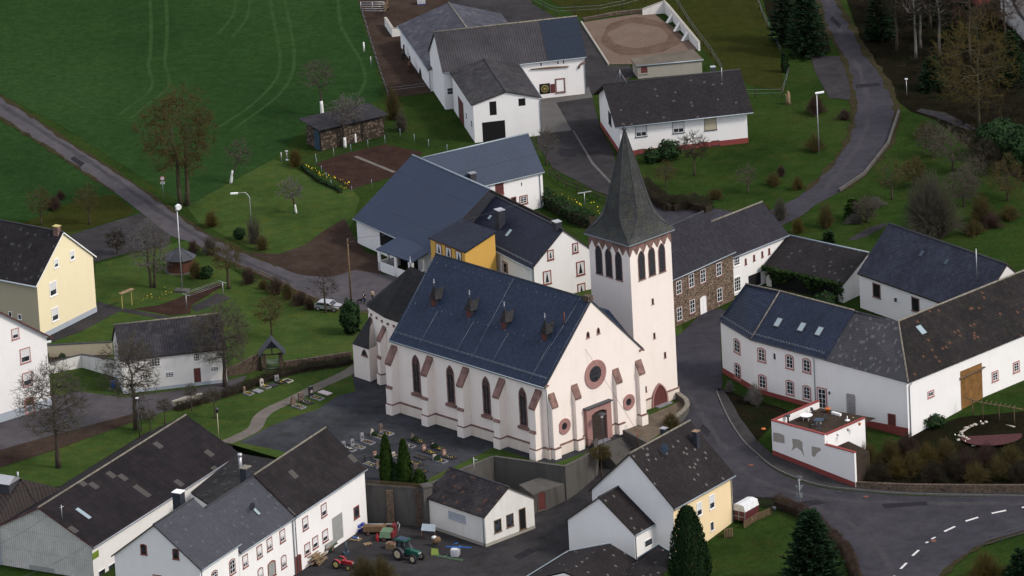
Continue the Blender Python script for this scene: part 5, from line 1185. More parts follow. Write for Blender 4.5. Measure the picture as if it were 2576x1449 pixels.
m_=MB();rid0=ch.P(ax0+.3,0,apex_z-.6);rid1=ch.P(max(apex_a,end_a+1.5),0,apex_z)
for i in range(6):
 p,q=ch.P(*outl[i],zc),ch.P(*outl[i+1],zc)
 if i in(0,):m_.add([p,q,rid1,rid0],[(0,3,2,1)])
 elif i==5:m_.add([p,q,rid0,rid1],[(0,3,2,1)])
 else:m_.add([p,q,rid1],[(0,2,1)])
m_.build('choir_roof',MT['r_choir'],root)
m_=MB();inn=[]
for a,b in outl:
 inn.append((a+(.35 if a<ax0-.5 else 0),b*.955))
for i in range(6):
 p,q=ch.P(*inn[i],-1),ch.P(*inn[i+1],-1);m_.quad(q,p,p+z*(zc+.85),q+z*(zc+.85))
m_.build('choir_wall',MT['church'],root)
m_=MB()
for i in range(3):
 p,q=Vector(ch.P(*inn[i],0)),Vector(ch.P(*inn[i+1],0));d=(q-p).normalized();n=-Vector((d.y,-d.x,0));
 if n.dot(ch.B)>0 and i<3:n=-n
 L_=(q-p).length;m_.box(p+z*1.35,q-p,n*.2,z*.17)
 k_=max(1,int(L_/1.25))
 for j in range(k_):c_=p+d*(j+.5)*L_/k_;m2=MB();m2.box(c_+z*(zc-.95)-d*.16,d*.32,n*.16,z*.3);m2.build('corbel',MT['sandstone'],root)
 for t in((0.12,)if i==0 else(.05,)):
  pass
m_.build('string_course',MT['sandstone'],root)
for i,t in((0,.62),(1,.06),(1,.9)):
 p,q=Vector(ch.P(*inn[i],0)),Vector(ch.P(*inn[i+1],0));d=(q-p).normalized();n=Vector((-d.y,d.x,0))
 if n.dot(ch.B)>0:n=-n
 c_=p+(q-p)*t;buttress(c_,d,n,.85,.95,zc-1.6,1.6)
m_=MB();m_.lathe(rid1-z*.2,[(.1,0),(.06,.5),(.22,.7),(.06,.9),(.04,1.5),(.0,1.6)],6);m_.build('finial',MT['metal'],root)
# sacristy with half-cone roof on the far left
s0,s1,s2=U('E',110,1400),U('E',205,1432),U('E',100,1380)
zs=4.6;e0,e1=U('E',80,1147,zs),U('E',208,1190,zs);tp_=U('E',218,935,8.2)
q0=e0+Vector((2.5,5.5,0));m_=MB();bb_=tp_+Vector((1.2,1.6,0))
m_.add([e0,e1,tp_,q0,bb_],[(0,1,2),(3,0,2),(3,2,4)]);m_.build('sacristy_roof',MT['r_choir'],root)
m_=MB();ce=(e0+e1+q0)/3;f0,f1,f2=[e+(Vector((ce.x,ce.y,e.z))-e)*.06 for e in(e0,e1,q0)]
for p,q in((f0,f1),(f2,f0)):m_.quad((p.x,p.y,-1),(q.x,q.y,-1),(q.x,q.y,zs+.1),(p.x,p.y,zs+.1))
f1b=f1+Vector((2.5,3.0,0));m_.quad((f1.x,f1.y,-1),(f1b.x,f1b.y,-1),(f1b.x,f1b.y,zs),(f1.x,f1.y,zs));m_.build('sacristy_wall',MT['church'],root)
d=(f1-f0);d.z=0;d.normalize();n=Vector((d.y,-d.x,0));window(root,f0,d,n,'E',175,1212,46,55,trim='sandstone',tw=.14,kind='gothic',sash=None,pane='lead',name='sacristy_window')
# ---- tower
TX,TY,TYAW,TL,TWd,TZE,TZR=15.6549,-46.2552,42.94,8.39,8.38,23.33,38.04
tc=Vector((TX,TY,0));tA=Vector((math.cos(R(TYAW)),math.sin(R(TYAW)),0));tB=Vector((-tA.y,tA.x,0));tp=lambda a,b,zz:tc+tA*a+tB*b+z*zz
hw=TL/2-.42
m_=MB();m_.box(tp(-hw,-hw,-2),tA*2*hw,tB*2*hw,z*(TZE+2.02));m_.build('tower',MT['church'],root)
m_=MB();e=.14;m_.box(tp(-hw-e,-hw-e,-2),tA*(2*hw+2*e),tB*(2*hw+2*e),z*3.3);m_.build('tower_plinth',MT['plinth'],root)
m_=MB();e=.19;m_.box(tp(-hw-e,-hw-e,1.3),tA*(2*hw+2*e),tB*(2*hw+2*e),z*.16);m_.build('tower_string_course',MT['sandstone'],root)
TF={'F':(tp(0,-hw,0),tA,-tB),'L':(tp(-hw,0,0),-tB,-tA),'R':(tp(hw,0,0),tB,tA),'K':(tp(0,hw,0),-tA,tB)}
for f in TF.values():
 m_=MB();zt=TZE-.02;P=lambda u_,z_:f[0]+f[1]*u_+z*z_+f[2]*.07;n_=6;wd=2*hw/n_
 for i in range(n_):
  u0=-hw+i*wd;pts=[(u0,zt),(u0,zt-1.75),(u0+wd*.12,zt-1.55),(u0+wd*.3,zt-1.15),(u0+wd*.5,zt-.75),(u0+wd*.7,zt-1.15),(u0+wd*.88,zt-1.55),(u0+wd,zt-1.75),(u0+wd,zt)]
  for j in range(1,7):
   a,b=pts[j],pts[j+1];m_.quad(P(a[0],zt),P(a[0],a[1]),P(b[0],b[1]),P(b[0],zt));m_.quad(P(b[0],b[1]),P(a[0],a[1]),P(a[0],a[1])-f[2]*.08,P(b[0],b[1])-f[2]*.08)
 m_.build('frieze',MT['sandstone'],root)
def belfry(f,c,x,y):
 cen=onface(f,c,x,y);o=window(root,*f,c,0,0,1.28,4.1,cen=cen,metres=True,trim='sandstone',tw=.13,kind='gothic',sash=None,pane='black',proud=.05,name='belfry_window')
 lv=MB()
 for k in range(14):zz=-1.75+k*.25;lv.box(cen+f[1]*-.46+z*zz+f[2]*.02,f[1]*.92,f[2]*.03+z*-.0,z*.13)
 lv.build('louvre',MT['darkmetal'],o)
for x,y in((2265,552),(2342,520),(2418,494)):belfry(TF['F'],'E',x,y)
for x,y in((1945,510),(2019,532),(2094,556)):belfry(TF['L'],'E',x,y)
for f in(TF['R'],TF['K']):
 for u_ in(-1.7,0,1.7):cen=f[0]+f[1]*u_+z*19.4;window(root,*f,'P',0,0,1.28,4.1,cen=cen,metres=True,trim='sandstone',tw=.13,kind='gothic',sash=None,pane='black',proud=.05,name='belfry_window')
for c,x,y in(('E',2350,826),('E',2362,1085),('E',2443,1230),('H',2297,40)):window(root,*TF['F'],c,x,y,17,46,trim='sandpaint',tw=.06,sash=None,pane='black',proud=.02,name='tower_slit')
tdf=(TF['F'][0]+TF['F'][2]*.2,TF['F'][1],TF['F'][2])
o=window(root,*tdf,'H',2403,96,122,214,trim='sandpaint',tw=.24,kind='gothic',sash=None,pane='maroon',proud=.12,name='tower_door')
m_=MB();f=TF['F'];p=onface(f,'H',2410,190);p.z=-.1;m_.box(p-f[1]*1.3,f[1]*2.6,f[2]*1.0,z*.22);m_.build('tower_step',MT['granite'],root)
# eave moulding
m_=MB();e=TL/2
m_.box(tp(-e,-e,TZE-.16),tA*2*e,tB*2*e,z*.18);m_.build('tower_eave',MT['zinc'],root)
# octagonal broach spire with a flared foot
m_=MB()
def octo(r,zz,sq=0.0):
 o_=[]
 for k in range(8):
  an=math.pi/8+k*math.pi/4;x,y=math.cos(an),math.sin(an)
  s=r/math.cos(math.pi/8)if True else r
  px,py=x*s,y*s
  mxy=max(abs(px),abs(py));
  cx,cy=(r*(1 if x>0 else-1),r*(1 if y>0 else-1))
  px,py=px+(cx-px)*sq,py+(cy-py)*sq
  o_.append(tp(px,py,zz))
 return o_
levels=[(4.25,TZE+.03,1.0),(3.88,TZE+.65,.86),(3.46,TZE+1.6,.5),(3.08,TZE+2.8,.12),(2.70,TZE+4.3,0),(.16,TZR-1.1,0)]
rings=[octo(*l)for l in levels];vs=[v for r_ in rings for v in r_]
fs=[]
for i in range(len(rings)-1):
 for k in range(8):fs.append((i*8+k,i*8+(k+1)%8,(i+1)*8+(k+1)%8,(i+1)*8+k))
m_.add(vs,fs);sp=m_.build('spire',MT['r_spire'],root)
m_=MB()
for k in range(8):m_.tube([rings[i][k]+z*.02 for i in range(1,6)],.055,4)
m_.build('hip_flashing',MT['ridgedark'],sp)
m_=MB();t_=tp(0,0,TZR-1.2);m_.lathe(t_,[(.2,0),(.17,.25),(.3,.45),(.3,.62),(.1,.85),(.06,1.2),(.03,1.35)],8);m_.build('spire_finial',MT['darkmetal'],sp)
p=UV('E',2008,258,tp(0,-1.0,0),Vector((-.35,-.94,0)).normalized())
# roof piece linking nave and tower
q=[onface(FR,'E',*t)-ch.A*.35 for t in((2005,908),(2032,893),(2196,1095),(2196,1135))]
m_=MB();m_.prism(q,-ch.A*5.5);m_.build('link_roof',MT['r_church'],root)
# ---------------------------------------------------------------- walls, fences, terraces
def wall_run(name,label,pts,z0f,z1,th=.35,mt='concrete',cap=None,cat='wall',side=1,capmt='ridge'):
 """pts world xy; z0f bottom height or function; z1 top or list"""
 root=None;n_=len(pts);zs=z1 if isinstance(z1,(list,tuple))else[z1]*n_
 m_=MB();c_=MB();V=[]
 for i,(x,y)in enumerate(pts):
  a=Vector(pts[max(i-1,0)]);b=Vector(pts[min(i+1,n_-1)]);d=(b-a).normalized();n=Vector((-d.y,d.x))*side
  zb=z0f(x,y)if callable(z0f)else z0f
  V.append((Vector((x,y,zb)),Vector((x,y,zs[i])),Vector((x+n.x*th,y+n.y*th,zs[i])),Vector((x+n.x*th,y+n.y*th,zb)),Vector((n.x,n.y,0))))
 for i in range(n_-1):
  p,q=V[i],V[i+1]
  m_.quad(p[0],q[0],q[1],p[1]);m_.quad(p[1],q[1],q[2],p[2]);m_.quad(p[2],q[2],q[3],p[3])
  if cap:
   e=.06;zc=Vector((0,0,cap));l=lambda v:(v[1]-v[4]*e,v[2]+v[4]*e)
   (a0,a1),(b0,b1)=l(p),l(q);c_.add([a0,b0,b1,a1,a0+zc,b0+zc,b1+zc,a1+zc],[(0,1,2,3),(7,6,5,4),(0,4,5,1),(2,6,7,3),(0,3,7,4),(1,5,6,2)])
 m_.quad(V[0][0],V[0][1],V[0][2],V[0][3]);m_.quad(V[-1][3],V[-1][2],V[-1][1],V[-1][0])
 if not cap:
  return single(m_,name,MT[mt],label,cat)
 root=thing(name,label,cat,V[0][0]);m_.build('wall_body',MT[mt],root);c_.build('coping',MT[capmt],root);return root
def xy(*p):q=U(*p);return(q.x,q.y)
def xyh(*p):q=UH(*p);return(q.x,q.y)
lw1=[xy('H',-60,640),xy('H',150,768),xy('H',380,785),xy('H',612,802)]
o=wall_run('retaining_wall','tall dark concrete retaining wall behind the junk in the farm courtyard',lw1,-5.5,.12,.4,'concrete',.1,side=1,capmt='concrete')
for px_ in(362,578):
 p=U('H',px_,795,0);m_=MB();m_.box(Vector((p.x-.45,p.y-.35,-5.2)),(.9,0,0),(0,.5,0),(0,0,5.1));m_.build('stone_pier',MT['rubble'],o)
p=U('H',640,775,.4);m_=MB();m_.cbox(Vector((p.x,p.y-.3,-5.3)),1.2,1.2,5.9,R(20));m_.cbox(Vector((p.x,p.y-.3,.6)),1.4,1.4,.2,R(20));single(m_,'wall_pier',MT['concrete'],'broad mossy pier at the end of the courtyard retaining wall beside the workshop roof','pier')
wall_run('retaining_wall','grey retaining wall running back from the workshop to the recess corner below the church',[xy('H',650,785),xy('H',935,655),xy('H',1155,566)],-5.5,.28,.35,'concrete',.08,side=1,capmt='concrete')
wall_run('retaining_wall','streaked grey retaining wall facing the courtyard directly below the church facade lawn',[xy('H',1155,568),xy('H',1690,643)],-5.5,.3,.35,'concrete',.08,side=1,capmt='concrete')
wall_run('retaining_wall','concrete retaining wall along the lane from the corner up to the church steps',[xy('H',1690,645),xy('H',1810,590),xy('H',1928,522),xy('H',1938,455)],-5.5,[.35,.35,.5,.7],.35,'concrete',.08,side=1,capmt='concrete')
# cellar front with arched door, let in below the wall
a,b=UH('H',1452,985),UH('H',1690,882);zz=-4.9;d=b-a;d.z=0;n=Vector((d.y,-d.x,0)).normalized()
root=thing('cellar','low concrete cellar front with a brown arched door beside the workshop','cellar',((a.x+b.x)/2,(a.y+b.y)/2,zz))
m_=MB();t=2.75;A_,B_=Vector((a.x,a.y,zz-1)),Vector((b.x,b.y,zz-1));bk=-n*3.2
m_.add([A_,B_,B_+bk,A_+bk]+[v+Vector((0,0,1+hh))for v,hh in((A_,2.6),(B_,2.9),(B_+bk,3.4),(A_+bk,3.1))],[(0,1,5,4),(1,2,6,5),(2,3,7,6),(3,0,4,7),(4,5,6,7)]);m_.build('wall',MT['concrete'],root)
window(root,a,d.normalized(),n,'H',1512,882,66,148,trim='concrete',tw=.12,sash=None,kind='seg',pane='maroon',name='door')
# church steps and their flanking walls
t0,t1=U('H',1938,457),U('H',2130,400);d=(t1-t0);d.z=0;w_=d.length;d.normalize();n=Vector((d.y,-d.x,0))
m_=MB()
for k in range(16):m_.box(t0+n*(k*.36)+Vector((0,0,-.17*k-.17-3)),d*w_,n*.37,(0,0,3.17))
single(m_,'church_steps',MT['concrete'],'broad concrete steps leading down from the church portal towards the road','steps')
m_=MB()
for sgn,base,mm in((0,t1,5.5),):
 m_.add([base+d*.02+n*-.2+Vector((0,0,.9)),base+d*.4-n*.2+Vector((0,0,.9)),base+d*.4+n*mm+Vector((0,0,.6)),base+d*.02+n*mm+Vector((0,0,.6)),base+d*.02-n*.2+Vector((0,0,-4)),base+d*.4-n*.2+Vector((0,0,-4)),base+d*.4+n*mm+Vector((0,0,-4)),base+d*.02+n*mm+Vector((0,0,-4))],[(0,1,2,3),(4,7,6,5),(0,3,7,4),(1,5,6,2),(2,6,7,3),(0,4,5,1)])
single(m_,'stair_wall',MT['concrete'],'dark concrete wall between the church steps and the pebble bed','wall')
wall_run('bed_wall','curved grey wall wrapping the pebble bed at the foot of the tower',smooth_line([xy('H',2500,325),xy('I',40,222),xy('I',45,165),xy('I',5,128),xy('H',2552,106)],5),lambda x,y:H(x,y)-2.5,.75,.5,'concrete',.12,side=1,capmt='ridge')
def railing(label,pts,h_=1.0,gap=.16,mt='darkmetal'):
 m_=MB()
 for i in range(len(pts)-1):
  a,b=Vector(pts[i]),Vector(pts[i+1]);L_=(b-a).length;k_=int(L_/gap);zz=Vector((0,0,1))
  m_.tube([a+zz*h_,b+zz*h_],.03,4);m_.tube([a+zz*.15,b+zz*.15],.025,4)
  for k in range(k_+1):q=a+(b-a)*k/max(1,k_);m_.tube([q,q+zz*h_],.014 if k%6 else .03,4)
 return single(m_,'railing',MT[mt],label,'railing')
railing('black iron railing left of the church portal',[U('H',1825,465),U('H',1912,490)],1.1);railing('pale iron railing right of the church portal beside the pebbles',[U('H',2080,345),U('H',2160,372)],1.0,mt='zinc')
# roof terrace with the peeling wall
A_,B_=UH('I',680,538),UH('I',1305,785);d=(B_-A_);d.z=0;L_=d.length;d.normalize();n=Vector((d.y,-d.x,0))
zt=UV('I',680,280,A_,n).z;M_=UV('I',1072,428,A_,n);zl=UV('I',1310,525,A_,n).z;s_m=(M_-A_).dot(d)
print('terrace',A_.z,B_.z,zt,M_.z,zl,s_m,L_)
root=thing('terrace_wall','white terrace wall with peeling grey plaster patches, red base and red coping along the road','wall',A_)
bd=-n
P3=lambda s,bb,zz:Vector((A_.x,A_.y,0))+d*s+bd*bb+Vector((0,0,zz))
Lq=U('I',1022,128,zt);depth=(Lq-A_).dot(bd);depth=max(4.5,min(9,depth))
m_=MB();th=.32
m_.box(P3(0,0,-6),d*s_m,bd*th,(0,0,zt+6));m_.box(P3(s_m,0,-6),d*(L_-s_m),bd*th,(0,0,zl+6))
m_.box(P3(0,th,-6),d*th,bd*(depth-th),(0,0,zt+6));m_.box(P3(s_m-.4,th,-6),d*th,bd*(depth*.85),(0,0,zt+5.85));m_.build('wall_body',MT['white'],root)
m_=MB();e=.07
m_.box(P3(-e,-e,zt),d*(s_m+e),bd*(th+2*e),(0,0,.12));m_.box(P3(s_m,-e,zl),d*(L_-s_m+e),bd*(th+2*e),(0,0,.12));m_.box(P3(-e,th+e,zt),d*(th+2*e),bd*(depth-th),(0,0,.12));m_.box(P3(s_m-.4-e,th+e,zt-.15),d*(th+2*e),bd*(depth*.85),(0,0,.12));m_.build('coping',MT['redplinth'],root)
m_=MB()
for k in range(6):
 s0,s1=L_*k/6,L_*(k+1)/6;p,q=P3(s0,0,0),P3(s1,0,0);za,zb=H(p.x,p.y)+.75,H(q.x,q.y)+.75
 p,q=P3(s0,-.05,0),P3(s1,-.05,0);m_.add([(p.x,p.y,-6),(q.x,q.y,-6),(q.x,q.y,zb),(p.x,p.y,za),(p.x-n.x*.04,p.y-n.y*.04,za),(q.x-n.x*.04,q.y-n.y*.04,zb)],[(0,1,2,3),(3,2,5,4)])
m_.build('wall_base',MT['redplinth'],root)
PT=[[(682,365),(735,372),(768,390),(770,450),(700,435),(684,432)],[(826,412),(880,420),(905,440),(905,480),(920,552),(895,505),(860,478),(840,490),(820,508),(832,470)],[(972,470),(1040,482),(1045,500),(1015,520),(995,552),(976,540)]]
for pt in PT:
 m_=MB();m_.poly([UV('I',x,y,A_,n)+n*.012 for x,y in pt]);m_.build('bare_plaster_patch',MT['concrete_pale'],root)
fl=MB();fz=zt-.95
fl.poly([P3(th,th,fz),P3(s_m-.4,th,fz),P3(s_m-.4,depth+1.5,fz),P3(th,depth,fz)][::1]);fl2=structure(fl,'terrace_floor',MT['terrace'])
fl=MB();fl.prism([P3(s_m-.06,th+.01,zl-.9),P3(L_-.02,th+.01,zl-.9),P3(L_-.4,3.4,zl-.9),P3(s_m-.06,4.6,zl-.9)],(0,0,-4));structure(fl,'lower_terrace_floor',MT['terrace'])
TERR=(P3,fz,s_m,depth)
def T(x,y):q=U('I',x,y,fz);return q
# bank wall along the road right of the terrace
wall_run('bank_wall','dark mossy dry-stone wall below the overgrown bank along the junction',[xyh('I',1310,785),xyh('I',1700,818),xyh('I',2200,826),xyh('I',2650,828)],lambda x,y:H(x,y)-.5,[-2.4,-2.4,-2.5,-2.6],.5,'rubble',None,side=1)
bankp=WH([('I',1310,783),('I',1700,816),('I',2200,824),('I',2650,826)])
# left side walls
z_h=lambda c,x,y,zb=0:None
def face_wall(name,label,base,hts,mt,th=.35,cap=None,capmt='ridge'):
 return wall_run(name,label,[xyh(*b)for b in base],lambda x,y:H(x,y)-.6,hts,th,mt,cap,side=1,capmt=capmt)
face_wall('garden_wall','white garden wall between the left white house and the old shed',[('G',345,-70),('D',620,1325),('D',880,1400)],[1.5,1.8,2.4],'white_old',cap=.06,capmt='ridgedark')
face_wall('garden_wall','brown rendered garden wall behind the two small houses at the left',[('D',345,1250),('D',680,1232),('D',850,1225)],[1.7,1.7,1.7],'grey_beige',cap=.06,capmt='ridgedark')
face_wall('stone_wall','rough stone wall beside the wrought iron churchyard gate',[('D',1705,1395),('D',1830,1375),('D',1975,1340)],[1.0,1.6,2.4],'rubble',.4)
face_wall('stone_wall','low dark stone wall from the churchyard gate towards the church',[('D',2150,1330),('D',2330,1300),('E',80,1250)],[.9,.8,.8],'rubble',.4)
face_wall('street_wall','low grey stone wall at the end of the street hedge',[('G',1310,170),('G',1400,140),('G',1530,110)],[.7,.7,.7],'concrete_pale',.4)
wall_run('hill_road_kerb_wall','low mossy concrete edging wall on the outer bend of the hill road',[xyh('C',1640,850),xyh('C',1560,1090),xyh('C',1380,1320),xyh('C',1190,1449)],-.3,.45,.3,'concrete',None,side=-1)
# lychgate: gabled roof over brick piers and an iron gate
b0,b1=UH('D',1990,1345),UH('D',2130,1335);d=(b1-b0);d.z=0;L_=d.length;d.normalize();n=Vector((d.y,-d.x,0));mid=(b0+b1)/2
root=thing('lychgate','small churchyard gate with steep slate gable roof on red stone piers','gate',mid)
for s in(-1,1):m_=MB();m_.box(mid+d*(s*(L_/2-.1)-.28)-n*.4-Vector((0,0,.3)),d*.56,n*.8,(0,0,2.5));m_.build('pier',MT['rubble'],root)
Z_=Vector((0,0,1));ap=4.3;m_=MB()
for s in(-1,1):
 e=mid+d*s*(L_/2+.55)+Vector((0,0,2.15));r_=mid+Vector((0,0,ap));m_.prism([e+n*1.0,r_+n*1.0,r_-n*1.4,e-n*1.4],(0,0,.14))
m_.prism([mid+d*s*(L_/2+.1)*.55+n*.5+Z_*(2.15+(ap-2.15)*.48)for s in(-1,1)]+[mid+n*.5+Z_*ap],-n*.1)
m_.build('roof',MT['slatecl'],root)
m_=MB();m_.box(mid-d*(L_/2)+n*.3+Vector((0,0,2.2)),d*L_,n*.15,(0,0,.15));m_.box(mid-d*.07+n*.3+Vector((0,0,2.3)),d*.14,n*.14,(0,0,ap-2.5));m_.build('timber_frame',MT['darkwood'],root)
m_=MB()
for k in range(15):s=-L_/2+.45+(L_-.9)*k/14;hh=1.75-.5*(abs(k-7)/7)**2*-1-.45;m_.tube([mid+d*s+Vector((0,0,.15)),mid+d*s+Vector((0,0,hh))],.022,4)
for hh in(.2,.9,1.35):m_.tube([mid-d*(L_/2-.4)+Vector((0,0,hh)),mid+d*(L_/2-.4)+Vector((0,0,hh))],.03,4)
m_.build('iron_gate',MT['metal'],root)
# ---- arena surround, paddock
def wl(c,pts):return[xyh(c,*p)for p in pts]
root=wall_run('arena_wall','white buttressed wall along the far corner of the riding arena',[xyh('B',2275,115),xyh('B',2440,100),xyh('P',1680,40),xyh('P',1757,128)],-.3,[.9,1.9,1.6,1.3],.3,'white_old',.06,side=1,capmt='concrete_pale')
for t_ in((1690,52),(1708,74),(1728,98)):
 q=UH('P',*t_);m_=MB();m_.prism([q+Vector((0,0,-.2)),q+Vector((-1.1,-.9,-.2)),q+Vector((0,0,1.2))],Vector((.3,-.3,0)));m_.build('buttress',MT['white_old'],root)
wall_run('arena_kerb','long low pale kerb on the left side of the riding arena',[xyh('B',1806,172),xyh('B',2012,492)],-.2,.28,.22,'concrete_pale',None,side=1)
face_wall('paddock_wall','low white wall with mossy top between the paddock and the muddy yard',[('B',328,195),('B',385,280),('B',460,270)],[1.3,1.3,1.2],'white_old',.3,.06,'concrete_pale')
face_wall('rubble_edge','row of loose stones edging the far side of the riding sand',[('B',1830,158),('B',2050,118),('B',2275,95)],[.35,.45,.5],'rubble',.5)
q=[U('P',*p,2.0)for p in((1586,147),(1600,166),(1770,150),(1744,124))]
root=thing('flat_roof_shed','low cream shed with flat gravel roof beside the riding arena','shed',(q[1].x,q[1].y,0))
m_=MB();m_.prism(q,(0,0,-.22));m_.build('roof',[roofing('gravel_roof',(.115,.098,.075),8,8,.05,kind='corr',var=.3)],root)
ce=sum(q,Vector())/4;m_=MB();b4=[Vector((p.x+(ce.x-p.x)*.05,p.y+(ce.y-p.y)*.05,-.5))for p in q];m_.prism(b4,(0,0,2.3));m_.build('wall',MT['concrete_pale'],root)
u_=(b4[2]-b4[1]).normalized();nn=Vector((u_.y,-u_.x,0));window(root,b4[1],u_,nn,'B',2285,525,60,62,trim='concrete_pale',tw=.1,sash=None,pane='maroon',name='door')
m_=MB();m_.tube([q[1]+Vector((0,0,-.05)),q[2]+Vector((0,0,-.05))],.1,5);m_.build('roof_edging',MT['zinc'],root)
# ---- fences
def post_fence(name,label,pts,h_,gap,rails,mt_post='darkwood',mt_rail='darkwood',pr=.06,rr=.03,flat=False):
 P=[Vector(UH(*p))for p in pts];root=thing(name,label,'fence',P[0]);cnt=0
 rl_=MB();posts=[]
 for i in range(len(P)-1):
  L_=(P[i+1]-P[i]).length;k_=max(1,round(L_/gap))
  for k in range(k_+(1 if i==len(P)-2 else 0)):posts.append(P[i]+(P[i+1]-P[i])*k/k_)
 for q in posts[:95]:m_=MB();m_.tube([q-Vector((0,0,.3)),q+Vector((0,0,h_))],pr,5);m_.build('post',MT[mt_post],root)
 for r_ in rails:
  for a,b in zip(posts[:-1],posts[1:]):
   if flat:dd=(b-a).normalized();nn=Vector((-dd.y,dd.x,0));rl_.box(a+Vector((0,0,r_-rr))-nn*.03,b-a,nn*.06,(0,0,2*rr))
   else:rl_.tube([a+Vector((0,0,r_)),b+Vector((0,0,r_))],rr,3,cap=False)
 rl_.build('rails',MT[mt_rail],root);return root
post_fence('paddock_fence','dark post fence with white tape between the green field and the horse paddock',[('B',160,130),('B',230,370),('B',290,560),('B',360,770)],1.4,2.6,(.6,1.2),rr=.018,mt_rail='zinc')
post_fence('wire_fence','thin white tape fence across the near end of the horse paddock',[('B',360,712),('B',680,672)],1.2,6,(.6,1.0),mt_rail='zinc',rr=.018)
post_fence('meadow_fence','dark posts with white tape along the meadow above the riding arena',[('B',1450,35),('B',1530,80),('B',1628,122),('B',1765,115),('B',1942,105),('B',2120,70),('B',2300,22)],1.5,5,(.8,1.3),mt_rail='zinc',rr=.016)
post_fence('meadow_fence','dark post and tape fence running down the bank right of the arena wall',[('C',-60,20),('C',20,150),('C',105,280),('C',215,420),('C',300,560)],1.5,4,(.8,1.3),mt_rail='zinc',rr=.016)
post_fence('meadow_fence','post and tape fence along the dark conifers at the meadow edge',[('C',560,10),('C',605,140),('C',675,285),('C',745,425)],1.5,4,(.8,1.3),mt_rail='zinc',rr=.016)
post_fence('meadow_fence','short tape fence at the garden corner beside the bungalow',[('C',480,738),('C',550,738),('C',752,735),('C',778,655),('C',800,575)],1.4,6,(.7,1.25),mt_rail='zinc',rr=.016)
post_fence('road_fence','mossy timber rail fence beside the village road on the left',[('D',1790,590),('D',1975,650),('D',2130,725),('D',2240,790),('D',2390,850),('D',2500,905),('E',215,945)],1.0,2.4,(.45,.9),'wood','wood',.08,.06,True)
post_fence('garden_fence','dark rail fence between the farm drive and the garden behind the spire',[('B',1575,1330),('E',1700,-30),('E',1860,25),('E',2010,80),('E',2060,110)],1.2,2.6,(.5,1.1),'darkwood','darkwood',.07,.07,True)
post_fence('wire_fence','grey chain-link fence round the vegetable plot',[('A',2385,1220),('A',2520,1180),('B',330,1080),('B',445,1030),('B',660,1110),('B',800,1150)],1.2,2.8,(.1,.6,1.15),'zinc','darkmetal',.035,.009)
post_fence('wire_fence','low wire fence on the near edge of the vegetable plot',[('A',2390,1240),('A',2500,1400),('B',80,1449),('B',230,1400)],.9,3,(.5,.85),'zinc','darkmetal',.03,.009)
post_fence('street_fence','dark iron fence at the bottom right edge below the junction',[('I',2290,1225),('I',2400,1190),('I',2650,1120)],1.3,2.2,(.3,.8,1.25),'darkmetal','darkmetal',.05,.05)
def picket(label,pts,h_,mt='wood'):
 m_=MB();P=[UH(*p)for p in pts]
 for i in range(len(P)-1):
  a,b=P[i],P[i+1];dd=(b-a).normalized();nn=Vector((-dd.y,dd.x,0));k_=int((b-a).length/.17)
  for k in range(k_+1):q=a+(b-a)*k/k_;m_.box(q-dd*.05,dd*.1,nn*.03,(0,0,h_))
  for r_ in(.3,h_-.25):m_.box(a+nn*.03+Vector((0,0,r_)),b-a,nn*.05,(0,0,.08))
 return single(m_,'picket_fence',MT[mt],label,'fence')
picket('dark picket fence between the horse trailer and the beech hedge',[('I',515,920),('I',690,940)],1.3,'darkwood');picket('weathered picket fence along the lawn edge in front of the horse trailer',[('I',465,1090),('I',560,1030),('I',670,985)],1.0,'wood')
# lattice fence on top of the courtyard wall
a,b=Vector((*lw1[1],.15)),Vector((*lw1[3],.15));dd=(b-a).normalized();L_=(b-a).length;m_=MB()
for k in range(int(L_/.22)):
 s=k*.22;m_.tube([a+dd*s,a+dd*min(L_,s+.75)+Vector((0,0,.75))],.02,3);m_.tube([a+dd*min(L_,s+.75),a+dd*s+Vector((0,0,.75))],.02,3)
single(m_,'lattice_fence',MT['wood'],'low brown lattice fence on top of the courtyard retaining wall by the thujas','fence')
# metal field gate at the head of the paddock
a,b=UH('B',150,92),UH('B',325,92);m_=MB();root=thing('field_gate','pale five-bar metal gate closing the head of the horse paddock','gate',a)
for r_ in(.2,.55,.9,1.25,1.6):m_.tube([a+Vector((0,0,r_)),b+Vector((0,0,r_))],.045,5)
for t in(0,.5,1):q=a+(b-a)*t;m_.tube([q,q+Vector((0,0,1.65))],.05,5)
m_.build('gate_bars',MT['metal'],root);m_=MB();q=UH('B',352,75);m_.tube([q,q+Vector((0,0,2))],.12,6);m_.build('gate_post',MT['darkwood'],root)
m_=MB();a,b=UH('B',325,120),UH('B',355,80)
for r_ in(.6,1.1,1.5):m_.box(a+Vector((0,0,r_)),b-a,(.06,0,0),(0,0,.2))
m_.build('rail_wing',MT['wood'],root)
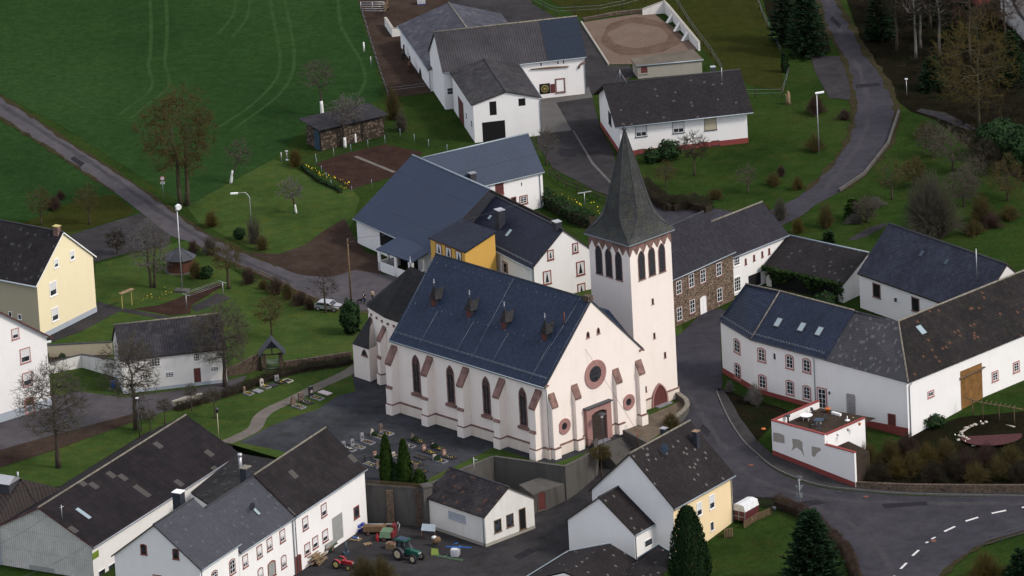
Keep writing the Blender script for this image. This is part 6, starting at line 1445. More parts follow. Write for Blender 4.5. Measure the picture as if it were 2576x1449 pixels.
# ---------------------------------------------------------------- trees and shrubs
def grow(base,h,r,tr,clear,rnd,nl=9,nb=60,nt_=420,fine=900,lean=(0,0),top_bias=.0,trunks=1,shape=1.0,tsz=.021,ffac=.6):
 """returns (trunk mesh, twig mesh). Limbs reach for points scattered through an egg-shaped crown."""
 tk,tw=MB(),MB();base=Vector(base);nodes=[];lv=[]
 zc=h*(clear+1)/2;rz=h*(1-clear)/2
 for t in range(trunks):
  pts=[];k=6;ox=(t-(trunks-1)/2)*tr*2.2
  for i in range(k+1):
   f=i/k;zz=h*.68*f
   pts.append(base+Vector((lean[0]*h*f**1.3+ox*(1+1.8*f)+rnd.uniform(-1,1)*.03*h*f,lean[1]*h*f+rnd.uniform(-1,1)*.03*h*f,zz-(.25 if i==0 else 0))))
  tk.tube(pts,[tr*(1.25 if i==0 else 1)*(1-.75*i/k)+.02 for i in range(k+1)],7)
  for i in range(1,k+1):
   for q in(0,.5):
    p=pts[i-1]+(pts[i]-pts[i-1])*(1-q)
    if p.z-base.z>h*clear*.85:nodes.append(p);lv.append(max(.03,tr*(1-.75*i/k)))
 if not nodes:nodes.append(base+Vector((0,0,h*clear)));lv.append(tr*.6)
 cx=base+Vector((lean[0]*h*.8,lean[1]*h*.8,zc))
 def target(lo,hi):
  while True:
   v=Vector((rnd.gauss(0,1),rnd.gauss(0,1),rnd.gauss(0,1)+top_bias));
   if v.length<1e-3:continue
   v.normalize();s=rnd.uniform(lo,hi)**.6
   s*=1+.16*math.sin(v.x*5+v.y*3)+.10*math.sin(v.y*9-v.z*4)
   wz=1-.25*v.z*(shape-1)*2
   return cx+Vector((v.x*r*s*wz,v.y*r*s*wz,v.z*rz*s))
 arr=np.array([tuple(n)for n in nodes])
 def attach(cnt,lo,hi,rad0,rad1,mb,n,store,sag=.1):
  nonlocal arr
  new=[];nlv=[]
  for _ in range(cnt):
   t=target(lo,hi);d2=((arr-np.array(tuple(t)))**2).sum(1)*(1+.6*(arr[:,2]>t.z));i=int(d2.argmin());s=Vector(arr[i]);d=t-s
   if d.length<.05:continue
   md=s+d*.5+Vector((rnd.uniform(-1,1),rnd.uniform(-1,1),rnd.uniform(-.3,1)))*d.length*sag
   ra=min(rad0,lv[i]*.8)
   mb.tube([s,md,t],[ra,(ra+rad1)/2,rad1],n,cap=False)
   if store:
    for f in(.35,.7,1):
     q=s+d*f if f==1 else(s+(md-s)*f*2 if f<.5 else md+(t-md)*(f*2-1));new.append(tuple(q));nlv.append(ra+(rad1-ra)*f)
  if new:arr=np.vstack([arr,np.array(new)]);lv.extend(nlv)
 attach(nl,.35,.7,tr*.55,.035,tk,5,True,.12)
 attach(nb,.4,.95,.05,.02,tk,4,True,.14)
 attach(nt_,.35,1.0,.028,tsz*.8,tw,3,True,.15)
 m=len(arr);idx=[rnd.randrange(m//3,m)for _ in range(fine)]
 for i in idx:
  s=Vector(arr[i]);out=(s-cx);out=out.normalized()if out.length>.1 else Vector((0,0,1))
  d=(out*.7+Vector((rnd.uniform(-1,1),rnd.uniform(-1,1),rnd.uniform(-.5,1)))).normalized()*rnd.uniform(.35,1.0)*ffac*(1+r*.08)
  tw.tube([s,s+d],[tsz,tsz*.5],3,cap=False)
 return tk,tw
TREES=[]
def bare_tree(label,c,x,y,hpx,rpx,clear=.3,tr=None,twig='twig',bark='bark',seed=0,white=0.0,name='bare_tree',group=None,**kw):
 p=UH(c,x,y);s=F_PX/(p-EYE).dot(_f);h=hpx/s/.943;r=rpx/s;rnd=random.Random(seed+int(x*7+y))
 tr=tr or h*.02+.03
 root=thing(name,label,'tree',p,group);tk,tw=grow(p,h,r,tr,clear,rnd,**kw)
 tk.build('trunk',MT[bark],root);tw.build('crown',MT[twig],root)
 if white:
  m_=MB();le=kw.get('lean',(0,0));k=4
  m_.tube([p+Vector((le[0]*h*(.68*0+f)**1.3*1.0 if f else 0,le[1]*h*f,h*f))-Vector((0,0,.1))for f in[white*i/k for i in range(k+1)]],[tr*1.35-tr*.2*i/k for i in range(k+1)],8);m_.build('limewash',MT['limewash'],root)
 return root
B_=bare_tree
B_('tall spreading bare tree with twin trunks beside the village road, tallest in the field','P',463,517,292,98,clear=.26,tr=.36,twig='twigwillow',bark='barkmoss',seed=1,trunks=2,nl=14,nb=130,nt_=1500,fine=5200,tsz=.026,shape=.8)
B_('bare orchard tree with white-painted trunk behind the log shed','P',811,290,138,44,clear=.5,seed=2,white=.27,nb=50,nt_=350,fine=700,lean=(-.04,0))
B_('thin bare tree with white trunk before the log shed, left one','P',868,370,130,40,clear=.45,seed=3,white=.2,twig='twiggrey',nt_=250,fine=450)
B_('thin bare tree with white trunk before the log shed, right one','P',894,358,118,36,clear=.45,seed=4,white=.2,twig='twiggrey',nt_=250,fine=450)
B_('leaning bare fruit tree with whitewashed foot in the meadow','P',581,461,110,38,clear=.4,seed=5,white=.3,lean=(.28,0),nl=8,nb=40,nt_=180,fine=250)
B_('small bare tree with white trunk on the mown meadow near the farmyard','P',745,536,88,36,clear=.36,seed=6,white=.26,lean=(-.14,0),nb=40,nt_=220,fine=350,twig='twiggrey')
B_('mossy bare tree behind the yellow house, left of the pair','P',104,566,95,32,clear=.25,seed=7,bark='barkmoss',nt_=300,fine=500,twig='twigwillow')
B_('mossy bare tree behind the yellow house, right of the pair','P',226,564,100,32,clear=.3,seed=8,bark='barkmoss',nt_=300,fine=500,twig='twigwillow')
B_('pale grey bushy bare tree beside the garden pavilion','P',385,723,165,56,clear=.22,tr=.2,seed=9,twig='twiggrey',trunks=2,nl=12,nb=110,nt_=900,fine=1500,top_bias=.3)
B_('dark leafless small tree left of the garden pavilion','P',295,640,64,26,clear=.2,seed=10,twig='twigdark',nt_=350,fine=500)
B_('thick pollarded tree with stubby crown by the washing line','P',576,726,120,44,clear=.38,tr=.26,seed=11,bark='barkmoss',nl=10,nb=50,nt_=420,fine=600,twig='twigwillow')
B_('slender bare tree by the rail fence next to the parked white car','P',819,786,108,40,clear=.3,seed=12,nl=9,nb=36,nt_=150,fine=180,tr=.16,twig='twigdark')
B_('round bare tree on the lawn left of the dark evergreen bush','P',684,851,112,42,clear=.3,seed=13,bark='barkmoss',twig='twigwillow',nt_=420,fine=700)
B_('large dark bare tree on the lawn beside the left street','P',147,1176,270,92,clear=.28,tr=.34,seed=14,nl=14,nb=210,nt_=1500,fine=3000,twig='twig')
B_('tall bare street tree in front of the old shed, left','P',341,1080,240,78,clear=.3,tr=.3,seed=15,nl=13,nb=190,nt_=1300,fine=2400)
B_('tall bare street tree in front of the old shed, right, covering its doorway end','P',566,972,212,80,clear=.26,tr=.3,seed=16,nl=14,nb=190,nt_=1400,fine=2600,twig='twig')
for i,(x,y,hh,rr,lab)in enumerate(((415,1066,62,17,'small pollard on the churchyard verge, second from the left street lamp'),(483,1034,66,19,'small pollard standing before the low street wall'),(541,1052,76,22,'bushy small pollard beside the path lantern'),(379,1092,58,20,'small pollard closest to the brown barn ridge'),(356,1084,60,16,'thin small pollard beside the grey lamp post'))):
 B_(lab,'P',x,y,hh,rr,clear=.55,tr=.09,seed=20+i,twig='twig',nl=6,nb=24,nt_=160,fine=260,name='pollard_tree',group='pollards along the churchyard verge')
B_('bare garden tree in front of the bungalow','P',1747,441,106,42,clear=.4,seed=30,twig='twigdark',nt_=420,fine=700,top_bias=-.1)
B_('small bare tree left of the garden tree below the bungalow','P',1676,470,62,30,clear=.3,seed=31,nt_=220,fine=250,twig='twigwillow')
B_('spindly bare sapling on the bank left of the hill road','P',1882,486,70,28,clear=.3,seed=32,nt_=160,fine=200)
B_('bare tree between the blue barn gable and the farm drive','P',1374,415,92,38,clear=.3,seed=33,nl=8,nb=40,nt_=200,fine=260,lean=(.05,0))
for i,(x,y,top,rr,mt_,lab)in enumerate(((2256,128,-120,55,'bark','tall dark trunk at the left edge of the wood'),(2304,152,-110,50,'birch','leaning pale birch in the wood, left of the birch pair'),(2316,122,-130,45,'birch','straight slim birch in the wood, right of the leaning one'),(2364,140,-120,60,'birch','pale thick-stemmed tree near the middle of the wood'),(2340,70,-150,50,'bark','dark trunk behind the birches'),(2440,150,-100,60,'bark','tall bare tree behind the big ochre tree'),(2200,60,-110,60,'bark','ochre-twigged tree at the top of the wood by the hill road'),(2290,40,-160,55,'bark','slim dark tree deep in the wood'),(2400,60,-150,55,'bark','bare tree before the pale house wall'),(2530,120,-80,60,'bark','reddish bare tree at the right edge of the wood'))):
 B_(lab,'P',x,y,y-top,rr,clear=.3,tr=.22,seed=40+i,twig=('twigdark','twigdark','twig','twigdark','twigdark','twigred','twigyellow','twigdark','twigred','twigred')[i],bark=mt_,nl=10,nb=70,nt_=700,fine=1300,name='woodland_tree',group='trees in the wood by the hill road')
B_('large ochre-budded tree right of the hill road','P',2462,320,285,112,clear=.18,tr=.22,seed=55,twig='twigyellow',bark='barkmoss',nl=15,nb=150,nt_=1300,fine=2800)
B_('tangled grey bare tree below the woodland path','P',2397,430,110,60,clear=.15,seed=56,twig='twig',nl=12,nb=90,nt_=420,fine=600)
B_('low spreading bare tree beside the outer bend of the hill road','P',2244,502,98,42,clear=.32,seed=57,nl=9,nb=50,nt_=260,fine=380,twig='twigwillow')
B_('thin bare tree at the right edge below the dark conifers','P',2450,490,100,40,clear=.2,seed=58,nl=8,nb=50,nt_=280,fine=380)
B_('umbrella-shaped pollard at the foot of the church steps','H',1968,700,76,30,clear=.62,tr=.1,seed=59,nl=10,nb=40,nt_=420,fine=800,twig='twigwillow',name='pollard_tree')
# ---- twiggy shrubs
def shrub_mesh(p,r,h,n,rnd,tsz=.014,dome=1.0):
 m_=MB()
 for _ in range(n):
  an=rnd.uniform(0,2*math.pi);q=math.sqrt(rnd.random());b=p+Vector((math.cos(an)*r*.35*q,math.sin(an)*r*.35*q,-.05))
  an2=an+rnd.gauss(0,.5);q2=rnd.random()**.7*(1+.3*math.sin(an2*3+p.x));t=p+Vector((math.cos(an2)*r*q2,math.sin(an2)*r*q2,h*(1-.6*q2*q2)*rnd.uniform(.25,1.2)))
  md=b+(t-b)*.55+Vector((0,0,.12*h));m_.tube([b,md,t],[tsz*1.3,tsz,tsz*.5],3,cap=False)
  for _ in range(3):
   s=md+(t-md)*rnd.random();m_.tube([s,s+Vector((rnd.uniform(-1,1)*.35,rnd.uniform(-1,1)*.35,rnd.uniform(0,.45)))*min(1,h*.5)],[tsz*.8,tsz*.4],3,cap=False)
 return m_
def shrub(label,c,x,y,rpx,hpx,twig='twig',n=220,seed=0,cat='shrub',name='bare_shrub',group=None,tsz=.014,dz=0):
 p=UH(c,x,y,dz);s=F_PX/(p-EYE).dot(_f);rnd=random.Random(seed+int(x+3*y))
 return single(shrub_mesh(p,rpx/s,hpx/s/.943,n,rnd,tsz),name,MT[twig],label,cat,group)
def leaves(m_,c,rx,ry,rz,n,size,rnd,shapef=None,mi=0,inner=.75):
 c=Vector(c)
 for _ in range(n):
  v=Vector((rnd.gauss(0,1),rnd.gauss(0,1),rnd.gauss(0,1))).normalized()
  lump=1+.13*math.sin(v.x*6+c.x)*math.sin(v.y*5+c.y*2)+.10*math.sin(v.z*9+v.x*4)
  q=rnd.uniform(inner,1.03)*lump;p=Vector((v.x*rx*q,v.y*ry*q,v.z*rz*q))
  if shapef:p=shapef(p)
  p+=c;s=size*rnd.uniform(.6,1.4);a=(v+Vector((rnd.uniform(-.8,.8),rnd.uniform(-.8,.8),rnd.uniform(-.3,.9)))).normalized();u=a.orthogonal().normalized();u=(u*math.cos(rnd.random()*6.28)+a.cross(u)*math.sin(rnd.random()*6.28));w_=a.cross(u)
  m_.quad(p-u*s-w_*s*.5,p+u*s-w_*s*.5,p+u*s*.7+w_*s*.6,p-u*s*.7+w_*s*.6,mi)
def bush(label,c,x,y,rpx,hpx,mt='bush',n=900,size=.16,seed=0,cat='bush',name='evergreen_bush',squash=1.0,shapef=None,group=None,dz=0):
 p=UH(c,x,y,dz);s=F_PX/(p-EYE).dot(_f);r=rpx/s;h=hpx/s/.943;rnd=random.Random(seed+int(x*3+y));root=thing(name,label,cat,p,group)
 m_=MB();leaves(m_,p+Vector((0,0,h*.5)),r,r,h*.52,n,size,rnd,shapef);m_.build('foliage',MT[mt],root)
 k=MB();k.blob(p+Vector((0,0,h*.48)),r*.74,r*.74,h*.44,10,7);k.build('inner_branches',MT['twigdark'],root);return root
def column(label,c,x,y,rpx,hpx,mt='thuja',n=2600,size=.15,seed=0,name='thuja',pw=.8):
 p=UH(c,x,y);s=F_PX/(p-EYE).dot(_f);r=rpx/s;h=hpx/s/.943;rnd=random.Random(seed);root=thing(name,label,'conifer',p);m_=MB()
 prof=lambda f:r*(min(1,f*5+.55))*(1-f)**pw*1.12 if f>.25 else r*min(1.0,.8+f)
 for _ in range(n):
  f=rnd.random()**1.15;an=rnd.uniform(0,6.283);q=prof(f)*(rnd.uniform(.75,1.03))*(1+.12*math.sin(an*4+f*3));o_=Vector((math.cos(an),math.sin(an),0));pt=p+o_*q+Vector((0,0,h*f));sz=size*rnd.uniform(.6,1.4)
  up=(Vector((0,0,1))+o_*.35+Vector((rnd.uniform(-.3,.3),rnd.uniform(-.3,.3),0))).normalized();sd_=up.cross(o_+Vector((rnd.uniform(-.8,.8),rnd.uniform(-.8,.8),.2))).normalized()
  m_.quad(pt-sd_*sz*.5,pt+sd_*sz*.5,pt+sd_*sz*.25+up*sz*1.9,pt-sd_*sz*.25+up*sz*1.9)
 m_.build('foliage',MT[mt],root);k=MB();k.tube([p+Vector((0,0,h*f))for f in(0,.15,.35,.6,.85,.97)],[max(.03,prof(f)*.72)for f in(0,.15,.35,.6,.85,.97)],10);k.build('inner_branches',MT['twigdark'],root);return root
def conifer(label,c,x,y,rpx,hpx,mt='conifer',seed=0,layers=11,per=16,name='conifer',dz=0):
 p=UH(c,x,y,dz);s=F_PX/(p-EYE).dot(_f);r=rpx/s;h=hpx/s/.943;rnd=random.Random(seed);root=thing(name,label,'conifer',p);m_=MB()
 for i in range(layers):
  f=.06+.92*i/(layers-1);rr=r*(1-f)**.62*(.9+.2*rnd.random())+.15;nb_=max(5,int(per*(1-.6*f)))
  for k in range(nb_):
   an=6.283*(k+rnd.random())/nb_;L_=rr*rnd.uniform(.7,1.1);o_=Vector((math.cos(an),math.sin(an),0));z0_=h*(f+rnd.uniform(-.03,.03))
   for q in range(44):
    t=rnd.random()**.7;pt=p+o_*L_*t+Vector((0,0,z0_-L_*.18*t+L_*.16*t*t));sz=rnd.uniform(.18,.36)*(1+r*.05);a=Vector((rnd.uniform(-.8,.8),rnd.uniform(-.8,.8),1)).normalized();d=(o_+Vector((rnd.uniform(-.9,.9),rnd.uniform(-.9,.9),rnd.uniform(-.1,.5)))).normalized();w_=a.cross(d).normalized()*sz*.45
    m_.quad(pt-w_,pt+w_,pt+d*sz*1.7+w_*.3,pt+d*sz*1.7-w_*.3)
 m_.build('foliage',MT[mt],root);k=MB();k.tube([p,p+Vector((0,0,h*.95))],[h*.022+.05,.03],6);k.build('trunk',MT['bark'],root);return root
column('narrow thuja column above the courtyard wall, taller left one of the pair','H',348,742,17,117,seed=1,pw=.5,n=3600);column('narrow thuja column above the courtyard wall, right one of the pair','H',482,748,18,108,seed=2,pw=.55,n=3600)
column('short blue-green conifer squeezed between the two thuja columns','H',410,752,12,50,'bush',900,.14,3,'conifer');column('small cone-shaped conifer right of the thuja pair','H',590,770,18,38,'thuja',1200,.14,4,'conifer',.5)
column('big dense oval thuja beside the cream house at the bottom edge','P',1737,1478,50,202,'bush',9000,.17,5,'thuja',.42)
conifer('broad pine on the corner lawn at the bottom edge','P',2045,1475,84,190,'conifer',6,20,26,'pine_tree')
conifer('large dark spruce beside the hill road, right of the pair','P',2032,138,52,190,'conifer',7,13,20,'spruce_tree');conifer('dark spruce at the meadow fence, left of the pair','P',1975,110,40,170,'conifer',8,12,16,'spruce_tree')
bush('broad dark evergreen mass on the slope beside the woodland path','P',2515,395,58,88,'bush',3200,.22,31);bush('dark evergreen mass at the right edge below the wood','P',2572,432,44,110,'bush',2600,.22,32);conifer('black-green conifer inside the wood behind the ochre tree','P',2345,225,34,80,'conifer',11,9,14);conifer('small yellow-green conifer on the lawn behind the right barns','F',1287,200,19,48,'thuja',12,9,12);conifer('tiny dark conifer on the lawn above the ivy shed','F',1104,380,9,24,'bush',13,6,9)
conifer('dark spruce at the back of the wood left of the birches','P',2215,100,40,150,'conifer',21,11,18,'spruce_tree');conifer('dark spruce at the back of the wood right of the birches','P',2420,110,46,170,'conifer',22,11,18,'spruce_tree');conifer('low dark spruce at the right end of the wood','P',2545,210,44,130,'conifer',23,10,18,'spruce_tree');conifer('dark spruce between the leaning birch and the pale trunk','P',2335,60,38,120,'conifer',24,10,16,'spruce_tree')
conifer('dark conifer at the bottom right corner','P',2570,1475,50,90,'conifer',14,9,16);column('clipped narrow yew at the corner of the meadow fence','C',772,545,9,45,'bush',500,.15,15,'yew',.3)
bush('dense round dark evergreen beside the apse','P',882,838,26,80,'bush',2600,.15,1,squash=1.3)
bush('dark round evergreen under the lamp in the meadow','P',603,601,15,28,'bush',500,.14,2);bush('evergreen shrub before the bungalow corner','P',1683,402,30,48,'bush',1100,.16,3);bush('small evergreen left of the bungalow front shrub','P',1640,408,22,34,'bush',700,.15,4)
bush('dark green bush beside the garden pavilion','P',520,700,15,30,'bush',500,.14,5);bush('clipped globe bush in the walled garden left of the shed','D',535,1205,6,13,'bush',260,.1,6);bush('conical small bush at the walled garden corner','D',350,1262,7,17,'bush',220,.1,7);bush('low rounded bush in the middle of the walled garden','D',470,1262,9,14,'bush',220,.1,8)
bush('dark hedge bush at the corner behind the ivy shed','F',1080,850,30,30,'bush',900,.16,9);bush('low evergreen mound on the overgrown bank','I',1900,320,28,28,'bush',700,.15,10)
shrub('round dark red shrub on the bank by the hill road lamp','C',1005,860,26,42,'twigred',700,1,name='red_shrub');shrub('dark red shrub behind the yellow house, larger one','P',137,527,22,30,'twigred',450,2,name='red_shrub');shrub('dark red shrub behind the yellow house, small upper one','P',153,501,13,20,'twigred',250,3,name='red_shrub')
shrub('yellow forsythia at the corner of the vegetable plot','P',744,418,20,40,'twigyellow',320,4,name='forsythia');shrub('dry yellow shrub on the mown meadow','P',532,570,22,36,'twigyellow',280,5);shrub('bare upright shrub at the foot of the curved lamp','P',640,612,26,70,'twig',260,6);shrub('dry brush on the bank left of the farmyard','P',660,628,22,34,'twigwillow',200,7)
shrub('tall dry shrub right of the log shed','P',990,300,28,78,'twigwillow',420,8);shrub('brown shrub behind the log shed end','P',1010,330,22,50,'twig',260,9);shrub('bare shrub on the white wall below the red window','P',1336,520,26,78,'twig',160,10);shrub('low bare shrub against the farmhouse front','I',545,150,26,46,'twiggrey',420,11);shrub('straggly bare shrub at the farmhouse corner','I',355,60,14,26,'twiggrey',160,12)
shrub('huge round brown shrub behind the right barns','P',2342,598,82,150,'twig',2200,13,tsz=.018);shrub('grey-brown shrub right of the huge round one','P',2470,560,40,70,'twigwillow',500,14);shrub('bare vase-shaped shrub on the lawn above the ivy shed','F',1085,268,26,60,'twigwillow',350,15);shrub('bare shrub at the end of the hill road','F',740,210,24,50,'twig',320,16);shrub('yellowish shrub beside the wing gable','F',870,310,20,36,'twigyellow',260,17);shrub('small yellow-green shrub by the road bend','C',870,1430,18,30,'twigyellow',240,18)
shrub('dry brush clump below the meadow lamp','C',1000,1140,30,40,'twigwillow',320,19);shrub('reddish bare shrub on the bank below the bungalow','C',745,1330,14,26,'twigred',200,20);shrub('ragged brown shrub low on the bungalow bank','C',690,1400,24,30,'twigwillow',240,21)
shrub('spiky shrub on the pebble bed beside the tower','H',2490,330,26,34,'twigwillow',420,22);shrub('bare shrub leaning on the courtyard foreground, left clump','P',915,1462,40,60,'twigwillow',520,23,dz=0);shrub('bare shrub in the courtyard foreground, right clump beside the red tractor','P',960,1468,45,66,'twigwillow',620,24)
shrub('ochre bush at the bottom right corner by the iron fence','P',2480,1462,50,70,'twigyellow',800,25);shrub('yellow-green bush before the corner conifer','P',2530,1470,30,45,'twigyellow',420,26);shrub('red-brown garden shrub left of the pavilion','P',486,640,18,34,'twigred',260,27);shrub('brown shrub in front of the pavilion','P',493,700,20,44,'twigwillow',320,28);shrub('pale twiggy shrub right of the pavilion','P',530,640,26,46,'twig',320,29)
for i,(x,y,lab)in enumerate(((1880,690,'first reddish shrub along the rail fence, nearest the pollarded tree'),(1990,730,'reddish shrub along the rail fence, second from the pollard'),(2080,770,'reddish shrub along the rail fence, third from the pollard'),(2170,810,'tall reddish shrub at the middle of the rail fence'),(2260,850,'reddish shrub along the rail fence, before the slender tree'),(2340,885,'last reddish shrub along the rail fence, under the slender tree'))):shrub(lab,'D',x,y,(24,15,28,19,30,16)[i],(38,22,44,40,34,28)[i],('twigred','twigwillow','twigred','twigwillow','twigred','twigred')[i],300,60+i,group='shrubs along the rail fence',name='red_shrub')
for i,(x,y,hh,rr,tw,lab)in enumerate(((2350,395,86,40,'twig','bare tree left of the tangled grey one below the woodland path'),(2300,470,70,34,'twigwillow','low olive bare tree between the bend and the huge round shrub'),(2425,520,96,46,'twig','wide bare tree directly behind the huge round shrub'),(2535,505,110,50,'twigwillow','bare tree at the right edge above the dry grass strip'),(2480,440,90,42,'twigdark','dark bare tree in front of the broad evergreen mass'),(2180,560,60,30,'twig','small bare tree near the vase-shaped shrub'))):B_(lab,'P',x,y,hh,rr,clear=.15,seed=90+i,twig=tw,nl=10,nb=80,nt_=600,fine=1200)
for i,(x,y,r_,h_,tw,lab)in enumerate(((2450,590,30,34,'twigwillow','dry grassy clump right of the huge round shrub, left end of the strip'),(2495,572,34,36,'twigred','dry reddish clump in the middle of the dry strip behind the barns'),(2540,552,34,34,'twigwillow','dry pale clump at the right end of the dry strip'),(2330,345,34,36,'twigwillow','brushwood clump at the start of the woodland path'),(2200,520,30,22,'twiggrey','grey dry brush beside the outer edge of the hill road, upper'),(2150,560,26,20,'twiggrey','grey dry brush beside the outer edge of the hill road, lower'),(2125,300,20,22,'twigred','low red-brown scrub on the inner bank of the hill road'),(1920,540,26,26,'twigwillow','olive scrub at the inner end of the hill road bank'),(1800,500,24,24,'twigwillow','straggly scrub on the slope above the long dark hedge'))):shrub(lab,'P',x,y,r_,h_,tw,380,200+i,name='scrub')
# scrub on the bank right of the terrace: counted clumps
SC=[(1400,560,'twigwillow'),(1480,690,'twigdark'),(1570,520,'twigwillow'),(1620,650,'twigyellow'),(1700,480,'twigred'),(1740,620,'twigwillow'),(1850,560,'twigyellow'),(1880,690,'twigdark'),(1990,520,'twigwillow'),(2040,640,'twigdark'),(2150,600,'twigred'),(2210,700,'twigwillow'),(2300,560,'twigred'),(2380,660,'twigwillow'),(2480,560,'twigwillow'),(2540,690,'twigdark')]
SL=['nearest the broken wall end','at the wall end, low dark one','under the cellar door','ochre, above the stone wall near the terrace','reddish, before the barn corner','olive, mid bank near the terrace','ochre, mid bank','dark, on the wall edge mid bank','olive, below the rock garden','dark, below the rock garden','reddish, left of the round bed','on the wall edge below the round bed','reddish, covering the round bed','olive, below the round bed','at the right edge of the bank','dark, at the right end of the stone wall']
for i,((x,y,tw),l)in enumerate(zip(SC,SL)):shrub('scrub clump on the overgrown bank, '+l,'I',x,y+50,36,52,tw,420,80+i,group='scrub on the overgrown bank',name='scrub')
# woodland undergrowth: one dense tangle nobody could count
rnd=random.Random(5);m_=MB()
for _ in range(420):
 x,y=rnd.uniform(2110,2576),rnd.uniform(-20,330)
 if x<2130+max(0,(y-0)*.75)+20 or(y>280 and x<2400):continue
 p=UH('P',x,y);r_=rnd.uniform(.8,2.0);h_=rnd.uniform(.6,2.2)
 for _ in range(22):
  an=rnd.uniform(0,6.28);t=p+Vector((math.cos(an)*r_*rnd.random(),math.sin(an)*r_*rnd.random(),h_*rnd.uniform(.4,1)));m_.tube([p+(t-p)*.1-Vector((0,0,.1)),t],[.02,.008],3,cap=False)
o=m_.build('undergrowth',MT['twigdark']);tag(o,'dark tangled undergrowth of the wood in the top right corner','undergrowth',kind='stuff')
# ---- hedges
def hedge(label,pts,w_,h_,mt,twig=None,n=90,size=.15,seed=0,name='hedge',dz=0):
 rnd=random.Random(seed);P=[UH(*p)for p in pts];root=thing(name,label,'hedge',P[0]);m_=MB();k=MB()
 for i in range(len(P)-1):
  a,b=P[i],P[i+1];d=b-a;L_=d.length;d.normalize();nn=Vector((-d.y,d.x,0)).normalized();k.box(a-nn*w_*(.26 if twig else .36),b-a,nn*w_*(.52 if twig else .72),(0,0,h_*(.55 if twig else .82)))
  for _ in range(int(n*L_)):
   s=rnd.random()*L_;f=rnd.random();side=rnd.choice((-1,1));hh=h_*(1+.12*math.sin(s*1.3)+.07*math.sin(s*3.1))
   if f<.5:pt=a+d*s+nn*side*w_*.5*rnd.uniform(.75,1.1)+Vector((0,0,hh*rnd.random()))
   else:pt=a+d*s+nn*rnd.uniform(-.5,.5)*w_+Vector((0,0,hh*rnd.uniform(.85,1.08)))
   if twig:
    v=Vector((rnd.uniform(-1,1),rnd.uniform(-1,1),rnd.uniform(-.2,1.2)))*.3;m_.tube([pt-v,pt+v],[.014,.008],3,cap=False)
   else:
    sz=size*rnd.uniform(.6,1.4);q=Vector((rnd.uniform(-1,1),rnd.uniform(-1,1),rnd.uniform(-1,1))).normalized();r_=q.orthogonal().normalized();m_.quad(pt-q*sz,pt+r_*sz*.6,pt+q*sz,pt-r_*sz*.6)
 m_.build('foliage',MT[twig or mt],root);k.build('inner_branches',MT['twigdark'],root);return root
hedge('long dark bare hedge beside the farm drive right of the spire',[('E',2260,-20),('E',2330,50),('E',2500,140),('F',40,110),('F',200,150)],2.4,1.5,'bush','twigdark',260,seed=1)
hedge('brown beech hedge along the road round the corner lawn',[('I',700,925),('I',880,990),('I',1010,1080),('I',1130,1190),('I',1240,1300),('I',1310,1480)],1.1,1.5,'bush','twigred',170,seed=2)
hedge('dense evergreen hedge behind the white house garden',[('E',1510,80),('E',1640,150),('E',1780,235),('E',1900,270)],1.8,1.9,'bush',None,120,.17,3)
hedge('low dark hedge along the churchyard edge above the street',[('G',1330,200),('G',1500,150),('G',1800,60),('D',2060,1405),('D',2300,1345),('D',2560,1310),('E',80,1285)],1.5,.8,'bush','twigdark',140,seed=4)
hedge('hedge of small bushes edging the daffodils at the vegetable plot',[('A',2280,1265),('A',2400,1370),('B',-20,1440),('D',2570,10)],.5,.5,'bush',None,110,.1,5)
# ivy on the shed eave
h=HS['ivy_shed'];rnd=random.Random(9);m_=MB()
for _ in range(1500):
 a=rnd.uniform(-h.L/2,h.L/2);dr=rnd.random()**1.6*(1.4+.8*math.sin(a*1.1));pt=h.P(a,-h.W/2-rnd.uniform(-.25,.35),h.ze-dr+.1);q=Vector((rnd.uniform(-1,1),rnd.uniform(-1,1),rnd.uniform(-1,1))).normalized();r_=q.orthogonal();m_.quad(pt-q*.16,pt+r_*.13,pt+q*.16,pt-r_*.13)
single(m_,'ivy',MT['ivy'],'dark ivy hanging from the eave of the open black-roofed shed','ivy')
# flower patches: daffodils along beds, each bed one planting nobody could count
def flowers(name,label,pts,n,mats,spread=.4,seed=0,hgt=.25,sz=.09):
 rnd=random.Random(seed);m_=MB();P=[UH(*p)for p in pts]
 for _ in range(n):
  i=rnd.randrange(len(P)-1);t=P[i]+(P[i+1]-P[i])*rnd.random()+Vector((rnd.gauss(0,spread),rnd.gauss(0,spread),hgt*rnd.uniform(.5,1.2)));k=0 if rnd.random()<.45 else 1;s=sz*rnd.uniform(.6,1.5);q=Vector((rnd.uniform(-1,1),rnd.uniform(-1,1),rnd.uniform(.2,1))).normalized();r_=q.orthogonal().normalized();w_=q.cross(r_);m_.quad(t-r_*s,t+w_*s,t+r_*s,t-w_*s,k)
 o=m_.build(name,[MT[x]for x in mats]);tag(o,label,'flowers',kind='stuff')
flowers('daffodils','yellow daffodils along the near edge of the vegetable plot',[('A',2300,1255),('A',2420,1320),('B',60,1390),('D',2570,-10)],190,('yellowflower','ivy'),.3,1)
flowers('daffodils','daffodils and white flowers in the garden bed below the pavilion',[('D',1020,840),('D',1180,790),('D',1330,745)],110,('yellowflower','ivy'),.6,2,sz=.06);flowers('daffodils','daffodils on top of the hedge border behind the white house',[('E',1590,40),('E',1720,110),('E',1800,150)],70,('yellowflower','ivy'),.5,3,1.0);flowers('white_flowers','white rockery stones and blossoms round the round flower bed',[('I',2080,430),('I',2120,370),('I',2200,320),('I',2290,290)],24,('whiteflower','ivy'),.5,4,.2,.13)
flowers('daffodils','scattered daffodils in the garden grass beside the spire',[('E',1900,60),('E',1960,160),('E',1990,210)],30,('yellowflower','ivy'),.8,5)
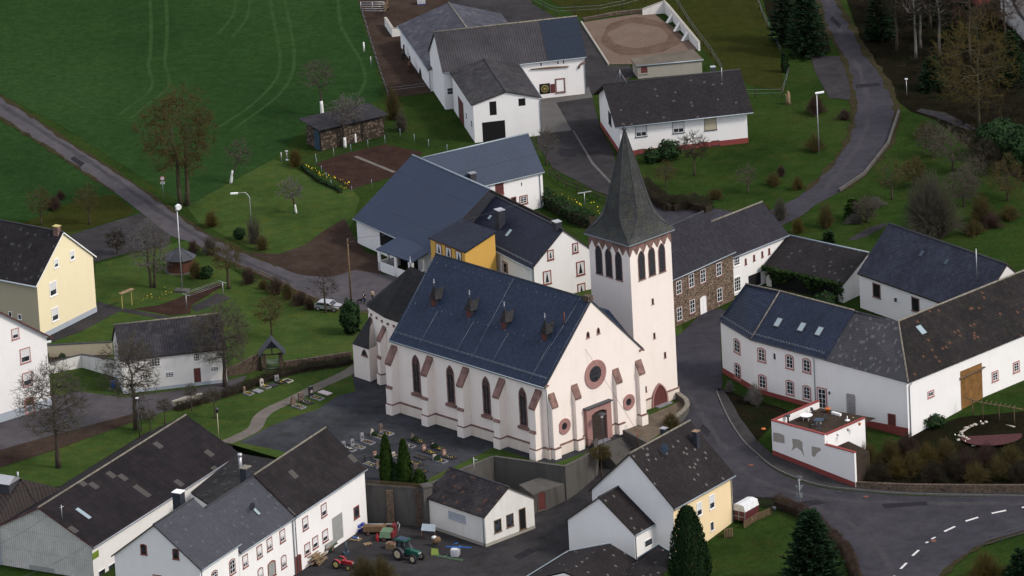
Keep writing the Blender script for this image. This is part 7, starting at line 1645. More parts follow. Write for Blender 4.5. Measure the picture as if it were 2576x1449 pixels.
# ---------------------------------------------------------------- lamps, poles, signs, wires
Z=Vector((0,0,1))
def hgt(p,c,x,y):return UV(c,x,y,p,Vector((0,-1,0))).z-p.z
def lamp(label,b,t,kind,mt='metal',r=.06,name='street_lamp'):
 p=UH(*b);h=hgt(p,*t);root=thing(name,label,'lamp',p);m_=MB();tp_=p+Z*h
 if kind=='arc':
  m_.tube([p,p+Z*(h*.9),p+Z*h+Vector((-.5,0,0)),p+Z*(h*1.0)+Vector((-1.6,0,.02))],[r,r*.7,r*.6,r*.5],6);m_.build('pole',MT[mt],root);k=MB();k.box(p+Z*(h-.1)+Vector((-2.6,-.16,0)),(1.05,0,0),(0,.32,0),Z*.16);k.build('lamp_head',MT['lampwhite'],root);return root
 m_.tube([p-Z*.2,tp_],[r,r*.7],6);m_.build('pole',MT[mt],root);k=MB()
 if kind=='flood':k.tube([tp_+Vector((.1,-.05,.1)),tp_+Vector((.3,-.4,.02))],[.36,.42],12);k.build('floodlight',MT['lampwhite'],root);q=MB();q.cbox(p-Z*.02,2.0,1.2,.3,R(-20));q.build('footing',MT['concrete'],root);q=MB();q.cbox(tp_-Z*.5,.5,.16,.7);q.build('bracket',MT['metal'],root)
 elif kind=='flat':k.box(tp_+Vector((-.2,-.18,-.05)),(1.25,.1,.1),(0,.36,0),Z*.18);k.build('lamp_head',MT['lampwhite'],root)
 elif kind=='lantern':k.lathe(tp_,[(.1,-.05),(.16,0),(.22,.4),(.34,.42),(.12,.62),(.02,.7)],8);k.build('lantern',MT['darkmetal'],root)
 elif kind=='mush':k.lathe(tp_,[(.12,-.45),(.16,-.4),(.16,0)],10);k.build('lantern',MT['lampwhite'],root);q=MB();q.lathe(tp_,[(.16,-.0),(.55,.02),(.5,.1),(.1,.16)],14);q.build('lamp_hood',MT['darkmetal'],root)
 else:k.cbox(tp_,.4,.2,.15);k.build('lamp_head',MT['lampwhite'],root)
 return root
lamp('very tall grey mast with round white floodlight in the left garden',('P',459,733),('P',450,520),'flood','metal',.1)
lamp('curved-arm street lamp in the mown meadow',('P',634,596),('P',627,484),'arc','metal',.08);lamp('grey street lamp with flat white head on the bank by the hill road',('C',1030,1160),('C',1022,705),'flat','metal',.08)
lamp('dark post lamp with mushroom hood before the church portal',('H',1980,512),('H',1965,230),'mush','darkmetal',.05);lamp('pale yellow lantern post beside the curving churchyard path',('G',1652,412),('G',1638,215),'lantern','rim_cream',.06)
lamp('plain grey lamp post behind the brown barn, by the left street',('G',1055,417),('G',1036,110),'cap','darkmetal',.09);lamp('grey street lamp at the corner of the left white house',('D',346,1400),('D',334,1140),'flat','metal',.07);lamp('thin lamp post at the foot of the wood beyond the hill road',('C',1692,722),('C',1685,600),'cap','metal',.06)
root=lamp('street lamp with road signs seen from behind on the junction corner',('I',886,912),('I',877,705),'mush','metal',.06)
p=UH('I',886,912);zt_=hgt(p,'I',880,765);m_=MB();q=p+Vector((0,.08,zt_));m_.prism([q+Vector((-.52,0,0)),q+Vector((.52,0,0)),q+Vector((0,0,-.9))],(0,.03,0));m_.build('give_way_sign',MT['sign_back'],root);m_=MB();m_.box(q+Vector((-.38,0,-1.75)),(.76,0,0),(0,.03,0),Z*.72);m_.build('direction_sign',MT['sign_back'],root)
p=UH('P',412,502);zt_=hgt(p,'A',1232,1345);root=thing('traffic_sign','round red-rimmed traffic sign with a white plate below, beside the village road','sign',p);m_=MB();m_.tube([p,p+Z*(zt_+.3)],.045,6);m_.build('pole',MT['metal'],root);m_=MB();q=p+Z*zt_+Vector((0,-.06,0));m_.cyl(q,.36,.03,20,0,(0,-1,0));m_.build('sign_disc',MT['sign_red'],root);m_=MB();m_.cyl(q+Vector((0,-.032,0)),.27,.012,20,0,(0,-1,0));m_.build('sign_face',MT['frame'],root);m_=MB();m_.box(q+Vector((-.3,-.02,-.85)),(.6,0,0),(0,.03,0),Z*.36);m_.build('sign_plate',MT['frame'],root)
m_=MB();q2=q+Vector((0,-.03,0))
for k in range(3):m_.box(q2+Vector((-.2,-.012,-.6-k*.09)),(.4-.08*k,0,0),(0,.008,0),Z*.035)
m_.build('sign_lettering',MT['darkmetal'],root)
def pole(label,b,t,r=.13,arm=True,mt='wood'):
 p=UH(*b);h=hgt(p,*t);root=thing('utility_pole',label,'pole',p);m_=MB();m_.tube([p-Z*.3,p+Z*h],[r,r*.75],8);m_.build('pole',MT[mt],root)
 if arm:
  k=MB();k.box(p+Z*(h-.5)+Vector((-.1,-.2,0)),(1.0,.25,0),(0,.1,0),Z*.1);k.build('cross_arm',MT['darkwood'],root)
 return p+Z*h
up_=pole('grey wooden utility pole beside the walkers on the village road',('E',74,822),('E',46,352));pole('pale wooden pole at the meadow edge near the spruces',('C',727,288),('C',722,-90),.14,False)
def cable(label,a,b,sag=.6,r=.02):
 m_=MB();n_=10;m_.tube([a+(b-a)*i/n_-Z*sag*4*(i/n_)*(1-i/n_)for i in range(n_+1)],r,4);return single(m_,'overhead_cable',MT['darkmetal'],label,'cable')
cable('thin overhead cable from the utility pole to the white house chimney',up_,wh.P(-1,-1,wh.zr+1.2),.8)
cp=UH('H',2238,470);m_=MB();m_.tube([cp-Z*.5,cp+Z*2.2],.07,6);single(m_,'cable_post',MT['rust'],'rusty pipe post at the foot of the church steps','post')
cable('long cable slanting across the church gable to the rusty post',slopept('E',1685,1000)+Z*1.4,cp+Z*2.1,.1,.022)
cable('upper overhead cable across the corrugated barn gable at lower left',U('G',-60,1230,4.0),U('G',360,992,3.2),.3);cable('lower overhead cable across the corrugated barn gable at lower left',U('G',130,1470,1.0),U('G',655,1218,0.2),.3)
a=UH('D',1410,885);b=UH('D',1686,787);root=thing('washing_line','pair of T-shaped washing line posts with lines in the left garden','washing line',a);d_=(b-a).normalized();n_=Vector((-d_.y,d_.x,0))
for q in(a,b):m_=MB();m_.tube([q,q+Z*2.1],.05,6);m_.tube([q+Z*2.1-n_*.8,q+Z*2.1+n_*.8],.04,5);m_.build('post',MT['metal'],root)
m_=MB()
for o_ in(-.75,-.3,.3,.75):m_.tube([a+Z*2.1+n_*o_,b+Z*2.1+n_*o_],.015,3)
m_.build('line',MT['metal'],root)
p=UH('E',1838,105);m_=MB();m_.tube([p,p+Z*1.9],.06,6);m_.box(p+Vector((-.9,-.1,1.85)),(1.9,.6,0),(0,.2,0),Z*.08);single(m_,'washing_post',MT['metal'],'white T-shaped washing post in the garden beside the spire','post')
for c_,x,y,lab in(('B',172,392,'short white-painted post left of the horse paddock fence'),('B',225,500,'thin grey stake left of the horse paddock fence'),('A',2167,1215,'small wooden bird table post at the forsythia'),('A',2125,1225,'short grey stake beside the bird table post')):
 p=UH(c_,x,y);m_=MB();m_.tube([p,p+Z*1.5],.12 if x==172 else .06,6)
 if x==2167:m_.cbox(p+Z*1.4,.4,.4,.12);m_.cbox(p+Z*.1,.4,.4,.1)
 single(m_,'garden_post',MT['limewash' if x==172 else 'metal'],lab,'post')
a,b=UH('D',925,882),UH('D',997,852);d_=(b-a).normalized();n_=Vector((-d_.y,d_.x,0));root=thing('garden_arbour','yellow wooden rose arbour at the end of the garden path','arbour',a)
for q in(a,b):m_=MB();m_.cbox(q,.12,.12,2.2);m_.build('post',MT['rim_yellow'],root)
m_=MB();m_.box(a-d_*.3-n_*.3+Z*2.2,d_*((b-a).length+.6),n_*.6,Z*.1);m_.build('top',MT['palewood'],root)
p=UH('C',797,785);m_=MB();m_.tube([p,p+Z*.7,p+Z*1.2,p+Z*1.7+Vector((.1,0,0)),p+Z*2.0],[.4,.3,.35,.18,.08],7);m_.tube([p+Z*.9,p+Vector((-.35,0,1.5))],[.15,.1],5);single(m_,'wood_carving',MT['palewood'],'pale carved wooden figure at the corner of the bungalow garden','sculpture')
# garden pavilion
p=UH('D',1362,590);root=thing('garden_pavilion','octagonal red-brown wooden garden pavilion with dark slate roof','pavilion',p);m_=MB();oc=lambda r,zz:[p+Vector((r*math.cos(k*math.pi/4+.2),r*math.sin(k*math.pi/4+.2),zz))for k in range(8)]
m_.prism(oc(1.85,-.1),(0,0,2.1));m_.build('wall',plain('red_brown_pavilion_boards',(.075,.030,.019),.8,.25,3),root);m_=MB();o_=oc(2.35,1.95);a_p=p+Z*3.4
for k in range(8):m_.add([o_[k],o_[(k+1)%8],a_p],[(0,1,2)])
m_.build('roof',MT['r_greytile'],root);m_=MB()
for k in range(8):m_.tube([o_[k],a_p],.05,4)
m_.build('hip_ridge',MT['ridgedark'],root);m_=MB();e0_,e1_=oc(1.87,.9)[4],oc(1.87,.9)[5];m_.quad(e0_.lerp(e1_,.15),e0_.lerp(e1_,.85),e0_.lerp(e1_,.85)+Z*.8,e0_.lerp(e1_,.15)+Z*.8);m_.build('window',MT['black'],root);m_=MB();m_.prism(oc(2.3,-.2),(0,0,.28));m_.build('floor_slab',MT['concrete'],root)
# log shed
a,b,c_=UH('P',808,380),UH('P',972,342),UH('P',766,362);d_=b-a;bk=c_-a;root=thing('log_shed','open log store stacked with split firewood under a dark corrugated roof','shed',a);hF=hgt(a,'P',799,326);m_=MB()
m_.box(a+d_*.02+bk*.04,d_*.96,bk*.9,Z*(hF-.5));m_.build('firewood',None or roofing('stacked_split_logs',(.060,.047,.036),.22,.26,.8,var=.5,speck=(.17,.13,.10),speckamt=.25),root);m_=MB()
n0=d_.cross(bk).normalized();e=.05;q4=[a-d_*.04-bk*.1+Z*(hF-.05),b+d_*.03-bk*.1+Z*(hF-.05),b+bk*1.1+d_*.03+Z*(hF+.45),a+bk*1.12-d_*.04+Z*(hF+.45)];m_.prism(q4,Z*.1);m_.build('roof',roofing('dark_corrugated_log_roof',(.026,.025,.030),6,.30,.4,kind='corr',moss=(.06,.055,.05),mossamt=.4),root)
for t in(0,.33,.66,1):m_=MB();m_.cbox(a+d_*t-bk*.02,.14,.14,hF);m_.build('post',MT['darkwood'],root)
m_=MB();m_.box(a+bk*.04-d_*.012,d_*.01,bk*.3,Z*(hF-.3));m_.build('side_sheet',MT['dish_blue'],root)
# ---- vehicles
def wheel(root,c,ax,r,w_,rim,tyre='rubber',lug=0):
 ax=Vector(ax).normalized();c=Vector(c);m_=MB();m_.tube([c+ax*(w_*t)for t in(-.5,-.48,-.3,.3,.48,.5)],[r*.62,r*.92,r,r,r*.92,r*.62],22)
 if lug:
  u=Z.cross(ax).normalized()
  for k in range(lug):an=6.283*k/lug;o_=u*math.cos(an)+Z*math.sin(an);t_=ax.cross(o_);m_.box(c+o_*(r*.97)-t_*.04+ax*w_*(-.48 if k%2 else .02),t_*.08,ax*w_*.46,o_*r*.06)
 o=m_.build('wheel',MT[tyre],root);k=MB();k.tube([c-ax*w_*.52,c+ax*w_*.52],r*.58,16);k.tube([c-ax*w_*.58,c+ax*w_*.58],r*.2,10);k.build('rim',MT[rim],o)
def tractor(name,label,near_rear,yaw,R_,r_,wb,tw,col,rim,cab):
 p0=UH(*near_rear);yw=R(yaw);A=Vector((math.cos(yw),math.sin(yw),0));B=Vector((-A.y,A.x,0));o=p0+B*tw/2;root=thing(name,label,'tractor',o);Q=lambda a,b,z:o+A*a+B*b+Z*z
 for s in(-1,1):wheel(root,Q(0,s*tw/2,R_),B,R_,.42*R_/.85,rim,lug=22);wheel(root,Q(wb,s*tw*.46,r_),B,r_,.30*R_/.85,rim,lug=16)
 k=R_/.85;m_=MB();m_.box(Q(-.3*k,-.22*k,.55*k),A*(wb+.55*k),B*.44*k,Z*.35*k);m_.tube([Q(0,-tw/2,R_),Q(0,tw/2,R_)],.12*k,8);m_.tube([Q(wb,-tw*.45,r_),Q(wb,tw*.45,r_)],.09*k,8);m_.build('chassis',MT['darkmetal'],root)
 m_=MB();pr=[(.75*k,.85*k),(wb+.42*k,.8*k),(wb+.48*k,1.25*k),(wb+.3*k,1.42*k),(.75*k,1.5*k)];m_.prism([Q(x,-.3*k,z)for x,z in pr],B*.6*k);m_.build('bonnet',MT[col],root);m_=MB();m_.box(Q(wb+.485*k,-.24*k,.88*k),A*.03,B*.48*k,Z*.34*k);m_.build('grille',MT['darkmetal'],root)
 for s in(-1,1):m_=MB();m_.cyl(Q(wb+.5*k,s*.16*k,1.24*k),.07*k,.05,10,0,A);m_.build('headlight',MT['lampwhite'],root)
 m_=MB();m_.tube([Q(wb*.62,-.34*k,1.4*k),Q(wb*.62,-.34*k,(2.5 if cab else 2.1)*k)],.045*k,6);m_.build('exhaust',MT['darkmetal'],root)
 for s in(-1,1):
  m_=MB();pts=[Q(R_*1.08*math.cos(t),s*tw/2,R_+R_*1.08*math.sin(t))for t in(.35,.8,1.3,1.8,2.3)]
  for i in range(4):m_.quad(pts[i]-B*.24*k,pts[i]+B*.24*k,pts[i+1]+B*.24*k,pts[i+1]-B*.24*k)
  m_.build('mudguard',MT[col if not cab else 'darkmetal'],root)
 if cab:
  m_=MB();z0_,z1_=1.0*k,2.5*k
  for a,b in((-.55,-.62),(-.55,.62),(.8,-.55),(.8,.55),(.15,-.64),(.15,.64)):m_.tube([Q(a*k,b*k,z0_),Q(a*k*.92,b*k*.92,z1_)],.05*k,5)
  c_=m_.build('cab_frame',MT['darkmetal'],root);g=MB();g.prism([Q(-.52*k,-.58*k,z0_+.45*k),Q(.76*k,-.52*k,z0_+.3*k),Q(.76*k,.52*k,z0_+.3*k),Q(-.52*k,.58*k,z0_+.45*k)],Z*1.08*k);g.build('cab_window',MT['glass'],c_);g=MB();g.prism([Q(-.72*k,-.7*k,z1_),Q(.95*k,-.64*k,z1_),Q(.95*k,.64*k,z1_),Q(-.72*k,.7*k,z1_)],Z*.14*k);g.prism([Q(-.6*k,-.58*k,z1_+.14*k),Q(.8*k,-.52*k,z1_+.14*k),Q(.8*k,.52*k,z1_+.14*k),Q(-.6*k,.58*k,z1_+.14*k)],Z*.07*k,1);g.build('cab_roof',[MT[col],MT['dish_blue']],c_);g=MB();g.box(Q(-.5*k,-.56*k,.8*k),A*1.2*k,B*1.12*k,Z*.5*k);g.build('cab_floor',MT[col],c_)
 else:
  m_=MB();m_.box(Q(-.25*k,-.25*k,1.15*k),A*.45*k,B*.5*k,Z*.12*k);m_.box(Q(-.28*k,-.25*k,1.2*k),A*.08,B*.5*k,Z*.35*k);m_.build('seat',MT['darkmetal'],root);m_=MB();c_=Q(.5*k,0,1.6*k);m_.tube([Q(.72*k,0,1.35*k),c_],.03,5);m_.tube([c_+(B*math.cos(t)+(Z*.8-A*.6)*math.sin(t))*.22*k for t in[6.283*i/12 for i in range(13)]],.025,5);m_.build('steering_wheel',MT['darkmetal'],root)
tractor('tractor','dark green tractor with cab and cream wheel rims in the farm courtyard',('H',432,1330),-40,.86,.60,2.35,1.75,'tractor_green','rim_cream',True)
tractor('tractor','small old red tractor without cab beside the timber pile',('H',-36,1395),-32,.62,.36,1.75,1.3,'tractor_red','rim_yellow',False)
# horse trailer beside the cream house
p=UH('I',470,1062);yw=R(53);A=Vector((math.cos(yw),math.sin(yw),0));Bv=Vector((-A.y,A.x,0));root=thing('horse_trailer','maroon horse trailer with white canvas roof parked behind the cream house','trailer',p);p=p-Bv*.1
m_=MB();m_.box(p-Bv*.0+Z*.45,A*3.1,Bv*1.9,Z*1.25);m_.build('body',MT['trailer_maroon'],root);m_=MB();m_.prism([p+Z*1.7+Bv*-.02,p+Z*2.5+Bv*.2,p+Z*2.62+Bv*.95,p+Z*2.5+Bv*1.7,p+Z*1.7+Bv*1.92],A*3.1);m_.build('canvas_top',MT['plastic_white'],root);m_=MB()
for t in(.05,1.0,1.85):m_.box(p+Bv*(t-.04)-A*.03+Z*.4,Bv*.08,A*.03,Z*1.3)
m_.box(p+Z*.95-A*.03,Bv*1.9,A*.03,Z*.07);m_.build('tail_ramp_trim',MT['zinc'],root);wheel(root,p+A*1.3-Bv*.05+Z*.33,Bv,.33,.2,'plastic_white');wheel(root,p+A*1.3+Bv*1.95+Z*.33,Bv,.33,.2,'plastic_white')
# white car behind the rail fence
p=UH('D',2478,886);yw=R(-24);A=Vector((math.cos(yw),math.sin(yw),0));Bv=Vector((-A.y,A.x,0));root=thing('parked_car','pale grey car parked behind the rail fence and slender bare tree','car',p);Q=lambda a,b,z:p+A*a+Bv*b+Z*z
m_=MB();m_.prism([Q(x,-.8,z)for x,z in((-1.7,.3),(1.7,.3),(1.75,.65),(.95,.8),(.45,1.18),(-1.2,1.22),(-1.7,.85))],Bv*1.6);m_.build('body',MT['metal'],root);m_=MB();m_.prism([Q(x,-.815,z)for x,z in((-1.5,.82),(.75,.81),(.4,1.12),(-1.15,1.15))],Bv*1.63);m_.add([Q(.96,-.68,.82),Q(.96,.68,.82),Q(.5,.62,1.19),Q(.5,-.62,1.19)],[(0,1,2,3)]);m_.build('window',MT['glass'],root)
for a in(-1.15,1.2):
 for b in(-.78,.78):wheel(root,Q(a,b,.3),Bv,.3,.2,'metal')
 # ---- courtyard clutter
def at(x,y):return UH('H',x,y)
for(x,y),lab in(((133,1113),'blue drum with white band, the nearer one of the pair by the courtyard wall'),((165,1100),'blue drum with white band, the one behind in the pair by the courtyard wall')):
 p=at(x,y);root=thing('oil_drum',lab,'drum',p,'blue drums by the courtyard wall');m_=MB();m_.lathe(p,[(.29,0),(.3,.02),(.3,.3),(.31,.32),(.3,.34),(.3,.62),(.31,.64),(.3,.66),(.3,.92),(.28,.93),(.27,.9)],16);m_.build('body',MT['blue'],root);m_=MB();m_.tube([p+Z*.4,p+Z*.6],.315,16,cap=False);m_.build('band',MT['frame'],root)
def pallet(label,x,y,yaw,sx=1.3,sy=1.0,extra=None):
 p=at(x,y);root=thing('pallet',label,'pallet',p);m_=MB();yw=R(yaw);A=Vector((math.cos(yw),math.sin(yw),0));Bv=Vector((-A.y,A.x,0))
 for k in range(5):m_.box(p-A*sx/2-Bv*(sy/2-k*sy/4.6)+Z*.1,A*sx,Bv*.14,Z*.03)
 for t in(-.5,-.05,.4):m_.box(p+A*sx*t-Bv*sy/2,A*.12,Bv*sy,Z*.1)
 m_.build('boards',MT['palewood'],root);return p,A,Bv
pa=pallet('shallow pallet holding bright blue oddments beside the drums',110,1176,-30);rnd=random.Random(3)
for k,lab in enumerate(('bright blue can on the pallet by the drums, left','bright blue can on the pallet by the drums, middle','pale blue can on the pallet by the drums, right')):q=pa[0]+pa[1]*(-.35+.35*k)+Z*.13;m_=MB();m_.lathe(q,[(.12,0),(.12,.22),(.05,.28),(.05,.33)],8);single(m_,'paint_can',MT['bright_blue' if k<2 else 'plastic_white'],lab,'can')
pallet('broken pale pallet lying flat in the courtyard',198,1211,25,1.0,.7)
p=at(255,1128);root=thing('hand_wagon','long brown wooden box trailer by the courtyard wall','trailer',p);m_=MB();m_.cbox(p+Z*.4,2.9,1.1,.75,R(-8));m_.build('box',MT['brown_tarp'],root);wheel(root,p+Vector((-.9,-.7,.25)),(0,1,0),.25,.12,'rust');wheel(root,p+Vector((.9,-.75,.25)),(0,1,0),.25,.12,'rust');m_=MB();m_.tube([p+Vector((-1.4,.2,1.3)),p+Vector((2.4,.4,1.0))],.07,6);single(m_,'steel_pipe',MT['metal'],'long grey steel pipe lying across the brown box trailer','pipe')
p=at(350,1170);root=thing('baler','old red and green farm implement with slanted green hood','farm implement',p);m_=MB();m_.cbox(p+Z*.35,1.9,1.2,.8,R(-20));m_.build('body',MT['implement_red'],root);m_=MB();m_.prism([p+Vector((-1.1,-.75,.5)),p+Vector((-.9,-.55,1.25)),p+Vector((-.5,.4,1.5)),p+Vector((-.5,.4,1.38)),p+Vector((-.95,-.6,.5))],Vector((1.3,-.35,0)));m_.build('hood',MT['implement_green'],root);m_=MB();m_.cbox(p+Vector((.9,.5,.3)),.5,1.0,1.5,R(-10));m_.build('hopper',MT['implement_red'],root);m_=MB();m_.tube([p+Vector((1.3,.7,.4)),p+Vector((1.6,.6,1.6)),p+Vector((1.45,.5,2.1)),p+Vector((1.2,.5,1.5))],.05,6);m_.build('hose',MT['plastic_white'],root);wheel(root,p+Vector((-.5,-.85,.3)),(.2,1,0),.3,.15,'rust')
p=at(273,1186);m_=MB();m_.lathe(p,[(.2,0),(.22,.05),(.22,.7),(.12,.85),(.08,.95),(.14,1.0)],10);single(m_,'gas_cylinder',MT['tractor_red'],'small red cylinder standing before the red and green implement','cylinder')
p=at(380,1240);root=thing('wooden_crate','wooden crate of reddish scrap behind the green tractor','crate',p);m_=MB();m_.cbox(p,1.3,.9,.75,R(-25));m_.build('slats',MT['palewood'],root);m_=MB();rnd=random.Random(4)
for k in range(14):m_.cbox(p+Vector((rnd.uniform(-.5,.5),rnd.uniform(-.3,.3),.7)),.3,.15,.15,rnd.random()*3)
m_.build('scrap',MT['gravestone_red'],root)
p=at(658,1165);root=thing('sheet_shelter','rusty frame with a tilted sheet metal top by the workshop','frame',p);m_=MB();m_.prism([p+Vector((-.9,-.5,1.3)),p+Vector((.9,-.9,1.2)),p+Vector((1.0,.3,1.7)),p+Vector((-.7,.6,1.8))],Z*.04);m_.build('sheet',MT['zinc'],root);m_=MB()
for a,b,hh in((-.85,-.45,1.3),(.85,-.8,1.2),(.9,.25,1.65),(-.65,.5,1.75)):m_.tube([p+Vector((a,b,0)),p+Vector((a,b,hh))],.04,5)
m_.build('leg',MT['rust'],root)
p=at(720,1226);root=thing('cement_mixer','rusty mixer drum with a white bag on top by the workshop','mixer',p);m_=MB();m_.tube([p+Vector((-.5,0,.5)),p+Vector((-.1,0,.75)),p+Vector((.3,0,1.0)),p+Vector((.5,0,1.1))],[.22,.42,.42,.22],12);m_.build('drum',MT['brown_tarp'],root);m_=MB();m_.tube([p+Vector((-.5,-.4,0)),p+Vector((0,0,.6)),p+Vector((.5,-.4,0))],.05,5);m_.tube([p+Vector((0,.5,0)),p+Vector((0,0,.6))],.05,5);m_.build('stand',MT['darkmetal'],root);m_=MB();m_.blob(p+Vector((-.25,.2,1.15)),.4,.35,.25,8,5,0,.12,rnd);single(m_,'white_bag',MT['plastic_white'],'crumpled white bag lying on the rusty mixer drum','bag')
p=at(863,1300);root=thing('water_tank','white caged plastic water tank in the farm courtyard','tank',p);m_=MB();m_.cbox(p+Z*.15,.95,1.1,.95,R(-15));m_.build('tank',MT['plastic_white'],root);m_=MB();yw=R(-15);A=Vector((math.cos(yw),math.sin(yw),0));Bv=Vector((-A.y,A.x,0))
for k in range(6):
 t=-.5+k/5;m_.tube([p+A*t-Bv*.58+Z*.1,p+A*t-Bv*.58+Z*1.12],.018,4);m_.tube([p+A*.5+Bv*t*1.14+Z*.1,p+A*.5+Bv*t*1.14+Z*1.12],.018,4)
 zz=Z*(.15+.19*k);m_.tube([p-A*.5-Bv*.58+zz,p+A*.5-Bv*.58+zz,p+A*.5+Bv*.58+zz],.018,4)
m_.build('cage',MT['metal'],root)
p=at(880,1232);m_=MB();q=at(863,1300)+Z*1.16;m_.box(q+Vector((-1.2,.35,.0)),(3.2,-.8,0),(.03,.12,0),Z*.12);m_.tube([q+Vector((-.4,.3,.1)),q+Vector((0,.1,.55)),q+Vector((.4,.1,.6))],.06,5);m_.cbox(q+Vector((.6,-.1,.02)),.2,.5,.2);single(m_,'spray_boom',MT['bright_blue'],'bright blue boom resting across the caged water tank','boom')
p=at(700,1292);m_=MB();m_.prism([p+Vector((-.4,0,0)),p+Vector((.6,-.2,0)),p+Vector((.5,.2,.7)),p+Vector((-.3,.5,.75))],Vector((.02,.05,.02)));single(m_,'lime_panel',MT['lime'],'lime green metal panel leaning near the front of the green tractor','panel')
m_=MB();a,b=at(705,1302),at(920,1340)
for o_ in(0,.35):m_.box(a+Vector((0,o_,0)),b-a,(0,.12,0),Z*.12)
m_.box(a+(b-a)*.3+Vector((0,-.2,.12)),(.5,.9,0),(.15,0,0),Z*.08);single(m_,'steel_beams',MT['implement_green'],'mossy green steel beams lying on the courtyard below the water tank','beam')
p=at(-205,1352);root=thing('timber_pile','heap of pale sawn timber against the farmhouse wall','timber pile',p);m_=MB();rnd=random.Random(8)
for k in range(34):q=p+Vector((rnd.uniform(-.9,1.3),rnd.uniform(-.8,.5),.1+.035*k));yw=R(62+rnd.gauss(0,14));m_.cbox(q,rnd.uniform(1.6,2.6),.16,.06,yw)
m_.build('planks',MT['palewood'],root)
p=at(-100,1262);root=thing('farm_trailer','green-framed trailer with grey boards beside the timber pile','trailer',p);m_=MB();m_.cbox(p+Z*.7,2.6,1.5,.1,R(58));m_.build('bed',MT['wood'],root);m_=MB()
for s in(-1,1):m_.box(p+Vector((-.4*s,.7*s*.2,.8))-Vector((.66,1.1,0))*1.0,(1.3,2.1,0),(.05,-.03,0),Z*.6)
m_.build('side_board',MT['greygate'],root);m_=MB();m_.tube([p+Vector((.7,1.1,.3)),p+Vector((1.2,.2,1.2)),p+Vector((.3,-1.2,.4))],.06,5);m_.build('frame',MT['tractor_green'],root);wheel(root,p+Vector((.55,-.3,.4)),(.85,-.5,0),.4,.2,'rust')
p=at(38,1285);m_=MB();m_.tube([p,p+Z*1.7],.12,7);m_.cbox(p,.8,.5,.35,R(20));single(m_,'blue_pump',MT['dish_blue'],'dark blue pump stand behind the small red tractor','pump')
p=UH('B',605,30);root=thing('water_tank','caged white tank at the top edge above the stable','tank',p);m_=MB();m_.cbox(p+Z*.15,1.2,1.0,.95);m_.build('tank',MT['plastic_white'],root);m_=MB()
for k in range(6):m_.tube([p+Vector((-.6+.24*k,-.53,.1)),p+Vector((-.6+.24*k,-.53,1.1))],.018,4)
m_.build('cage',MT['metal'],root);m_=MB();m_.cbox(p,1.2,1.0,.13);m_.build('tank_pallet',MT['blue'],root)
# ---- terrace furniture
P3,fz,s_m,depth=TERR
def table(name,label,x,y,r,h_,mt,n_):
 p=T(x,y);root=thing(name,label,'table',p);m_=MB();m_.tube([p+Z*h_,p+Z*(h_+.05)],r,n_,smooth=False);m_.build('tabletop',MT[mt],root)
 for k in range(4):an=k*math.pi/2+.5;m_=MB();m_.tube([p+Vector((math.cos(an),math.sin(an),0))*r*.6,p+Vector((math.cos(an),math.sin(an),0))*r*.4+Z*h_],.035,5);m_.build('leg',MT['frame'],root)
table('garden_table','white octagonal garden table on the roof terrace',935,275,.85,.72,'frame',8);table('garden_table','round blue-grey garden table on the roof terrace',1028,310,.7,.72,'dish_blue',20)
for x,y,yw,lab in((985,225,40,'dark garden chair between the white table and the parapet'),(985,330,200,'dark garden chair left of the round blue table'),(1035,360,280,'dark garden chair in front of the round blue table'),(1075,280,110,'dark garden chair behind the round blue table')):
 p=T(x,y);root=thing('garden_chair',lab,'chair',p);A=Vector((math.cos(R(yw)),math.sin(R(yw)),0));Bv=Vector((-A.y,A.x,0));m_=MB();m_.cbox(p+Z*.42,.5,.48,.05,R(yw));m_.build('seat',MT['darkmetal'],root);m_=MB();m_.box(p-A*.27-Bv*.23+Z*.45,Bv*.46,A*.05,Z*.5);m_.build('backrest',MT['darkmetal'],root)
 for a in(-.2,.2):
  for b in(-.2,.2):m_=MB();m_.tube([p+A*a+Bv*b,p+A*a+Bv*b+Z*.43],.022,4);m_.build('leg',MT['darkmetal'],root)
p=T(1095,215);m_=MB();m_.lathe(p,[(.2,0),(.25,.3),(.5,.5),(.52,.62),(.1,.6)],4);single(m_,'planter',MT['orange'],'square orange planter beside the terrace door','planter');p=T(1160,232);m_=MB();m_.cbox(p,1.5,.35,.3,R(-45));single(m_,'planter_trough',MT['frame'],'long white planter trough below the terrace trellis','planter');p=T(1243,275);m_=MB();m_.lathe(p,[(.35,0),(.34,.08),(.06,.12),(.05,.6)],14);single(m_,'parasol_base',MT['frame'],'round white parasol base on the roof terrace','parasol base');p=T(797,300);m_=MB();m_.lathe(p,[(.12,0),(.12,.9),(.3,1.0),(.3,1.25),(.1,1.3)],8);single(m_,'garden_torch',MT['darkmetal'],'black garden torch in the terrace corner','torch')
for k,(x,y,mt_,lab)in enumerate(((1170,390,'frame','white flower pot on the red terrace coping'),(1248,355,'gravestone_pale','pale basket pot on the red terrace coping'),(1335,312,'orange','orange flower pot at the end of the red terrace coping'))):p=U('I',x,y,zt-.03);m_=MB();m_.lathe(p,[(.12,0),(.2,.3),(.2,.34),(.12,.3)],10);single(m_,'flower_pot',MT[mt_],lab,'flower pot')
q0=P3(s_m-.4+th+.06,2.2,zl-.1);m_=MB();m_.tube([q0+bd*(.22*math.cos(t))+Z*(.5*math.sin(t))for t in[6.283*i/16 for i in range(17)]],.07,6);single(m_,'hose_coil',MT['rim_yellow'],'yellow hose coiled on the lower terrace wall','hose')
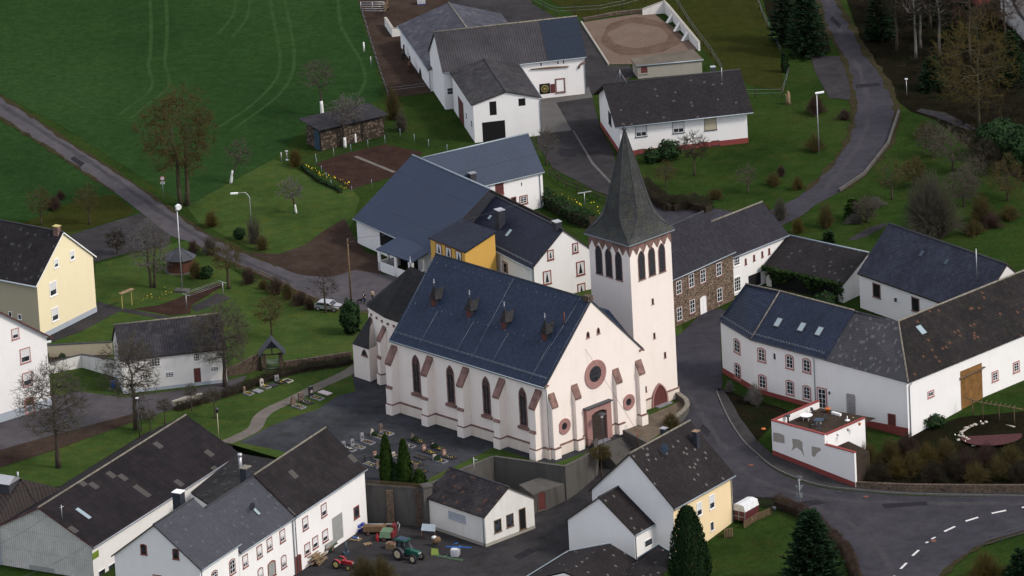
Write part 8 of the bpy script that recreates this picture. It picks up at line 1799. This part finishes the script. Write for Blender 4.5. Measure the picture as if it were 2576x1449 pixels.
# rock garden stones, pergola and round bed
rnd=random.Random(12)
for k in range(14):x,y=[(2290,292),(2262,305),(2205,312),(2180,322),(2140,335),(2098,368),(2110,382),(2085,395),(2120,402),(2140,412),(2080,428),(2155,425),(2252,452),(2195,470)][k];p=UH('I',x,y);m_=MB();m_.blob(p+Z*.1,rnd.uniform(.15,.4),rnd.uniform(.12,.25),.16,7,5,0,.12,rnd);o=single(m_,'rock',MT['gravestone_pale'],'pale rock garden stone beside the round red bed','rock','pale stones of the rock garden')
p=UH('I',2330,400);m_=MB();m_.tube([p+Vector((4.2*math.cos(t),3.6*math.sin(t),.25))for t in[R(40+120*i/12)for i in range(13)]],.22,6);single(m_,'bed_edging',MT['concrete_pale'],'curved pale stone edging round the red bed on the bank','edging');m_=MB();m_.poly([p+Vector((4.0*math.cos(t),3.4*math.sin(t),.1))for t in[6.283*i/24 for i in range(24)]]);structure(m_,'round_bed',plain('dark_red_bed_mulch',(.055,.016,.018),.95,.3,2))
a=UH('I',2110,160);root=thing('pergola','weathered pergola poles in front of the wooden barn gate','pergola',a)
b_l=[UH('I',x,y)for x,y in((2190,240),(2268,262),(2390,280),(2505,300))]
for q in b_l:m_=MB();m_.tube([q,q+Z*2.2],.07,6);m_.build('post',MT['wood'],root)
m_=MB();m_.tube([b_l[0]+Z*2.2+(b_l[0]-b_l[1])*.8,*[q+Z*2.2 for q in b_l],b_l[3]+Z*2.2+(b_l[3]-b_l[2])*.6],.08,6)
for k in range(10):q=b_l[0]+(b_l[3]-b_l[0])*k/9+Z*2.3;m_.tube([q+Vector((-.2,-.7,0)),q+Vector((.2,.7,0))],.04,4)
m_.build('beam',MT['wood'],root)
p=UH('I',610,345);m_=MB();m_.blob(p+Z*.12,.35,.25,.16,8,5,0,.1,rnd);single(m_,'orange_tub',MT['orange'],'orange tub lying in the bed left of the terrace wall','tub')
p=UH('G',860,30);m_=MB();m_.lathe(p,[(.35,0),(.4,1.0),(.42,1.05),(.1,1.15)],8);single(m_,'rain_barrel',MT['bright_blue'],'blue-lidded barrel beside the old shed in the left street','barrel')
p=UH('I',345,1160);m_=MB()
for k in range(6):m_.box(p+Vector((-.5+.2*k,.05*k,0)),(.1,.1,0),(.02,.35,.0),Z*1.1)
single(m_,'leaning_pallet',MT['wood'],'grey pallet leaning against the foot of the cream wall','pallet');p=UH('I',690,985);m_=MB();m_.lathe(p+Z*.6,[(.05,0),(.28,.08),(.32,.28),(.28,.45),(.05,.52)],12);m_.tube([p+Vector((-.25,0,0)),p+Z*.65,p+Vector((.25,0,0))],.03,4);m_.tube([p+Vector((0,.25,0)),p+Z*.65],.03,4);single(m_,'kettle_grill',MT['darkmetal'],'black kettle barbecue by the picket fence corner','barbecue')
# ---------------------------------------------------------------- graves
GA,GB=ch.A,ch.B
def grave(label,c,x,y,stone,mt,kerb='granite',length=1.9,width=1.0,fl=('yellowflower',),bushy=False,sz=(.6,.95,.16),seed=0,A=None):
 p=U(c,x,y,0);A=A or GA;Bv=Vector((-A.y,A.x,0));rnd=random.Random(seed+int(x));root=thing('grave',label,'grave',p);w2=width/2
 if stone=='slab':
  m_=MB();m_.box(p-Bv*w2+Z*.02,A*length,Bv*width,Z*.14);m_.build('slab',MT[mt],root)
 else:
  m_=MB()
  for o_,l_,d_,e_ in((-Bv*w2,length,A,Bv*.1),(Bv*(w2-.1),length,A,Bv*.1),(-Bv*w2+Bv*.1,width-.2,Bv,A*.1),(A*(length-.1)-Bv*(w2-.1),width-.2,Bv,A*.1)):m_.box(p+o_,d_*l_,e_,Z*.16)
  m_.build('kerb',MT[kerb],root);m_=MB();m_.box(p-Bv*(w2-.11)+A*.11,A*(length-.22),Bv*(width-.22),Z*.11);m_.build('soil',MT['grave_soil'],root)
 w_,h_,t_=sz;q=p-A*.05;U_=lambda b,z:q+Bv*b+Z*z
 prof={'block':[(-w_/2,0),(w_/2,0),(w_/2,h_*.94),(-w_/2,h_)],'arch':[(-w_/2,0),(w_/2,0),(w_/2,h_*.75),(w_*.35,h_*.93),(0,h_),(-w_*.35,h_*.93),(-w_/2,h_*.75)],'rough':[(-w_/2,0),(w_/2,0),(w_*.42,h_*.6),(w_*.25,h_*.82),(w_*.05,h_),(-w_*.2,h_*.9),(-w_*.46,h_*.5)],'cross':[(-.1,0),(.1,0),(.1,h_*.55),(.32,h_*.55),(.32,h_*.75),(.1,h_*.75),(.1,h_),(-.1,h_),(-.1,h_*.75),(-.32,h_*.75),(-.32,h_*.55),(-.1,h_*.55)]}.get(stone)
 if prof:
  m_=MB();m_.prism([U_(*v)for v in prof],A*-t_);hs=m_.build('headstone',MT[mt],root)
  if stone in('block','arch'):
   m_=MB()
   m_.box(U_(-w_*.28,h_*.38),Bv*w_*.56,A*.012,Z*h_*.24)
   m_.build('inscription',MT['gravestone_pale' if 'dark' in mt or 'red' in mt else 'darkmetal'],hs)
 if bushy:m_=MB();leaves(m_,p+A*.35+Z*.28,.42,.48,.32,170,.09,rnd);m_.build('bush',MT['bush'],root)
 if fl:
  m_=MB();ms=['ivy']+list(fl)
  for k in range(30):b,a=rnd.uniform(-w2+.18,w2-.18),rnd.uniform(.25,length-.2);s=rnd.uniform(.035,.075);v=p+A*a+Bv*b+Z*rnd.uniform(.14,.3);r_=Vector((rnd.uniform(-1,1),rnd.uniform(-1,1),.3)).normalized();t2=r_.cross(Z).normalized();m_.quad(v-r_*s,v+t2*s,v+r_*s,v-t2*s,0 if rnd.random()<.5 else 1+rnd.randrange(len(fl)))
  o=m_.build('planting',[MT[k]for k in ms],root)
 return root
hg=lambda x,y:(x*.375,241.5+y*.375)
Y,Wf,O='yellowflower','whiteflower','orangeflower'
for a in(('grave with tall grey stone half hidden by the brown fibre roof',60,650,'block','granite',dict(fl=(Wf,))),('grave with arched grey stone and bright yellow flowers near the roof corner',240,600,'arch','granite',dict(fl=(Y,Wf,Y))),('grave with upright grey stone and low grey kerb, third in the back row',432,508,'block','granite',dict(fl=(O,),sz=(.55,1.15,.2))),('grave with jagged pale stone behind a clipped green bush',640,395,'rough','gravestone_pale',dict(bushy=True,fl=(Y,))),('grave with dark pillar stone and red candle at the back row end',815,325,'block','gravestone_brown',dict(sz=(.5,1.15,.25),fl=(Y,'candle_red'))),('grave with rounded brown boulder stone and tall yellow flowers',1450,490,'rough','gravestone_brown',dict(bushy=True,fl=(Y,Y),kerb='granite_dark')),('grave with brown stone just behind the right thuja tip',1255,575,'rough','gravestone_brown',dict(fl=(Wf,))),('grave with black polished stone nearest the church buttress',1845,630,'block','granite_dark',dict(kerb='granite_dark',fl=(Y,),bushy=True)),('grave with red stone showing a pale arch, middle of the group',1680,710,'arch','gravestone_red',dict(fl=(Y,O),kerb='granite_dark')),('grave with red stone showing a pale figure, rightmost in its row',2085,810,'arch','gravestone_red',dict(fl=(Y,Wf),kerb='granite_dark')),('grave with low pale stone and round bush beside the grass strip',1890,880,'block','gravestone_pale',dict(bushy=True,fl=(Y,Y),sz=(.55,.7,.16))),('grave with dark cross left of the thuja pair',490,955,'cross','granite_dark',dict(fl=(Y,Wf),sz=(.6,1.2,.16))),('grave with speckled reddish stone and hedge bush left of the thujas',690,850,'block','gravestone_red',dict(bushy=True,fl=(Y,))),('bare low grave without headstone in the middle of the group',1500,810,'none','granite',dict(fl=None,kerb='granite_dark')),('grave with brown stone carrying a white figure, nearest the courtyard wall',1510,1080,'arch','gravestone_brown',dict(fl=(O,),kerb='granite_dark')),('small dark planted grave right of the right thuja',1400,930,'none','granite',dict(fl=(Y,),kerb='granite_dark')),('grave with low brown stone at the wall edge left of the thujas',740,1040,'rough','gravestone_brown',dict(fl=None)),('flower-covered grave glimpsed between the two thujas',1060,815,'block','gravestone_pale',dict(fl=(Y,O),sz=(.5,.6,.15)))):
 grave(a[0],'H',*hg(a[1],a[2]),a[3],a[4],**a[5])
hh=lambda x,y:(1771+x*.375,-161+y*.375)
for a in(('grave with tapering brown natural stone beside the sandy path',1195,865,'rough','gravestone_brown',dict(sz=(.8,1.35,.25),fl=(Y,Wf))),('grave with split brown pillar stone and red heather beside the path',1350,775,'block','gravestone_brown',dict(sz=(.75,1.2,.25),fl=(Wf,O),kerb='granite_dark')),('grave with tall dark basalt stone and yellow flower bowl',1560,690,'block','granite_dark',dict(sz=(.65,1.5,.3),fl=(Y,))),('grave covered by one flat pale pink slab with a flower vase',1720,590,'slab','slab_pink',dict(sz=(.01,.01,.01),fl=None))):
 grave(a[0],'G',*hh(a[1],a[2]),a[3],a[4],**a[5])
for a in(('small grave with pale wooden marker at the left end of the hedge row',210,610,'block','palewood',dict(sz=(.3,.9,.15),fl=(Y,O))),('grave with flat grey slab second in the hedge row',400,560,'slab','granite',dict(fl=None)),('grave with tall pale stone in the middle of the hedge row',560,480,'arch','gravestone_pale',dict(sz=(.6,1.1,.18),fl=(Y,))),('grave with dark polished slab and white cross in the hedge row',700,440,'slab','granite_dark',dict(fl=None)),('grave with square grey stone near the right end of the hedge row',860,380,'block','granite',dict(sz=(.7,.9,.18),fl=(Y,),kerb='granite_dark')),('empty pale-kerbed grave at the right end of the hedge row',1000,355,'none','granite',dict(fl=None,kerb='gravestone_pale'))):
 k_=a[5];k_['length']=1.3;grave(a[0],'G',*hh(a[1],a[2]),a[3],a[4],**k_)
 # ---------------------------------------------------------------- people, dog, horses
def skin(name,V,E,mt,parent,sub=1):
 """V: list of (pos, radius); one continuous skinned surface"""
 me=bpy.data.meshes.new(name);bm=bmesh.new();ly=bm.verts.layers.skin.verify();off=WLOC[parent.name];vs=[]
 for i,(p,r)in enumerate(V):
  v=bm.verts.new(Vector(p)-off);v[ly].radius=(r,r)if not hasattr(r,'__len__')else r;v[ly].use_root=i==0;vs.append(v)
 for a,b in E:bm.edges.new((vs[a],vs[b]))
 bm.to_mesh(me);bm.free();me.materials.append(MT[mt]);o=bpy.data.objects.new(name,me);scn.collection.objects.link(o);o.parent=parent;WLOC[o.name]=off
 mo=o.modifiers.new('Skin','SKIN');mo.use_smooth_shade=True;s=o.modifiers.new('Subdivision','SUBSURF');s.levels=sub;s.render_levels=sub;return o
def person(label,c,x,y,yaw,coat,trous,hair,shoes,arms,legs,h=1.72):
 p=UH(c,x,y);root=thing('person',label,'person',p);yw=R(yaw);Fw=Vector((math.cos(yw),math.sin(yw),0));S=Vector((-Fw.y,Fw.x,0));k=h/1.72;Q=lambda f,s,z:p+(Fw*f+S*s+Z*z)*k
 hipL,hipR=Q(0,.09,.92),Q(0,-.09,.92);V=[(Q(0,0,.95),.13),(Q(0,0,1.15),.125),(Q(-.01,0,1.36),.13),(Q(0,0,1.48),.06),(Q(.02,0,1.56),.075),(Q(.03,0,1.65),.09)];E=[(0,1),(1,2),(2,3),(3,4),(4,5)]
 for s,(kn,an)in zip((1,-1),legs):
  b=len(V);V+=[(Q(0,s*.1,.88),.095),(Q(kn[0],s*.1,kn[1]),.065),(Q(an[0],s*.1,an[1]+.08),.042),(Q(an[0]+.17,s*.11,an[1]+.03),.035)];E+=[(0,b),(b,b+1),(b+1,b+2),(b+2,b+3)]
 for s,(el,hd)in zip((1,-1),arms):
  b=len(V);V+=[(Q(0,s*.19,1.40),.06),(Q(el[0],s*el[1],el[2]),.045),(Q(hd[0],s*hd[1],hd[2]),.03)];E+=[(2,b),(b,b+1),(b+1,b+2)]
  e_,h_=Vector(el),Vector(hd);d=(h_-e_).normalized()
  for j in range(5):g=len(V);o_=(j-2)*.016;V.append(((Q(hd[0]+d.x*(.09-.012*abs(j-2))+o_,s*(hd[1]+d.y*.08-(.04 if j==0 else 0)),hd[2]+d.z*.09)),.009));E.append((b+2,g))
 skin('body',V,E,'skin',root)
 m_=MB();hc=Q(.03,0,1.66);m_.blob(hc+(Z*.02-Fw*.022)*k,.105*k,.105*k,.125*k,10,7);m_.build('hair',MT[hair],root)
 m_=MB()
 for s in(-1,1):m_.blob(Q(.125,s*.035,1.645),.012,.012,.012,6,4)
 m_.build('eyes',MT['hair_dark'],root);m_=MB();m_.tube([Q(.12,0,1.64),Q(.145,0,1.6)],[.01,.018],5);m_.build('nose',MT['skin'],root)
 skin('coat',[(Q(0,0,.86),.165),(Q(0,0,1.12),.15),(Q(-.01,0,1.36),.16),(Q(0,0,1.47),.085)]+[z for s,(el,hd)in zip((1,-1),arms)for z in((Q(0,s*.19,1.40),.085),(Q(el[0],s*el[1],el[2]),.066),(Q(hd[0]*.93+el[0]*.07,s*(hd[1]*.93+el[1]*.07),hd[2]*.93+el[2]*.07),.05))],[(0,1),(1,2),(2,3),(2,4),(4,5),(5,6),(2,7),(7,8),(8,9)],coat,root)
 skin('trousers',[(Q(0,0,.93),.14)]+[z for s,(kn,an)in zip((1,-1),legs)for z in((Q(0,s*.1,.85),.11),(Q(kn[0],s*.1,kn[1]),.082),(Q(an[0],s*.1,an[1]+.12),.066))],[(0,1),(1,2),(2,3),(0,4),(4,5),(5,6)],trous,root)
 for s,(kn,an)in zip((1,-1),legs):m_=MB();m_.tube([Q(an[0]-.08,s*.1,an[1]+.06),Q(an[0]+.05,s*.1,an[1]+.06),Q(an[0]+.2,s*.11,an[1]+.035)],[.055,.06,.035],7);m_.build('shoe',MT[shoes],root)
 return root,Q
straight=(((.02,.48),(0,0)),((.0,.48),(-.02,0)))
ra,Qa=person('person in dark coat and blue jeans holding a phone up beside the black dog','E',177,845,235,'coat_navy','jeans','hair_dark','hair_brown',(((.16,.25,1.2),(.32,.08,1.34)),((.14,.25,1.2),(.34,.02,1.2))),straight)
person('person walking in a beige jacket and black trousers on the village road','E',238,825,225,'coat_beige','trousers_black','hair_brown','shoes_pale',(((-.06,.25,1.12),(.02,.27,.88)),((.02,.25,1.12),(.12,.24,.9))),(((.2,.5),(.3,.02)),((-.04,.48),(-.32,.1))),1.68)
m_=MB();q=Qa(.36,.06,1.36);m_.box(q,(.08,0,0),(0,.02,0),Z*.15);single(m_,'phone',MT['frame'],'pale phone held by the person in the dark coat','phone')
def quad(name,label,cat,c,x,y,yaw,k,mt,mt2,horse):
 p=UH(c,x,y);root=thing(name,label,cat,p);yw=R(yaw);Fw=Vector((math.cos(yw),math.sin(yw),0));S=Vector((-Fw.y,Fw.x,0));Q=lambda f,s,z:p+(Fw*f+S*s+Z*z)*k
 nk=[(Q(.36,0,.78),.11),(Q(.5,0,.95),.085),(Q(.6,0,1.08),.085),(Q(.78,0,1.0),.045)]if not horse else[(Q(.42,0,.80),.12),(Q(.58,0,1.0),.085),(Q(.68,0,1.16),.075),(Q(.84,0,1.0),.045)]
 V=[(Q(-.02,0,.68),.165),(Q(-.36,0,.7),.16),(Q(.26,0,.68),.185)]+nk;E=[(0,1),(0,2),(2,3),(3,4),(4,5),(5,6)]
 b=len(V);V+=[(Q(-.52,0,.7),.035),(Q(-.66,0,.5),.045),(Q(-.7,0,.3),.02)];E+=[(1,b),(b,b+1),(b+1,b+2)]
 for s in(-1,1):
  b=len(V);V+=[(Q(-.36,s*.1,.52),.09),(Q(-.30,s*.1,.42),.06),(Q(-.45,s*.1,.26),.035),(Q(-.42,s*.1,.03),.035)];E+=[(1,b),(b,b+1),(b+1,b+2),(b+2,b+3)]
  b=len(V);V+=[(Q(.28,s*.1,.48),.075),(Q(.28,s*.1,.26),.04),(Q(.28,s*.1,.03),.036)];E+=[(2,b),(b,b+1),(b+1,b+2)]
  b=len(V);V.append((nk[2][0]+(S*s*.06+Z*.11)*k,.02));E.append((5,b))
 V=[(v,r*k)for v,r in V];skin('body',V,E,mt,root);m_=MB()
 if horse:
  m_.tube([Q(.4,0,.93),Q(.55,0,1.1),Q(.66,0,1.24)],[.03*k,.05*k,.03*k],5);m_.build('mane',MT[mt2],root)
 else:
  for f in(-.43,.28):
   for s in(-1,1):m_.tube([Q(f,s*.1,.01),Q(f,s*.1,.2)],[.04*k,.036*k],6)
  m_.build('tan_legs',MT[mt2],root)
quad('dog','large black dog with tan legs standing beside the person in the dark coat','dog','E',142,842,12,.78,'dog_black','dog_tan',False)
quad('horse','dark brown horse at the stable wall, farther one of the two','horse','B',468,448,80,1.55,'horse_dark','dog_black',True);quad('horse','reddish bay horse at the stable wall, nearer one of the two','horse','B',516,535,85,1.55,'horse_bay','horse_dark',True)
